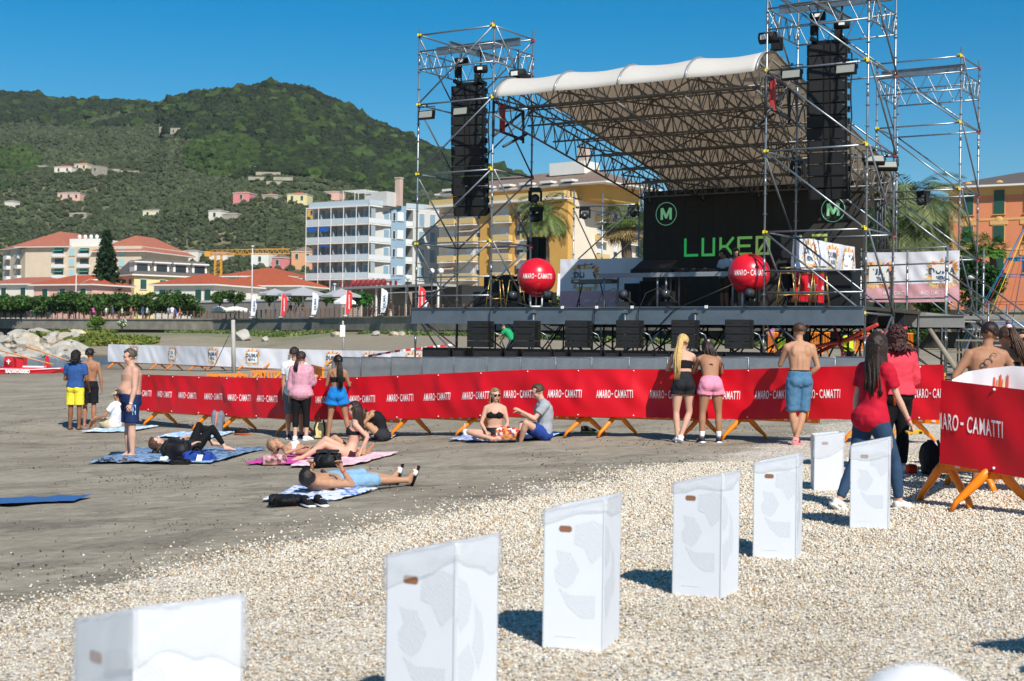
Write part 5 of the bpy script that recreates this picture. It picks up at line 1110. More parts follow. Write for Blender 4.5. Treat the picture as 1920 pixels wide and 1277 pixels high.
# --- houses on the hillside
def hill_at(px, py):
    best = None
    for t in np.linspace(0, 1, 400):
        X, Y, Z = hill(px, t); yy = 650-(Z-1.5)*F/Y+(px-960)*math.tan(ROLL)
        if best is None or abs(yy-py) < best[0]: best = (abs(yy-py), float(X), float(Y), float(Z))
    return Vector(best[1:])
smallw = window_mesh(1.2, 1.9, white_w, grn); stone = mat('old_stone', '9c9585', .9, var=.25, vs=.6)
HH = [(118, 326, 34, 15, crm, tileo, 'white farmhouse with orange roof, left one of the high cluster'), (151, 320, 26, 14, plaster('cream2', 'd0bfa4'), tileo, 'cream farmhouse joined to the right of the white one high on the hill'), (178, 330, 15, 17, stone, None, 'square stone tower house right of the high farmhouses'),
 (130, 373, 44, 13, pk, tileb, 'wide pale pink house with brown roof on the left slope'), (18, 388, 17, 11, crm, tileb, 'small cream hut among trees at the left edge of the slope'), (148, 405, 34, 5, stone, tileb, 'very low tan roofed shed on the left slope'), (302, 250, 15, 11, stone, None, 'small stone ruin high on the hill, left one'), (333, 251, 34, 9, stone, None, 'long roofless stone ruin high on the hill'),
 (452, 376, 32, 17, pkk, tileo, 'bright pink house with orange roof on the middle slope'), (556, 379, 38, 17, plaster('lemon_plaster', 'd6c894'), tileo, 'pale yellow house with orange roof right of the pink one'), (620, 370, 30, 12, pk, tileb, 'pale pink house above the roof of the white block'), (287, 406, 38, 13, plaster('cream3', 'd5cba8'), tileb, 'cream house with brown roof in the olive trees'),
 (403, 408, 24, 15, crm, tileb, 'cream house with a small turret in the olive trees'), (432, 409, 30, 8, stone, tileb, 'low grey house right of the cream turret house'), (584, 410, 18, 22, plaster('yellow_ochre', 'cfa04c'), tileo, 'deep yellow house just left of the white block'), (357, 484, 36, 15, crm, tileb, 'cream house at the foot of the hill above the grey mansard'), (411, 483, 34, 12, crm, tileo, 'cream house with orange roof behind the crane mast'),
 (489, 496, 34, 18, white_w, None, 'white flat-roofed house beside the crane arm'), (522, 500, 22, 20, pkk, tileb, 'pink house right of the white flat-roofed one'), (568, 500, 42, 34, plaster('salmon_plaster', 'd09a72'), tileb, 'tall salmon house with rows of windows left of the white block'), (72, 318, 30, 6, stone, None, 'low stone wall house among trees at the left'), (505, 370, 30, 5, stone, tileo, 'long low brown roofed shed right of the pink house')]
for px, py, w_, h_, cm, rm, lab in HH:
    q = hill_at(px, py); k = q.y/F; L = w_*k; H = h_*k; ya = q.y-4
    b = Building(lab, (q.x-L/2, ya), (q.x+L/2, ya-2), q.z-2, 8, 'hillside_house', 'house', 'houses scattered on the green hillside'); zt = H+2
    if rm: b.wall(zt*.8+.3, cm); b.hip(zt*.8+.3, max(1.0, H*.3), rm, .25)
    else: b.wall(zt, cm); b.wall(.25, crm if cm is white_w else stone, 'roof', x0=-.1, x1=b.L+.1, y0=-.1, y1=8.1, z=zt)
    nw = max(1, int(L/4.2)); nr = max(1, int((H-1)/3.2)) if H > 3.5 else 0
    for r in range(nr):
        for i in range(nw): link('window', smallw, b.t, loc=(b.L*(i+.5)/nw, 0, zt*.8+.3-1.9-3.1*r if rm else zt-2-3*r))
for i, (px, py, w_) in enumerate(((492, 318, 40), (530, 322, 34), (500, 329, 46), (478, 338, 30), (528, 338, 36), (512, 346, 30), (238, 326, 40), (210, 322, 26), (545, 308, 20))):
    q = hill_at(px, py); k = q.y/F; mb = MB(); mb.box((0, 0, .6), (w_*k, .8, 1.7)); o = mb.build('dry_stone_terrace', stone); o.location = (q.x, q.y-2.5, q.z); tag(o, 'dry stone terrace wall on the hill, '+['upper left of the vineyard terraces', 'upper right of the vineyard terraces', 'long middle one of the vineyard terraces', 'lower left of the vineyard terraces', 'lower right of the vineyard terraces', 'lowest of the vineyard terraces', 'on the left slope right of the stone tower', 'on the left slope nearest the stone tower', 'topmost of the vineyard terraces'][i], 'wall', 'terrace walls on the hillside')
# crane
cz = at(407, 330); t = thing('tower_crane', 'yellow tower crane rising behind the orange roofs', 'crane', (*cz, ZP)); cy_ = mat('crane_yellow', 'c98a1e', .6)
zt = zat(407, 478, 330)-ZP
mb = MB()
for a in (-.7, .7):
    for c in (-.7, .7): mb.box((a, c, zt/2), (.2, .2, zt))
for i in range(int(zt/1.6)): mb.tube([(-.7, -.7, i*1.6), (.7, -.7, i*1.6+1.6)], .07, 4); mb.box((0, -.7, i*1.6), (1.4, .1, .1))
mb.build('mast', cy_, t); mb = MB(); beam(mb, (-2, 0, zt), (17, -3, zt+.3), 1.1, r=.12, n=16, axis=(0, 0, 1)); mb.box((-2.4, 0, zt+.2), (1.4, .8, 1.2)); mb.build('jib', cy_, t)
# beach bar below the white block
A1 = at(640, 196); A2 = at(835, 178); b = Building('low beach bar with grey canopy and red terrace railing below the white block', A1, A2, ZP, 10, 'beach_bar', 'bar')
zt = zat(640, 541, 196)-ZP; b.wall(zt, mat('bar_stone', '8d8271', .9, var=.3, vs=1.5), x0=0, x1=b.L*.55, y0=1.5); b.wall(zt, mat('bar_shade', '22201e', .8), 'shade_block', x0=b.L*.55, y0=2.5)  # shade inside the open bar front put in as a dark solid block
mb = MB(); mb.box((b.L*.5, -.2, zt-.1), (b.L, 3.6, .3)); mb.add([(b.L*.55, 1.5, zt), (b.L, 1.5, zt), (b.L, -2.2, zt-1.0), (b.L*.55, -2.2, zt-1.0)], [(0, 1, 2, 3)]); mb.build('canopy', mat('grey_canvas', '9a9792', .8), b.t)
mb = MB(); [mb.box((b.L*(.08+.05*i), -1.5, zt+.35), (b.L*.022, .08, .6)) for i in range(12)]; mb.box((b.L*.35, -1.5, zt+.75), (b.L*.65, .08, .06)); mb.build('red_rail', mat('bar_red', '9c3a3a', .7, var=.3, vs=1.5), b.t); mb = MB(); [mb.box((i*b.L/7+.5, -1.6, zt/2), (.2, .2, zt)) for i in range(8)]; mb.build('post', white_w, b.t)
mb = MB()
for i in range(7): mb.ell((i*1.2+2, .5, zt+.7), (.5, .4, .5), n=6, k=4)
mb.build('terrace_chair', MC['bar_red'], b.t)
b = house('long grey terrace wall house behind the promenade fence, middle left', 360, 205, 640, 178, 568, 0, 0, mat('grey_terrace', '8f877e', .9, var=.2, vs=1), white_w, 3, name='terrace_wall')
# ------------------------------------------------------------ vegetation
def leafcloud(name, C, R, n, size, cols, m=None, shell=.55, flat=1.0, par=None, lumps=9, seed=0):
    """leaf-sized quads through a lumpy crown volume; C centre, R radii"""
    g = np.random.default_rng(seed+11); R = np.array(R, float); Lc = g.normal(0, 1, (lumps, 3)); Lc /= np.linalg.norm(Lc, axis=1)[:, None]; Lc *= g.uniform(.35, .75, (lumps, 1)); Lr = g.uniform(.3, .55, lumps)
    i = g.integers(0, lumps, n); d = g.normal(0, 1, (n, 3)); d /= np.linalg.norm(d, axis=1)[:, None]; r = Lr[i][:, None]*g.uniform(shell, 1.05, (n, 1))
    p = (Lc[i]+d*r)*R+np.array(C)
    a = g.normal(0, 1, (n, 3)); a /= np.linalg.norm(a, axis=1)[:, None]; b_ = np.cross(a, g.normal(0, 1, (n, 3))); b_ /= np.linalg.norm(b_, axis=1)[:, None]
    s = size*g.uniform(.6, 1.3, (n, 1)); V = np.stack([p-a*s, p+b_*s*.55, p+a*s, p-b_*s*.55], 1).reshape(-1, 3)
    cols = np.array([srgb(c) for c in cols]); tone = g.uniform(.7, 1.3, lumps); cc = cols[g.integers(0, len(cols), n)]*(tone[i]*g.uniform(.75, 1.25, n))[:, None]
    me = npmesh(name, V, np.arange(4*n).reshape(-1, 4), m or leafm, np.clip(np.repeat(cc, 4, 0), 0, 1)); return link(name, me, par)
bark = mat('bark', '5c4c3c', .9, var=.3, vs=3, bump=.5, bs=20)
def tree(name, label, q, R, n, size, cols, th, group=None, trunk=.18, seed=0, cat='tree'):
    t = thing(name, label, cat, q, 0, group); mb = MB()
    mb.tube([(0, 0, -.3), (.05, 0, th*.5), (0, .05, th)], [trunk, trunk*.8, trunk*.6], 7)
    g = random.Random(seed)
    for k in range(5): a = g.uniform(0, 6.3); mb.tube([(0, 0, th*.8), (math.cos(a)*R[0]*.5, math.sin(a)*R[1]*.5, th+R[2]*g.uniform(.2, .9))], [trunk*.5, trunk*.15], 5)
    mb.build('trunk', bark, t); leafcloud('crown', (0, 0, th+R[2]*.75), R, n, size, cols, par=t, seed=seed, lumps=14); return t
gcol = ['2f4a1c', '3a5622', '26401a', '466126']
lab = ['at the far left edge', 'second from the left', 'third from the left below the orange roof', 'left of the white lamp post', 'right of the white lamp post', 'below the dark conifer', 'below the yellow villa', 'rightmost one beside the orange roofed house']
for i, (px, w_) in enumerate(((-10, 60), (38, 62), (88, 58), (128, 46), (172, 56), (222, 56), (272, 56), (326, 60))):
    Y = 212-i*2.5; x, y = at(px, Y); tree('pruned_tree', 'round clipped dark green promenade tree, '+lab[i], (x, y, ZP), (w_/2/ppm(Y)*1.55, 2.8, 1.7), 3400, .26, gcol, .9, 'clipped trees along the promenade', .2, i)
x, y = at(358, 196); tree('pruned_tree', 'small round bush right of the clipped promenade trees', (x, y, ZP), (1.7, 1.5, 1.0), 1200, .22, gcol, .5, None, .1, 33)
# dark conifer with tiered whorls
x, y = at(197, 236); t = thing('norfolk_pine', 'tall dark conifer with tiered branches beside the beige flats', 'tree', (x, y, ZP)); Ht = zat(197, 437, 236)-ZP
mb = MB(); mb.tube([(0, 0, 0), (0, 0, Ht)], [.3, .05], 7); mb.build('trunk', bark, t); V = []; cc = []
for k in range(26):
    z = 1.5+(Ht-1.6)*k/25; rr = (1-(k/25)**1.15)*3.4*rng.uniform(.8, 1.05)+.35
    for a in np.linspace(0, 2*math.pi, 8)[:-1]+rng.uniform(0, 1):
        for s in np.linspace(.15, 1, 12):
            for _ in range(3):
                p = np.array([math.cos(a)*rr*s, math.sin(a)*rr*s, z-.1+s*s*.45])+rng.normal(0, .13, 3); d = rng.normal(0, .17, 3); e = rng.normal(0, .17, 3); V += [p-d, p+e, p+d, p-e]; cc += [np.array(srgb('22381f'))*rng.uniform(.6, 1.4)]*4
V = np.array(V); link('crown', npmesh('crown', V, np.arange(len(V)).reshape(-1, 4), leafm, np.array(cc)), t)
# palms
def palm(label, px, Y, zc, R, nf, fan=False, skirt=0, trunk_r=.22, cols=('5b6b3a', '4a5c30', '6e7a48'), seed=0, group='palm trees behind the stage', top=1.0):
    g = np.random.default_rng(seed); x, y = at(px, Y); z0 = gz(x, y) if Y < 90 else ZP-.5; t = thing('palm_tree', label, 'palm', (x, y, z0), 0, group); H = zc-z0
    mb = MB(); n = 14; mb.tube([(.25*math.sin(k*.25), 0, H*k/n) for k in range(n+1)], [trunk_r*(1.15 if k % 2 else 1) for k in range(n+1)], 10); mb.build('trunk', bark, t)
    V = []; Fc = []; cc = []; c0 = np.array([.25*math.sin(n*.25), 0, H]); K = [np.array(srgb(c)) for c in cols]; dead = np.array(srgb('8c7850'))
    for f in range(nf):
        az = g.uniform(0, 2*math.pi); el0 = math.asin(g.uniform(-.35 if not skirt else -.8, 1.0)); L = R*g.uniform(.85, 1.1); isd = el0 < -.3 and skirt; col = (dead if isd else K[g.integers(0, len(K))])*g.uniform(.7, 1.3)
        dr = np.array([math.cos(az), math.sin(az), 0]); side = np.array([-math.sin(az), math.cos(az), 0]); pts = []; p = c0.copy(); el = el0
        m = 11 if not fan else 5
        for s in range(m+1):
            pts.append(p.copy()); p = p+(dr*math.cos(el)+np.array([0, 0, math.sin(el)]))*(L/m if not fan else L*.55/m); el -= (.16 if not fan else .08)*(1.2 if el0 > 0 else .7)
        if fan:
            c = pts[-1]; d = dr*math.cos(el)+np.array([0, 0, math.sin(el)]); up = np.cross(side, d)
            for q in range(13):
                a = (q-6)/6*1.35; v = (d*math.cos(a)+side*math.sin(a))*L*.5+up*g.normal(0, .04)-np.array([0, 0, .12*L*abs(a)]); w_ = np.cross(v, up); w_ = w_/np.linalg.norm(w_)*.035
                b = len(V); V += [c-w_*.5, c+v*.6-w_, c+v, c+v*.6+w_]; Fc.append((b, b+1, b+2, b+3)); cc += [col*g.uniform(.8, 1.2)]*4
        for s in range(m):
            a, b2 = pts[s], pts[s+1]; w_ = side*.025; b = len(V); V += [a-w_, a+w_, b2+w_, b2-w_]; Fc.append((b, b+1, b+2, b+3)); cc += [col*.8]*4
            if not fan and s > 0:
                for sgn in (-1, 1):
                    for h_ in (0, .33, .66):
                        c = a+(b2-a)*h_; ll = L*.26*math.sin(math.pi*(s+h_+1.2)/(m+2.2))**.7; tan = (b2-a)/np.linalg.norm(b2-a); v = (side*sgn*.75+tan*.6+np.array([0, 0, -.25+g.normal(0, .1)]))*ll; wv = tan*.05
                        b = len(V); V += [c-wv, c+v*.5-wv*.8, c+v, c+v*.5+wv*.8+.001]; Fc.append((b, b+1, b+2, b+3)); cc += [col*g.uniform(.75, 1.25)]*4
    link('crown', npmesh('crown', np.array(V), np.array(Fc), leafm, np.clip(np.array(cc), 0, 1)), t); return t
palm('tall feathery palm in front of the yellow block above the left red ball', 1018, 118, zat(1016, 400, 118), 3.2, 60, seed=1)
palm('stout fan palm with hanging dry fronds left of the black screen', 1168, 104, zat(1168, 412, 104), 2.1, 110, fan=True, skirt=1, trunk_r=.35, seed=2, cols=('5f7038', '74803f', '4d6130'))
palm('big bushy date palm right of the stage before the orange building', 1703, 84, zat(1700, 392, 84), 4.2, 140, trunk_r=.4, seed=3, cols=('5d6a40', '6c7750', '48552f', '7d8558'))
palm('small fan palm left in the clump below the orange building', 1825, 92, zat(1825, 462, 92), 1.5, 50, fan=True, seed=4, cols=('3f6a26', '4f7a2e'), trunk_r=.2); palm('small fan palm right in the clump below the orange building', 1858, 90, zat(1858, 468, 90), 1.3, 45, fan=True, seed=5, cols=('3f6a26', '4f7a2e'), trunk_r=.2)
def bush(label, px, py, Y, w_, h_, cols=gcol, n=1800, size=.12, name='bush', seed=0, group=None, dz=None):
    q = P(px, py, Y) ; z = q.z; t = thing(name, label, 'bush', q, 0, group); R = (w_/2/ppm(Y)*1.25, w_/2/ppm(Y), h_/2/ppm(Y)*1.2)
    mb = MB(); [mb.tube([(0, 0, -.6), (math.cos(a)*R[0]*.4, math.sin(a)*R[1]*.4, R[2]*1.1)], [.05, .02], 5) for a in (0, 1.6, 3.1, 4.7)]; mb.build('stem', bark, t); leafcloud('foliage', (0, 0, R[2]*.7), R, n, size, cols, par=t, seed=seed, lumps=16); return t
bush('large dense dark green hedge below the fan palms', 1835, 560, 84, 90, 80, ['20401a', '2a4c1e', '183414'], 9000, .12, 'hedge', 2)
bush('dark green shrub behind the white banner on the right', 1745, 585, 82, 60, 40, gcol, 3000, .12, 'bush', 3); bush('low green shrub seen under the stage stairs', 1720, 640, 70, 30, 34, gcol, 1200, .09, 'bush', 4)
bush('grassy bush on the bank under the sea wall, far left', 178, 612, 168, 34, 18, ['4d6a24', '5b7a2a'], 1500, .16, 'bush', 5); bush('white flowering bush under the sea wall', 229, 612, 160, 16, 14, ['e0e0d8', '4d6a24', '4d6a24'], 700, .12, 'bush', 6)
bush('green bush beside the beach bar', 672, 572, 170, 44, 26, ['2c5a22', '3a6a2a'], 2200, .16, 'bush', 7)
for i, (px, lb) in enumerate(((412, 'under the grey parasols at the left'), (440, 'second from left under the grey parasols'), (505, 'behind the leftmost red flag'), (560, 'between the red and white flags'), (612, 'left of the white parasol'))): bush('green climbing hedge '+lb, px, 566, 176, 34, 22, gcol, 1200, .16, 'bush', 20+i, 'hedges under the grey parasols')
for i, (px, lb) in enumerate(((990, 'left of the red ball'), (1060, 'right of the red ball'), (1110, 'behind the keyboard'))): bush('green plants seen behind the stage deck '+lb, px, 575, 108, 50, 24, ['566a2c', '6a7a35', '3f5a24'], 1500, .12, 'bush', 30+i, 'plants behind the stage')
# ground cover: grass under the wall, yellow-green creepers on the bank
def cover(name, pts, n, size, cols, hh=.12, seed=0):
    g = np.random.default_rng(seed); V = []; cc = []
    cs = [np.array(srgb(c)) for c in cols]
    P_ = [];
    for _ in range(n):
        cx, cy, rx, ry = pts[g.integers(0, len(pts))]; a = g.uniform(0, 6.3); r = math.sqrt(g.random()); P_.append((cx+rx*r*math.cos(a), cy+ry*r*math.sin(a)))
    P_ = np.array(P_); Z = ground(P_[:, 0], P_[:, 1])
    for (x, y), z in zip(P_, Z):
        c = np.array([x, y, z+g.uniform(0, hh)]); a = g.normal(0, size, 3); b = g.normal(0, size, 3); V += [c-a, c+b, c+a, c-b]; cc += [cs[g.integers(0, len(cs))]*g.uniform(.7, 1.3)]*4
    tag(link(name, npmesh(name, np.array(V), np.arange(4*n).reshape(-1, 4), leafm, np.clip(np.array(cc), 0, 1))), kind='stuff')
cv = []
for px, Y, w_ in ((110, 160, 9), (150, 158, 6), (195, 150, 7), (215, 146, 8), (245, 144, 5), (140, 140, 2), (130, 168, 10)): x, y = at(px, Y); cv.append((x, y, w_*.55, w_*.5))
cover('creeping_plants', cv, 14000, .16, ['6f7430', '5a6a28', '7d7d3c', '44591f'], .3, 1)
cv = []
for f in np.linspace(0, 1, 26):
    q = WL[3].lerp(WL[5], f) if f < .6 else WL[5].lerp(WL[8], (f-.6)/.4); cv.append((q.x-1, q.y-3, 4.5, 2.2))
cover('grass_strip', cv, 26000, .10, ['4d6530', '5a6e36', '42562a', '77764c'], .22, 2)
# boulders
rock = mat('pale_boulder', 'a9a49a', .9, var=.3, vs=.8, bump=.6, bs=5); rock2 = mat('warm_boulder', 'b8ab98', .9, var=.3, vs=.8, bump=.6, bs=5)
import bmesh
def boulder_mesh(seed):
    bm = bmesh.new(); bmesh.ops.create_icosphere(bm, subdivisions=3, radius=1)
    pl = [Vector(np.random.default_rng(seed*7+k).normal(0, 1, 3)).normalized() for k in range(9)]
    for v in bm.verts:
        for k, p in enumerate(pl):
            d = v.co.dot(p); lim = .55+.05*(k % 4)
            if d > lim: v.co -= p*(d-lim)*.92
        v.co += v.co.normalized()*mnoise.noise(v.co*2.2+Vector((seed, 0, 0)))*.10
    me = bpy.data.meshes.new('boulder'); bm.to_mesh(me); bm.free(); me.materials.append(rock if seed % 3 else rock2); return me
BM_ = [boulder_mesh(i) for i in range(6)]
g = random.Random(4); RB = []
for i in range(54):
    px = g.uniform(-14, 150); Y = g.uniform(124, 164)-max(0, px-90)*.1; x, y = at(px, Y)
    x, y = at(px, Y)
    r = g.uniform(.5, 1.35)*(1.1 if Y < 140 else .9); z = gz(x, y); o = link('boulder', BM_[i % 6], None, loc=(x, y, z+r*.18), rot=(g.uniform(-.3, .3), g.uniform(-.3, .3), g.uniform(0, 6)), scale=(r*1.25, r, r*.72)); RB.append((px, Y, r, o))
ORD = ['leftmost', 'second', 'third', 'fourth', 'fifth', 'sixth', 'seventh', 'eighth', 'ninth', 'tenth', 'eleventh', 'twelfth', 'thirteenth', 'fourteenth', 'fifteenth', 'sixteenth', 'seventeenth', 'eighteenth', 'nineteenth', 'twentieth']
for row, lo, hi in (('front', 0, 138), ('middle', 138, 152), ('back', 152, 999)):
    for k, (px, Y, r, o) in enumerate(sorted([b_ for b_ in RB if lo <= b_[1] < hi], key=lambda t: t[0])):
        sz = 'small' if r < .8 else 'large' if r > 1.15 else 'medium'; wd = ORD[k] if k < 20 else 'twenty-'+ORD[k-20].replace('leftmost', 'first'); tag(o, f'{sz} pale boulder, {wd}'+('' if k == 0 else ' from the left')+f' in the {row} row of the shore heap', 'boulder', 'boulders of the shore heap')
for px, py, Y, r, lb in ((420, 640, 130, .55, 'small pale rock on the sand left of the tall grey pole'), (455, 628, 150, 1.1, 'rounded pale rock right of the grey pole below the wall'), (497, 627, 148, .5, 'small white rock on the grass below the left red flag'), (704, 628, 128, .45, 'white stone on the grass left of the stage'), (738, 628, 128, .5, 'second white stone on the grass left of the stage'), (753, 631, 126, .4, 'third small stone nearest the left tower'), (630, 622, 136, .6, 'tall narrow rock against the wall base')):
    q = P(px, py, Y); link('boulder', BM_[int(px) % 6], None, loc=(q.x, q.y, gz(q.x, q.y)+r*.3), scale=(r, r, r*.8)); tag(COL.objects[-1], lb, 'rock')
# ------------------------------------------------------------ street furniture
def flag(label, px, Y, white, group='feather flags on the promenade'):
    x, y = at(px, Y); t = thing('feather_flag', label, 'flag', (x, y, ZP), rng.uniform(-.15, .15), group); H = 2.75
    def fx(z): return .0+.12*math.sin(z/H*1.3)
    mb = MB(); L = [(-.02+fx(z), z) for z in np.linspace(.25, H, 12)]; R = [(.62*(.55+.45*min(1, z/1.2))*(1-max(0, (z-H*.82)/(H*.18))**2*.95)+fx(z), z) for z in np.linspace(.25, H, 12)]
    V = [(a, 0, z) for a, z in L]+[(a, .05*math.sin(z*3), z) for a, z in R]; mb.add(V, [(i, i+1, 13+i, 12+i)[::-1] for i in range(11)]); mb.build('cloth', mat('flag_white', 'dcdde6', .7, var=.05) if white else mat('flag_red', 'd0282c', .7, var=.06), t)
    mb = MB(); mb.tube([(-.04+fx(z), 0, z) for z in np.linspace(0, H, 8)], .02, 5); mb.box((0, 0, .03), (.4, .4, .06)); mb.build('pole', white_p, t)
    mb = MB(); tx = 'DUMA' if white else 'AMARO-CAMATTI'; sz = .36 if white else .17
    for sg in (-1,): put_text(mb, tx, lambda a, c: (.30-c+fx(1.5), -.03 if 1 else .03, 1.45+a), sz, .01, 1.25 if white else 1.1)
    mb.build('lettering', PAL[5] if white else wtxt, t)
for px, Y, wh, lb in ((470, 172, 1, 'white feather flag standing leftmost of the row on the promenade'), (526, 166, 0, 'red feather flag leftmost of the red ones'), (584, 160, 1, 'white feather flag between two red ones'), (647, 152, 0, 'red feather flag below the middle of the white apartment block'), (713, 146, 1, 'white feather flag beside the green bush and cyclists'), (783, 139, 0, 'red feather flag right against the left tower post'), (1043, 112, 1, 'white feather flag seen between the left red ball and keyboard')): flag(lb, px, Y, wh)
lm = mat('lamp_pole', 'c4c6c6', .5, var=.05); glb = mat('lamp_globe', 'e6e6e0', .3, var=0)
def lamp(label, px, py0, Y, arm=False, globe=False, dk=False, z0=None):
    x, y = at(px, Y); z0 = ZP if z0 is None else z0; t = thing('street_lamp', label, 'lamp post', (x, y, z0)); H = zat(px, py0, Y)-z0; mb = MB(); mb.tube([(0, 0, 0), (0, 0, H)], [.11, .06], 7); 
    if arm: mb.tube([(0, 0, H*.75), (2.0, 0, H-.6), (2.6, 0, H-.7)], .04, 5)
    mb.build('pole', dsteel if dk else lm, t); mb = MB()
    if globe: mb.ell((0, 0, H), (.3, .3, .3), n=10, k=7)
    elif arm: mb.ell((2.8, 0, H-.72), (.4, .15, .1))
    else: mb.ell((0, 0, H), (.22, .22, .12))
    mb.build('lamp_head', glb if globe or arm else lm, t)
lamp('tall white lamp post with an arm before the orange roofs at far left', 141, 515, 205, arm=True); lamp('very tall thin white mast behind the leftmost white flag', 471, 462, 178); lamp('white globe lamp right of the white block, left one', 763, 520, 160, globe=True, dk=True); lamp('white globe lamp right of the white block, middle one', 808, 508, 158, globe=True, dk=True); lamp('white globe lamp just left of the left red ball', 825, 508, 150, globe=True, dk=True)
lamp('slim grey lamp post in front of the flags, middle', 626, 533, 170); lamp('thin grey lamp post at the pruned trees near the villa', 223, 557, 200); lamp('thin lamp post right of the hedge on the far right', 1820, 520, 76, z0=gz(*at(1820, 76)), dk=True)
for i, (px, py, Y, L, lb) in enumerate(((437, 595, 56, 0, 'weathered grey pole standing before the white banner'), (643, 598, 74, 0, 'thin white pole with a small notice standing on the far sand'))):
    q = P(px, py, Y); g0 = gz(q.x, q.y); t = thing('wooden_pole' if not i else 'white_pole', lb, 'pole', (q.x, q.y, g0-.1)); mb = MB(); mb.tube([(.06, 0, 0), (0, 0, q.z-g0)], [.09, .08] if not i else [.05, .05], 7); mb.build('shaft', mat('grey_pole', 'a5a29b', .7, var=.25, vs=2), t)
    if i: mb = MB(); mb.box((0, -.07, (q.z-g0)*.72), (.26, .03, .6)); mb.build('notice', capw, t)
    else: mb = MB(); mb.tube([(.0, 0, 1.9), (-.75, .2, .35)], .015, 4); mb.build('stay_wire', dsteel, t)
def parasol(label, px, py, Y, w_, h_, m, group='parasols of the beach bar'):
    q = P(px, py, Y); t = thing('parasol', label, 'parasol', (q.x, q.y, ZP), .5, group); H = q.z-ZP; R = w_/2/ppm(Y); hh = h_/ppm(Y); mb = MB(); n = 8
    vs = [(0, 0, H)]+[(R*math.cos(2*math.pi*k/n), R*math.sin(2*math.pi*k/n), H-hh) for k in range(n)]+[(R*math.cos(2*math.pi*k/n), R*math.sin(2*math.pi*k/n), H-hh-.25) for k in range(n)]
    mb.add(vs, [(0, 1+k, 1+(k+1) % n) for k in range(n)]+[(1+k, 1+n+k, 1+n+(k+1) % n, 1+(k+1) % n) for k in range(n)]); mb.build('canopy', m, t); mb = MB(); mb.tube([(0, 0, 0), (0, 0, H)], .06, 6); mb.build('pole', white_p, t)
gc = mat('parasol_grey', 'a3a3a6', .8, var=.05)
parasol('large grey parasol left of the three big ones', 515, 541, 172, 66, 10, gc); parasol('large grey parasol in the middle of the three big ones', 568, 538, 170, 100, 14, gc); parasol('large grey parasol nearest the white block', 640, 541, 168, 80, 13, gc); parasol('smaller bright white parasol below the grey ones', 647, 553, 162, 44, 13, mat('parasol_white', 'e4e4e2', .7, var=.03))
for i, (px, w_, lb) in enumerate(((440, 60, 'upturned white boat under a cover behind the fence'), (410, 30, 'second smaller white covered boat at the left of the other'))):
    x, y = at(px, 180-i); mb = MB(); R = w_/2/ppm(180); mb.tube([(-R, 0, .9), (-R*.6, 0, 1.2), (0, 0, 1.35), (R*.7, 0, 1.2), (R, 0, .95)], [(.05, .1), (.35, .6), (.45, .8), (.35, .6), (.05, .1)], 10, ref=(0, 0, 1)); o = mb.build('covered_boat', mat('boat_cover', 'dcdcd8', .6, var=.08)); o.location = (x, y, ZP-.2); tag(o, lb, 'boat')
# bicycles
def bicycle(label, px, Y):
    x, y = at(px, Y); t = thing('bicycle', label, 'bicycle', (x, y-.3, ZP-.05), .1, 'bicycles pushed along the promenade'); fm = blk3
    for sx in (-.52, .52):
        mb = MB(); mb.tube([(sx+.33*math.cos(a), 0, .34+.33*math.sin(a)) for a in np.linspace(0, 2*math.pi, 21)], .025, 5); [mb.tube([(sx, 0, .34), (sx+.32*math.cos(a), 0, .34+.32*math.sin(a))], .006, 3) for a in np.linspace(0, 6.3, 10)]; mb.build('wheel', fm, t)
    mb = MB()
    for a, b in (((-.52, .34), (-.12, .3)), ((-.12, .3), (.4, .75)), ((-.2, .78), (.38, .82)), ((-.12, .3), (-.2, .88)), ((-.52, .34), (-.2, .8)), ((.52, .34), (.36, .95))): mb.tube([(a[0], 0, a[1]), (b[0], 0, b[1])], .022, 5)
    mb.tube([(.36, -.25, .97), (.36, .25, .97)], .015, 5); mb.build('frame', fm, t); mb = MB(); mb.ell((-.22, 0, .92), (.13, .07, .04)); mb.build('saddle', fm, t)
bicycle('dark bicycle pushed by the man in grey on the promenade', 704, 143); bicycle('dark bicycle ridden right of the white feather flag', 732, 142)
# rope climbing pyramid
t = thing('climbing_net', 'rope climbing pyramid with blue ring and coloured ropes at the right edge', 'climbing frame', (*at(1935, 72), gz(*at(1935, 72)))); c0 = Vector(t.location)
ap = P(1935, 400, 72)-c0; R = 3.6; rc = [mat('rope_'+n, c, .7, var=0) for n, c in (('blue', '2a6fae'), ('yellow', 'c9b02c'), ('red', 'b5482c'), ('green', '2f9a86'))]
mb = MB(); mb.tube([(0, 0, 0), ap], .09, 8); mb.build('mast', steel, t)
for i in range(16):
    a = 2*math.pi*i/16; e = Vector((R*math.cos(a), R*math.sin(a), .1)); mb = MB(); mb.tube([ap, e], .022, 4); mb.build('rope', rc[i % 4], t)
for z, k in ((.35, .65), (.55, .45), (.2, .8)):
    mb = MB(); mb.tube([Vector((R*k*math.cos(a), R*k*math.sin(a), .1+(ap.z-.1)*(1-k))) for a in np.linspace(0, 6.2832, 17)], .02, 4); mb.build('cross_rope', rc[int(k*10) % 4], t)
k = .33; mb = MB(); mb.tube([Vector((R*k*math.cos(a), R*k*math.sin(a), .1+(ap.z-.1)*(1-k))) for a in np.linspace(0, 6.2832, 25)], .06, 6); mb.build('ring', mat('ring_blue', '1f86b5', .4), t)
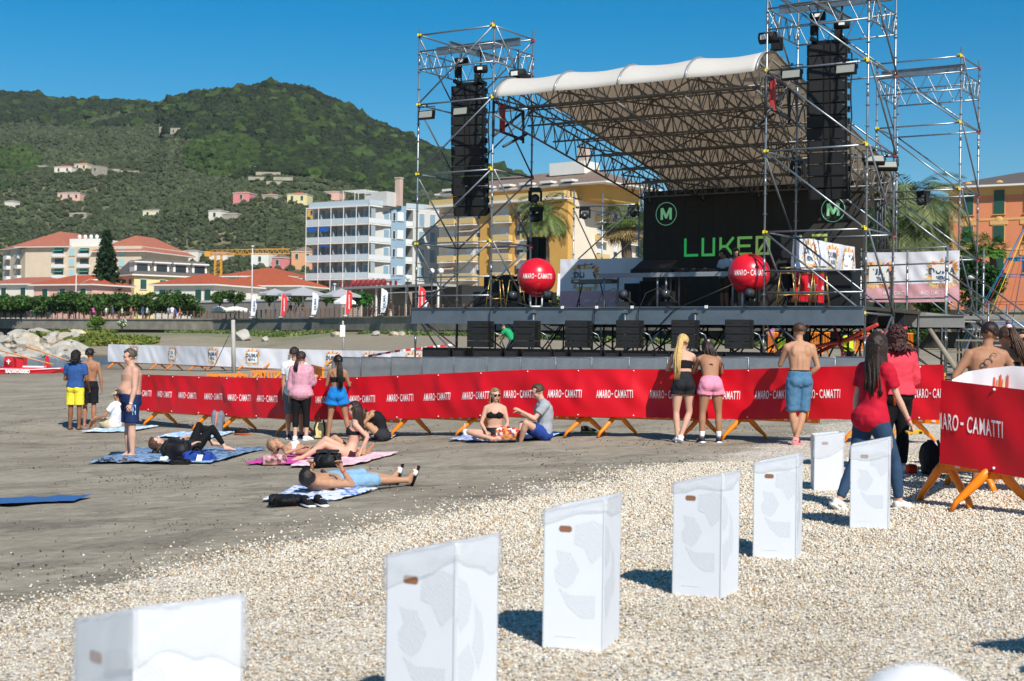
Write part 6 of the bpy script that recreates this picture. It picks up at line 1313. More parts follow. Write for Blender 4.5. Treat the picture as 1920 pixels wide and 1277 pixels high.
# orange mesh fences behind the stage, right
for i, (pa, pb, py, Y, lb) in enumerate(((1520, 1556, 640, 62, 'orange plastic fence behind the man in the yellow vest, left one'), (1600, 1640, 640, 60, 'orange plastic fence behind the man in the yellow vest, right one'), (1680, 1712, 640, 60, 'orange plastic fence behind the curly dark haired woman'), (1440, 1462, 655, 58, 'orange plastic fence behind the left person in yellow vest'))):
    a = P(pa, py, Y); b2 = P(pb, py, Y); g0 = gz(a.x, a.y); barrier(Vector((a.x, a.y, g0)), Vector((b2.x, b2.y, g0+.0)), lb, 'orange fences behind the stage', rl=False)
# red rescue boat
q = P(38, 701, 63); t = thing('rescue_boat', 'red twin-hulled rescue rowing boat with long wooden oars at the water edge', 'boat', (q.x, q.y, q.z-.12), -.12); t.scale = (.66, .66, .66); rd = mat('boat_red', 'c4202c', .35, var=.06, vs=2, coat=.3)
for sy in (-.45, .55):
    mb = MB(); mb.tube([(-3.6, sy, .62), (-3.0, sy, .42), (-1.5, sy, .32), (1.2, sy, .32), (2.4, sy, .42), (3.3, sy, .62)], [(.03, .05), (.2, .17), (.32, .2), (.32, .2), (.22, .16), (.03, .05)], 10, ref=(0, 0, 1)); mb.build('hull', rd, t)
mb = MB(); mb.box((-.6, 0, .78), (.7, .9, .5)); mb.add([(-1.0, -.45, .55), (-.2, -.45, .55), (-.3, -.45, 1.3), (-.9, -.45, 1.35), (-1.0, .45, .55), (-.2, .45, .55), (-.3, .45, 1.3), (-.9, .45, 1.35)], [(0, 1, 2, 3), (7, 6, 5, 4), (3, 2, 6, 7), (0, 3, 7, 4), (1, 5, 6, 2)]); mb.box((.15, -.1, .95), (.45, .7, .7)); mb.build('seat_box', rd, t)
mb = MB(); mb.box((1.1, 0, .68), (1.5, .9, .1)); mb.tube([(-3.4, -.62, .62), (-1.2, -.77, .5), (1.2, -.77, .5), (3.1, -.62, .62)], .03, 5); mb.build('white_deck', white_p, t)
mb = MB(); mb.add([(1.7, -.1, .6), (2.1, -.1, .6), (1.95, -.1, 1.4), (1.8, -.1, 1.4), (1.7, .1, .6), (2.1, .1, .6), (1.95, .1, 1.4), (1.8, .1, 1.4)], [(0, 1, 2, 3), (7, 6, 5, 4), (0, 3, 7, 4), (1, 5, 6, 2), (3, 2, 6, 7)]); mb.build('fin', rd, t)
mb = MB(); mb.box((-.62, -.456, 1.0), (.07, .012, .34)); mb.box((-.62, -.459, 1.02), (.28, .012, .07)); put_text(mb, 'SALVATAGGIO', lambda x, y: (.2+x, -.805+.08*abs(y), .36+y), .28, .02, .9); mb.build('lettering', white_p, t)
for i, (x0, z0, x1, z1, sy) in enumerate(((-2.1, 1.95, 2.6, .85, -.6), (.0, 2.0, 3.4, 1.0, .8))):
    mb = MB(); mb.tube([(x0, sy, z0), (x1, sy, z1)], .045, 6); mb.tube([(x0-.02, sy, z0), (x0+.9, sy, z0-.22)], .07, 6); o = mb.build('oar', mat('varnished_wood', 'c88a4c', .45, var=.1), t)
q = P(40, 943, 12.9); gq = G(40, 943); mb = MB()
nx_, ny_ = 26, 14; V = [(gq.x-1.3+2.0*i/nx_, gq.y-.35+.7*j/ny_, gz(gq.x-1.3+2.0*i/nx_, gq.y-.35+.7*j/ny_)+.035+.015*mnoise.noise(Vector((i*.4, j*.5, 3)))) for i in range(nx_+1) for j in range(ny_+1)]
mb.add(V, [(i*(ny_+1)+j, (i+1)*(ny_+1)+j, (i+1)*(ny_+1)+j+1, i*(ny_+1)+j+1) for i in range(nx_) for j in range(ny_)], 0, True); o = mb.build('beach_towel', mat('blue_towel', '2a5a92', .9, var=.15, vs=20)); tag(o, 'plain blue towel alone on the sand at the left edge', 'towel')
# ------------------------------------------------------------ people
def lerp(a, b, t): return a+(b-a)*t
def V3(*a): return Vector(a)
def remesh(mb, vox, smooth=4, wr=0, seed=0):
    me = mb.mesh('tmp', [blk3]); o = bpy.data.objects.new('tmp', me); COL.objects.link(o)
    r = o.modifiers.new('r', 'REMESH'); r.mode = 'VOXEL'; r.voxel_size = vox; r.use_smooth_shade = True
    if wr:
        tx = bpy.data.textures.get('wrinkle') or bpy.data.textures.new('wrinkle', 'CLOUDS'); tx.noise_scale = .065; tx.noise_depth = 2
        d = o.modifiers.new('d', 'DISPLACE'); d.texture = tx; d.strength = wr; d.mid_level = .5; d.texture_coords = 'LOCAL'
    s = o.modifiers.new('s', 'SMOOTH'); s.factor = .5; s.iterations = smooth
    dg = bpy.context.evaluated_depsgraph_get(); dg.update(); m2 = bpy.data.meshes.new_from_object(o.evaluated_get(dg))
    bpy.data.objects.remove(o); bpy.data.meshes.remove(me)
    m2.polygons.foreach_set('use_smooth', [True]*len(m2.polygons)); return m2
SK = {n: mat('skin_'+n, c, .58, var=.12, vs=7, spec=.25, bump=.12, bs=60) for n, c in (('fair', 'c9a08a'), ('tan', 'b08468'), ('olive', '9e7258'), ('brown', '7e5640'), ('rosy', 'c69a84'))}
for m_ in SK.values():
    m_.node_tree.nodes['Principled BSDF'].inputs['Subsurface Weight'].default_value = .0
HR = {n: mat('hair_'+n, c, .5, var=.4, vs=45, spec=.4, bump=.6, bs=110) for n, c in (('black', '17120f'), ('dark', '2a1c15'), ('brown', '4a3222'), ('blonde', 'c6a468'), ('grey', '4c443d'), ('ash', '8a7154'), ('auburn', '3a1b18'))}
CL = {}
def cloth(c, rough=.85): return CL.setdefault(c, mat('fabric_'+c, c, rough, var=.14, vs=14, bump=.15, bs=90, spec=.25))
ROW_M = dict(d=[-.11, -.04, .05, .16, .29, .40, .47, .515], w=[.075, .158, .158, .142, .160, .182, .170, .085], t=[.075, .112, .108, .098, .112, .118, .092, .065])
ROW_F = dict(d=[-.11, -.04, .05, .16, .29, .40, .46, .505], w=[.07, .172, .160, .118, .135, .152, .142, .068], t=[.075, .118, .104, .084, .100, .104, .080, .055])
class Fig:
    def __init__(s, H=1.75, sex='m', pose=None, fat=1.0):
        p = pose or {}; s.k = k = H/1.75; s.sex = sex; s.fat = fat; s.p = p; u = lambda v: Vector(v).normalized()
        s.pel = Vector(p.get('pelvis', (0, 0, .95)))*k; a = u(p.get('sp1', (0, 0, 1))); b = u(p.get('sp2', p.get('sp1', (0, 0, 1)))); n = u(p.get('neck', p.get('sp2', p.get('sp1', (0, 0, 1)))))
        s.hx = u(p.get('hipx', (1, 0, 0))); s.sx = u(p.get('shx', p.get('hipx', (1, 0, 0)))); s.a, s.b, s.n = a, b, n
        s.chest = s.pel+a*.27*k; s.nb = s.chest+b*.245*k; s.hc = s.nb+n*.17*k; s.look = u(p.get('look', s.sx.cross(b)*-1 if 0 else n.cross(s.sx)))
        sw = (.180 if sex == 'm' else .155)*k; sh = s.nb-b*.055*k; s.sh = {}; s.el = {}; s.wr = {}; s.hd = {}
        for side, sg in (('R', 1), ('L', -1)):
            j = sh+s.sx*sw*sg+Vector(p.get('shrug'+side, (0, 0, 0)))*k; d1, d2 = [u(v) for v in p.get('arm'+side, ((.08*sg, 0, -1), (.03*sg, .12, -1)))][:2]; s.sh[side] = j; s.el[side] = j+d1*.285*k; s.wr[side] = s.el[side]+d2*.25*k
            s.hd[side] = u(p.get('hand'+side, d2))
        hw = .088*k; s.hp = {}; s.kn = {}; s.an = {}; s.ft = {}
        for side, sg in (('R', 1), ('L', -1)):
            j = s.pel+s.hx*hw*sg-a*.03*k; d1, d2 = [u(v) for v in p.get('leg'+side, ((.03*sg, .0, -1), (.01*sg, -.03, -1)))][:2]; s.hp[side] = j; s.kn[side] = j+d1*.425*k; s.an[side] = s.kn[side]+d2*.40*k; s.ft[side] = u(p.get('foot'+side, (.12*sg, 1, -.12)))
        if p.get('stand', True):
            mz = min(s.an[x].z for x in 'RL')-.075*k; off = Vector((0, 0, -mz)); 
            for dct in (s.sh, s.el, s.wr, s.hp, s.kn, s.an):
                for q in dct: dct[q] = dct[q]+off
            s.pel += off; s.chest += off; s.nb += off; s.hc += off
    def torso(s, mb, d0=-.11, d1=.6, infl=0, k_=1.0, hem=0, neckcap=True):
        R = ROW_M if s.sex == 'm' else ROW_F; k = s.k; pts = []; rs = []; ds = sorted(set([d for d in R['d'] if d0 < d < d1]+[max(d0, R['d'][0])]+[min(d1, R['d'][-1])]))
        base = s.pel; path = [s.pel-s.a*.2*k, s.pel, s.chest, s.nb, s.nb+s.b*.1*k]; cum = [-.2, 0, .27, .515, .615]
        c1 = [-.2, -.02, .10, .20, .27, .34, .42, .515, .62]
        def at_(d):
            # smooth the bend
            def raw(x): return Vector([np.interp(x, cum, [p[i] for p in path]) for i in range(3)])
            return (raw(d-.05)+raw(d)*2+raw(d+.05))/4
        cs = []
        for i, d in enumerate(ds):
            w_ = np.interp(d, R['d'], R['w'])*k*s.fat+infl+hem*(1-(d-ds[0])/(ds[-1]-ds[0]))**2; t_ = np.interp(d, R['d'], R['t'])*k*(s.fat**1.4)+infl+hem*(1-(d-ds[0])/(ds[-1]-ds[0]))**2
            if s.p.get('belly') and .02 < d < .3: t_ += s.p['belly']*math.sin(math.pi*(d-.02)/.28)
            pts.append(at_(d)); rs.append((w_, t_)); cs.append(np.interp(d, [0, .45], [0, 1]))
        # tube with per-ring axes
        N_ = 18; vs = []; fs = []
        for i, p in enumerate(pts):
            t = (pts[min(i+1, len(pts)-1)]-pts[max(i-1, 0)]).normalized(); x = s.hx.lerp(s.sx, float(cs[i])); x = (x-t*x.dot(t)).normalized(); y = t.cross(x)
            fwd = y*(s.p.get('belly', 0)*.55*math.sin(math.pi*min(1, max(0, (ds[i]-.02)/.28))) if s.p.get('belly') else 0)
            for q in range(N_): an = 2*math.pi*q/N_; ca, sa = math.cos(an), math.sin(an); pw = .82; vs.append(p+fwd+x*(rs[i][0]*math.copysign(abs(ca)**pw, ca))+y*(rs[i][1]*math.copysign(abs(sa)**.9, sa)))
        for i in range(len(pts)-1):
            for q in range(N_): a = i*N_+q; b = i*N_+(q+1) % N_; fs.append((a, b, b+N_, a+N_))
        fs.append(tuple(range(N_-1, -1, -1))); fs.append(tuple((len(pts)-1)*N_+q for q in range(N_))); mb.add(vs, fs)
    def limb(s, mb, j, rr, t0=0, t1=2, infl=0, flare=0, n=12):
        """j: three joints, rr: list of (t, r)"""
        def pos(t): return lerp(j[0], j[1], t) if t <= 1 else lerp(j[1], j[2], t-1)
        T = sorted(set([t0, t1]+[t for t, r in rr if t0 < t < t1])); pts = [pos(t) for t in T]; rs = [np.interp(t, [a for a, b in rr], [b for a, b in rr])*s.k*(s.fat**.7)+infl+flare*((t-t0)/(t1-t0))**2 for t in T]; mb.tube(pts, rs, n); 
        if t0 == 0: mb.ell(pts[0], rs[0]*1.0, n=12)
        if t0 < 1 < t1: mb.ell(j[1], float(np.interp(1, [a for a, b in rr], [b for a, b in rr]))*s.k+infl*.9, n=12)
    def legr(s): m = s.sex == 'm'; return [(0, .092 if m else .098), (.25, .086 if m else .092), (.6, .068 if m else .072), (.95, .053), (1.05, .051), (1.3, .058 if m else .055), (1.6, .046), (1.9, .035), (2, .036)]
    def armr(s): m = s.sex == 'm'; f = 1 if m else .84; return [(0, .058*f), (.25, .052*f), (.6, .045*f), (.95, .038*f), (1.1, .041*f), (1.3, .041*f), (1.7, .031*f), (2, .026*f)]
    def body(s, bare=True, vox=.013, fingers=True, curl=(.5, .5)):
        mb = MB(); k = s.k; s.torso(mb)
        for side, sg in (('R', 1), ('L', -1)):
            s.limb(mb, (s.hp[side], s.kn[side], s.an[side]), s.legr()); s.limb(mb, (s.sh[side], s.el[side], s.wr[side]), s.armr())
            mb.tube([s.nb+s.b*.0*k, lerp(s.nb, s.sh[side], .55)+s.b*.012*k, s.sh[side]], [.05*k, .05*k, .052*k], 10)
            ft = s.ft[side]; sh = (s.an[side]-s.kn[side]).normalized(); an = s.an[side]; heel = an+sh*.045*k-ft*.045*k
            up = (-sh-ft*(-sh).dot(ft)).normalized(); mb.tube([heel, an+sh*.04*k+ft*.04*k+up*.012*k, an+sh*.05*k+ft*.12*k, an+sh*.052*k+ft*.175*k], [(.034*k, .034*k), (.04*k, .038*k), (.028*k, .046*k), (.014*k, .036*k)], 10, ref=up)
            mb.tube([an, an+sh*.05*k+ft*.03*k], [.036*k, .036*k], 8)
            # buttock / breast
            back = -(s.a.cross(s.hx)*-1).normalized(); back = s.hx.cross(s.a).normalized()*-1; fw = s.a.cross(s.hx)
            mb.ell(s.pel+s.hx*.075*sg*k-s.a*.03*k-fw*.055*k, .085*k*s.fat*(1.06 if s.sex == 'f' else .95), n=12)
            fwb = s.b.cross(s.sx)
            if s.sex == 'f': mb.ell(s.chest+s.b*.075*k+s.sx*.07*sg*k+fwb*.085*k, (.058*k), n=12)
            else: mb.ell(s.chest+s.b*.10*k+s.sx*.075*sg*k+fwb*.075*k, (.075*k, .05*k, .055*k), Matrix((s.sx, fwb, s.b)).transposed(), n=12)
            BMx = Matrix((s.sx, fwb, s.b)).transposed(); MALE = s.sex == 'm'
            if MALE: mb.ell(s.chest+s.b*.12*k+s.sx*.085*sg*k-fwb*.085*k, (.055*k, .04*k, .085*k), BMx, n=12)
            if MALE: mb.tube([s.pel+s.a*.1*k+s.hx*.032*sg*k-fwb*.075*k, s.chest+s.sx*.03*sg*k-fwb*.09*k, s.chest+s.b*.15*k+s.sx*.03*sg*k-fwb*.085*k], [.03*k, .032*k, .025*k], 10)
            hd = s.hd[side]; wrp = s.wr[side]; pn = s.p.get('palm'+side); pn = Vector(pn).normalized() if pn else (s.pel-s.sh[side]).normalized().cross(hd).cross(hd)*-1
            if pn.length < .1: pn = s.sx*-sg
            pn = (pn-hd*pn.dot(hd)).normalized(); wd = hd.cross(pn).normalized(); mb.tube([wrp-hd*.01, wrp+hd*.035*k, wrp+hd*.085*k], [(.025*k, .021*k), (.018*k, .036*k), (.013*k, .040*k)], 8, ref=pn)
            s.__dict__.setdefault('hand', {})[side] = (wrp+hd*.08*k, hd, pn, wd)
        n = s.n; lk = (s.look-n*s.look.dot(n)).normalized() if abs(s.look.dot(n)) < .98 else s.sx.cross(n); rt = lk.cross(n).normalized(); M = Matrix((rt, lk, n)).transposed(); s.HM = M; c = s.hc; s.lk = lk; s.rt = rt
        mb.tube([s.nb-s.b*.05*k, lerp(s.nb, c, .4), c-n*.03*k], [.064*k if s.sex == 'm' else .052*k, .054*k if s.sex == 'm' else .044*k, .052*k], 12)
        h = lambda x, y, z: c+M @ Vector((x*k, y*k, z*k))
        mb.ell(h(0, -.012, .03), (.076*k, .096*k, .09*k), M, 16, k=12); mb.ell(h(0, .022, -.035), (.06*k, .070*k, .075*k), M, 14, k=10); mb.ell(h(0, .05, -.085), (.032*k, .034*k, .026*k), M, 10)
        mb.tube([h(0, .088, .022), h(0, .106, -.012), h(0, .086, -.028)], [.008*k, .015*k, .012*k], 8); mb.ell(h(0, .078, .03), (.055*k, .018*k, .018*k), M)
        for sg in (-1, 1): mb.ell(h(sg*.078, -.008, -.004), (.010*k, .022*k, .032*k), M); mb.ell(h(sg*.04, .06, -.03), (.022*k, .022*k, .022*k), M)
        mb.ell(h(0, .084, -.052), (.024*k, .012*k, .009*k), M)
        me = remesh(mb, vox, 3); s.h = h
        if fingers:
            fm = MB(); 
            for side, sg in (('R', 1), ('L', -1)):
                b0, hd, pn, wd = s.hand[side]; cu = s.p.get('curl'+side, .5)
                for q, (o, L) in enumerate(((-.030, .068), (-.010, .076), (.011, .070), (.030, .056))):
                    L *= k; a = b0+wd*o*k; d1 = (hd*math.cos(cu*.7)+pn*math.sin(cu*.7)+wd*o*2).normalized(); d2 = (hd*math.cos(cu*2.0)+pn*math.sin(cu*2.0)).normalized(); fm.tube([a-hd*.012, a+d1*L*.5, a+d1*L*.5+d2*L*.5], [.0085*k, .008*k, .006*k], 6)
                side_ = -1 if (s.sx*sg).dot(wd) > 0 else 1
                a = b0-hd*.05*k+wd*.032*k*s.p.get('thumb'+side, side_); d1 = (hd*.8+wd*.7*s.p.get('thumb'+side, side_)+pn*.3).normalized(); fm.tube([a-d1*.01, a+d1*.032*k, a+d1*.03*k+hd*.028*k], [.011*k, .0095*k, .007*k], 6)
            bmx = bmesh.new(); bmx.from_mesh(me); tmp = fm.mesh('t', blk3); bmx.from_mesh(tmp); bmx.to_mesh(me); bmx.free(); bpy.data.meshes.remove(tmp)
        return me
    def garment(s, torso=None, arms=0, legs=0, infl=.012, linf=None, flare=0, hem=0, wr=.02, vox=.014, arm0=0, leg0=0, legf=0, ax=0, sides='RL', bust=False):
        mb = MB(); linf = infl if linf is None else linf; k = s.k
        if torso: s.torso(mb, torso[0], torso[1], infl, hem=hem)
        for side, sg in (('R', 1), ('L', -1)):
            if side not in sides: continue
            if arms:
                s.limb(mb, (s.sh[side], s.el[side], s.wr[side]), s.armr(), arm0, arms, linf+ax, flare)
                if arm0 == 0 and torso: mb.tube([s.nb-s.b*.01*k, lerp(s.nb, s.sh[side], .55)+s.b*.006*k, s.sh[side]], [.05*k+infl, .05*k+infl, .052*k+infl], 10)
            if legs: s.limb(mb, (s.hp[side], s.kn[side], s.an[side]), s.legr(), leg0, legs, linf, legf)
            fw = s.a.cross(s.hx)
            if torso and torso[0] < .0 and torso[1] < .35: mb.ell(s.pel+s.hx*.074*sg*k-s.a*.03*k-fw*.055*k, .085*k*s.fat*(1.06 if s.sex == 'f' else .95)+infl*.75, n=12)
            elif torso and torso[0] < -.03 and sg > 0: mb.ell(s.pel-s.a*.01*k-fw*.055*k, (.17*k*s.fat+infl, .118*k*s.fat+infl, .135*k), Matrix((s.hx, fw, s.a)).transposed(), n=14)
            if (bust or (torso and torso[1] > .35)) and s.sex == 'f': fwb = s.b.cross(s.sx); mb.ell(s.chest+s.b*.075*k+s.sx*.07*sg*k+fwb*.085*k, .058*k+infl*.8, n=12)
        return remesh(mb, vox, 3, wr)
    def shoe(s, side, m, sole=None, name='shoe', par=None, slide=False):
        k = s.k; ft = s.ft[side]; an = s.an[side]; sh = (an-s.kn[side]).normalized(); up = (-sh-ft*(-sh).dot(ft)).normalized(); mb = MB(); b = an+sh*.05*k
        if slide:
            mb.tube([b-ft*.07*k-up*.035, b+ft*.06*k-up*.035, b+ft*.2*k-up*.032], [(.014, .042*k), (.014, .046*k), (.014, .044*k)], 8, ref=up); mb.tube([b+ft*.07*k-up*.01, b+ft*.14*k-up*.012], [(.045*k, .054*k), (.036*k, .052*k)], 12, m=1, ref=up)
        else:
            mb.tube([b-ft*.07*k-up*.022, b+ft*.06*k-up*.022, b+ft*.2*k-up*.022, b+ft*.215*k-up*.02], [(.016, .042*k), (.018, .05*k), (.016, .046*k), (.01, .03*k)], 10, m=1, ref=up)
            mb.tube([b-ft*.062*k+up*.01, b+ft*.02*k+up*.02, b+ft*.10*k+up*.008, b+ft*.18*k-up*.004, b+ft*.205*k-up*.012], [(.045*k, .038*k), (.055*k, .044*k), (.04*k, .047*k), (.026*k, .042*k), (.012*k, .026*k)], 12, ref=up)
            mb.tube([an+sh*.0, b], [.046*k, .05*k], 10)
        return mb.build(name, [m, sole or m], par)
    def cap_hair(s, mb, r=1.12, down=-.02, back=.02, z=.035, cover=1.0, front=.0):
        """scalp cap as dense overlapping tufts over the skull, leaving the face free"""
        k = s.k; g = random.Random(int(s.hc.x*1000) % 97)
        for i in range(220):
            th = math.acos(1-g.random()*(1.35 if cover >= 1 else 1.1)); ph = g.uniform(0, 2*math.pi); d = Vector((math.sin(th)*math.cos(ph), math.sin(th)*math.sin(ph), math.cos(th)))
            if d.y > .35+front and d.z < .62: continue
            if d.z < down*3 and d.y > .1: continue
            c = s.h(d.x*.074*r, -.012+d.y*.094*r, .03+d.z*.088*r); mb.ell(c, g.uniform(.017, .024)*k, n=6, k=4)
    def strands(s, mb, L, n=70, spread=1.0, root=-.3, w_=.011, drop=None, behind=True, curl=0, side=None, front=False):
        k = s.k; g = random.Random(5); dn = Vector(drop or (0, 0, -1)).normalized()
        for i in range(n):
            a = g.uniform(-1.75, 1.75)*spread; 
            if side: a = side*abs(a)
            r0 = s.h(math.sin(a)*.055, -.012-math.cos(a)*.06, .095+g.uniform(-.02, .01)); r1 = s.h(math.sin(a)*.088, -.018-math.cos(a)*.1, .02); r2 = s.h(math.sin(a)*.088, -.02-math.cos(a)*.095, -.07)
            bk = (-s.lk+s.lk*(s.lk.dot(dn)) if abs(s.lk.dot(dn)) < .9 else -s.lk)*.03*k*g.random(); ll = L*k*g.uniform(.75, 1.05); pts = [r0, r1, r2]; q = r2
            for j in range(4):
                q = q+dn*ll/4+bk*.35+Vector((g.gauss(0, .006+curl), g.gauss(0, .006+curl), 0)); pts.append(q)
            mb.tube(pts, [w_*1.3*k, w_*1.5*k, w_*1.3*k, w_*1.1*k, w_*k, w_*.8*k, w_*.35*k], 5, ref=(1, 0, .2))
    def tail(s, mb, L, z=.06, n=26, w_=.03, drop=None, out=.03, curl=0, y=-.10, off=.05):
        k = s.k; g = random.Random(9); dn = Vector(drop or (0, 0, -1)).normalized(); b0 = s.h(0, y, z)
        for i in range(n):
            a = g.uniform(0, 6.28); r = g.random()*w_*k; o = s.rt*math.cos(a)*r+s.lk*math.sin(a)*r*.7; pts = [s.h(0, y+.03, z), b0-s.lk*out*k+o*.5]; q = pts[-1]; ll = L*k*g.uniform(.8, 1.05)
            for j in range(5): q = q+dn*ll/5-s.lk*(off*k/3 if j < 3 else 0)+o*(.35 if j < 2 else -.12)+Vector((g.gauss(0, .004+curl), g.gauss(0, .004+curl), 0)); pts.append(q)
            mb.tube(pts, [.012*k, .012*k, .013*k, .012*k, .010*k, .008*k, .003*k], 5)
SKULL = {}
def person(label, fig, q, rz, skin, parts, hair=None, face=True, extras=None, group=None, vox=.013, blur=False):
    """body is one mesh; parts is a list of (name, fabric, kwargs)"""
    me = fig.body(vox=vox); o = link('person', me); me.materials.clear(); me.materials.append(SK[skin]); o.location = q; o.rotation_euler = (0, 0, rz); tag(o, label, 'person', group)
    for nm, fc, kw in parts:
        if nm in ('shoe', 'slide'):
            for side in 'RL': fig.shoe(side, cloth(fc[0], .6), cloth(fc[1], .6), 'shoe' if nm == 'shoe' else 'slipper', o, slide=nm == 'slide')
            continue
        m2 = fig.garment(vox=max(vox, .013), **kw) if 'vox' not in kw else fig.garment(**kw); m2.materials.clear(); m2.materials.append(cloth(fc) if isinstance(fc, str) else fc); g_ = link(nm, m2, o)
    if face:
        mb = MB()
        for sg in (-1, 1): mb.ell(fig.h(sg*.031, .084, .012), (.012*fig.k, .006*fig.k, .006*fig.k), fig.HM, 8, k=5); mb.box(fig.h(sg*.031, .091, .034), (.03*fig.k, .008*fig.k, .007*fig.k), M=fig.HM)
        mb.build('eyes', HR['dark'], o); mb = MB(); mb.ell(fig.h(0, .092, -.050), (.020*fig.k, .005*fig.k, .007*fig.k), fig.HM, 8, k=5); mb.build('mouth', mat('lips', '9c4f48', .5, var=0), o)
    if hair:
        mb = MB(); col = hair[0]
        cap = MB(); hm = None
        for op, kw in hair[1:]: getattr(fig, op)(cap if op == 'cap_hair' and kw.get('r', 1.1) < 1.2 else mb, **kw)
        if cap.v:
            hm = remesh(cap, .011*fig.k if vox < .03 else .03, 2, .008)
            if mb.v:
                bx = bmesh.new(); bx.from_mesh(hm); tmp = mb.mesh('t', blk3); bx.from_mesh(tmp); bx.to_mesh(hm); bx.free(); bpy.data.meshes.remove(tmp)
            hm.materials.clear(); hm.materials.append(HR[col]); link('hair', hm, o)
        else: mb.build('hair', HR[col], o)
    if extras: extras(fig, o)
    return o
def stand_H(px, py_feet, py_top): q = G(px, py_feet); return q, (py_feet-py_top)/ppm(q.y)
def band(fig, side, m, t=.97, name='wristband', r=.03, par=None):
    mb = MB(); a = lerp(fig.el[side], fig.wr[side], t-.06); b = lerp(fig.el[side], fig.wr[side], t+.02); mb.tube([a, b], r*fig.k, 10); mb.build(name, m, par)
UP = [('cap_hair', {})]
PI = math.pi
redc = '8b1226'
def LQ(px, Y, top=None):
    x, y = at(px, Y); return Vector((x, y, gz(x, y)))
def LH(px, Y, top): return P(px, top, Y).z-LQ(px, Y).z
# 1 child with blue T-shirt and yellow shorts, 2 boy with cap behind
q, H = stand_H(140, 806, 655)
f = Fig(H*.985, 'm', dict(armR=((.25, .05, -1), (-.1, .5, -.5)), armL=((-.3, .05, -1), (.25, .75, .1)), sp1=(0, .03, 1)), fat=1.02)
person('person seen from behind with dark curly hair, blue T-shirt and yellow shorts at the left', f, q, -.15, 'brown', [('shirt', '2c4f86', dict(torso=(.0, .5), arms=.62, infl=.02, hem=.02, ax=.008)), ('shorts', 'e3d13c', dict(torso=(-.11, .14), legs=.82, infl=.022, legf=.03))], ('black', ('cap_hair', dict(r=1.25)), ('strands', dict(L=.05, n=60, w_=.015, curl=.012))), face=False)
q2, H2 = stand_H(153, 803, 653); q2.y += .35; q2.x += .06
f = Fig(H2*1.0, 'm', dict(armR=((.25, .0, -1), (.06, .1, -1)), armL=((-.35, .1, -1), (.1, .5, -.6)), look=(.3, 1, 0)))
def capx(fig, o, c='1b2230', brim=True):
    mb = MB(); mb.ell(fig.h(0, -.012, .05), (.084*fig.k, .104*fig.k, .088*fig.k), fig.HM, 16, k=10)
    if brim: mb.tube([fig.h(0, .07, .05), fig.h(0, .16, .045)], [(.012, .065), (.006, .045)], 10, ref=tuple(fig.n))
    mb.build('cap', cloth(c), o)
person('bare-chested person in a dark cap half hidden behind the curly haired one', f, q2, -.1, 'olive', [('shorts', '14161c', dict(torso=(-.11, .1), legs=.85, infl=.02, legf=.03))], ('black', ('cap_hair', {})), face=False, extras=capx)
# 3 man in navy shorts, facing left
q, H = stand_H(243, 858, 653)
f = Fig(H, 'm', dict(belly=.055, armR=((.10, .02, -1), (.02, .22, -1)), armL=((-.12, .05, -1), (-.02, .25, -1)), sp1=(0, -.05, 1), sp2=(0, .0, 1), neck=(0, .22, 1), footR=(.25, 1, -.12), footL=(-.05, 1, -.12)), fat=1.2)
def man3(fig, o):
    mb = MB(); mb.box(lerp(fig.hp['L'], fig.kn['L'], .3)+Vector((-.115, .0, 0)), (.006, .05, .16)); mb.build('stripe', cloth('9ec7e0'), o); band(fig, 'L', capw, par=o)
person('bare-chested man in navy swim shorts standing on a blue towel, facing left', f, q, PI/2+.55, 'rosy', [('shorts', '172a50', dict(torso=(-.11, .09), legs=.80, infl=.018, legf=.035))], ('grey', ('cap_hair', dict(r=1.05))), extras=man3)
# 4 seated person in white T-shirt and beige cap
q = G(214, 806)
SIT = dict(stand=False, pelvis=(0, 0, .11))
f = Fig(1.66, 'm', dict(stand=False, pelvis=(0, 0, .11), sp1=(0, -.28, 1), sp2=(0, -.05, 1), armR=((.4, -.2, -1), (.2, -.3, -1)), armL=((-.35, .35, -.6), (-.1, .9, -.3)), legR=((.35, 1, .35), (.1, .75, -1)), legL=((-.35, 1, .55), (-.1, .7, -1)), footR=(.3, 1, -.2), footL=(-.3, 1, -.2), look=(-.4, 1, .0)))
person('person in white T-shirt and beige cap sitting behind the man in navy shorts', f, q, PI/2-.35, 'olive', [('shirt', 'd9d9dc', dict(torso=(-.02, .5), arms=.6, infl=.022, hem=.01)), ('shorts', 'b7a483', dict(torso=(-.11, .1), legs=.85, infl=.02, legf=.02))], ('dark', ('cap_hair', {}), ('tail', dict(L=.3, z=-.02, w_=.03))), extras=lambda a, o: capx(a, o, 'cdb894'))
# 5 lying person in black leggings, knees up, head towards camera-left
q = G(362, 852); q.z += .02
f = Fig(1.64, 'f', dict(stand=False, pelvis=(0, 0, .12), sp1=(0, -1, .06), sp2=(0, -1, .10), neck=(0, -1, .25), shx=(1, 0, 0), hipx=(1, 0, 0), look=(0, .1, 1), armR=((.75, .3, -.1), (-.35, 1, .35)), armL=((-.5, .4, .0), (.5, .7, .4)), legR=((.25, .75, 1), (.25, .6, -1)), legL=((-.35, .45, 1), (.1, .75, -1)), footR=(.3, 1, -.1), footL=(-.1, 1, -.1)))
person('person lying on a blue towel with knees raised, in black leggings', f, q, -.95, 'fair', [('top', '1f2226', dict(torso=(-.02, .5), arms=.5, infl=.014)), ('leggings', '0d0d10', dict(torso=(-.11, .12), legs=1.86, infl=.006, wr=.004))], ('brown', ('cap_hair', {}), ('strands', dict(L=.1, n=40, drop=(0, -.8, -.4)))))
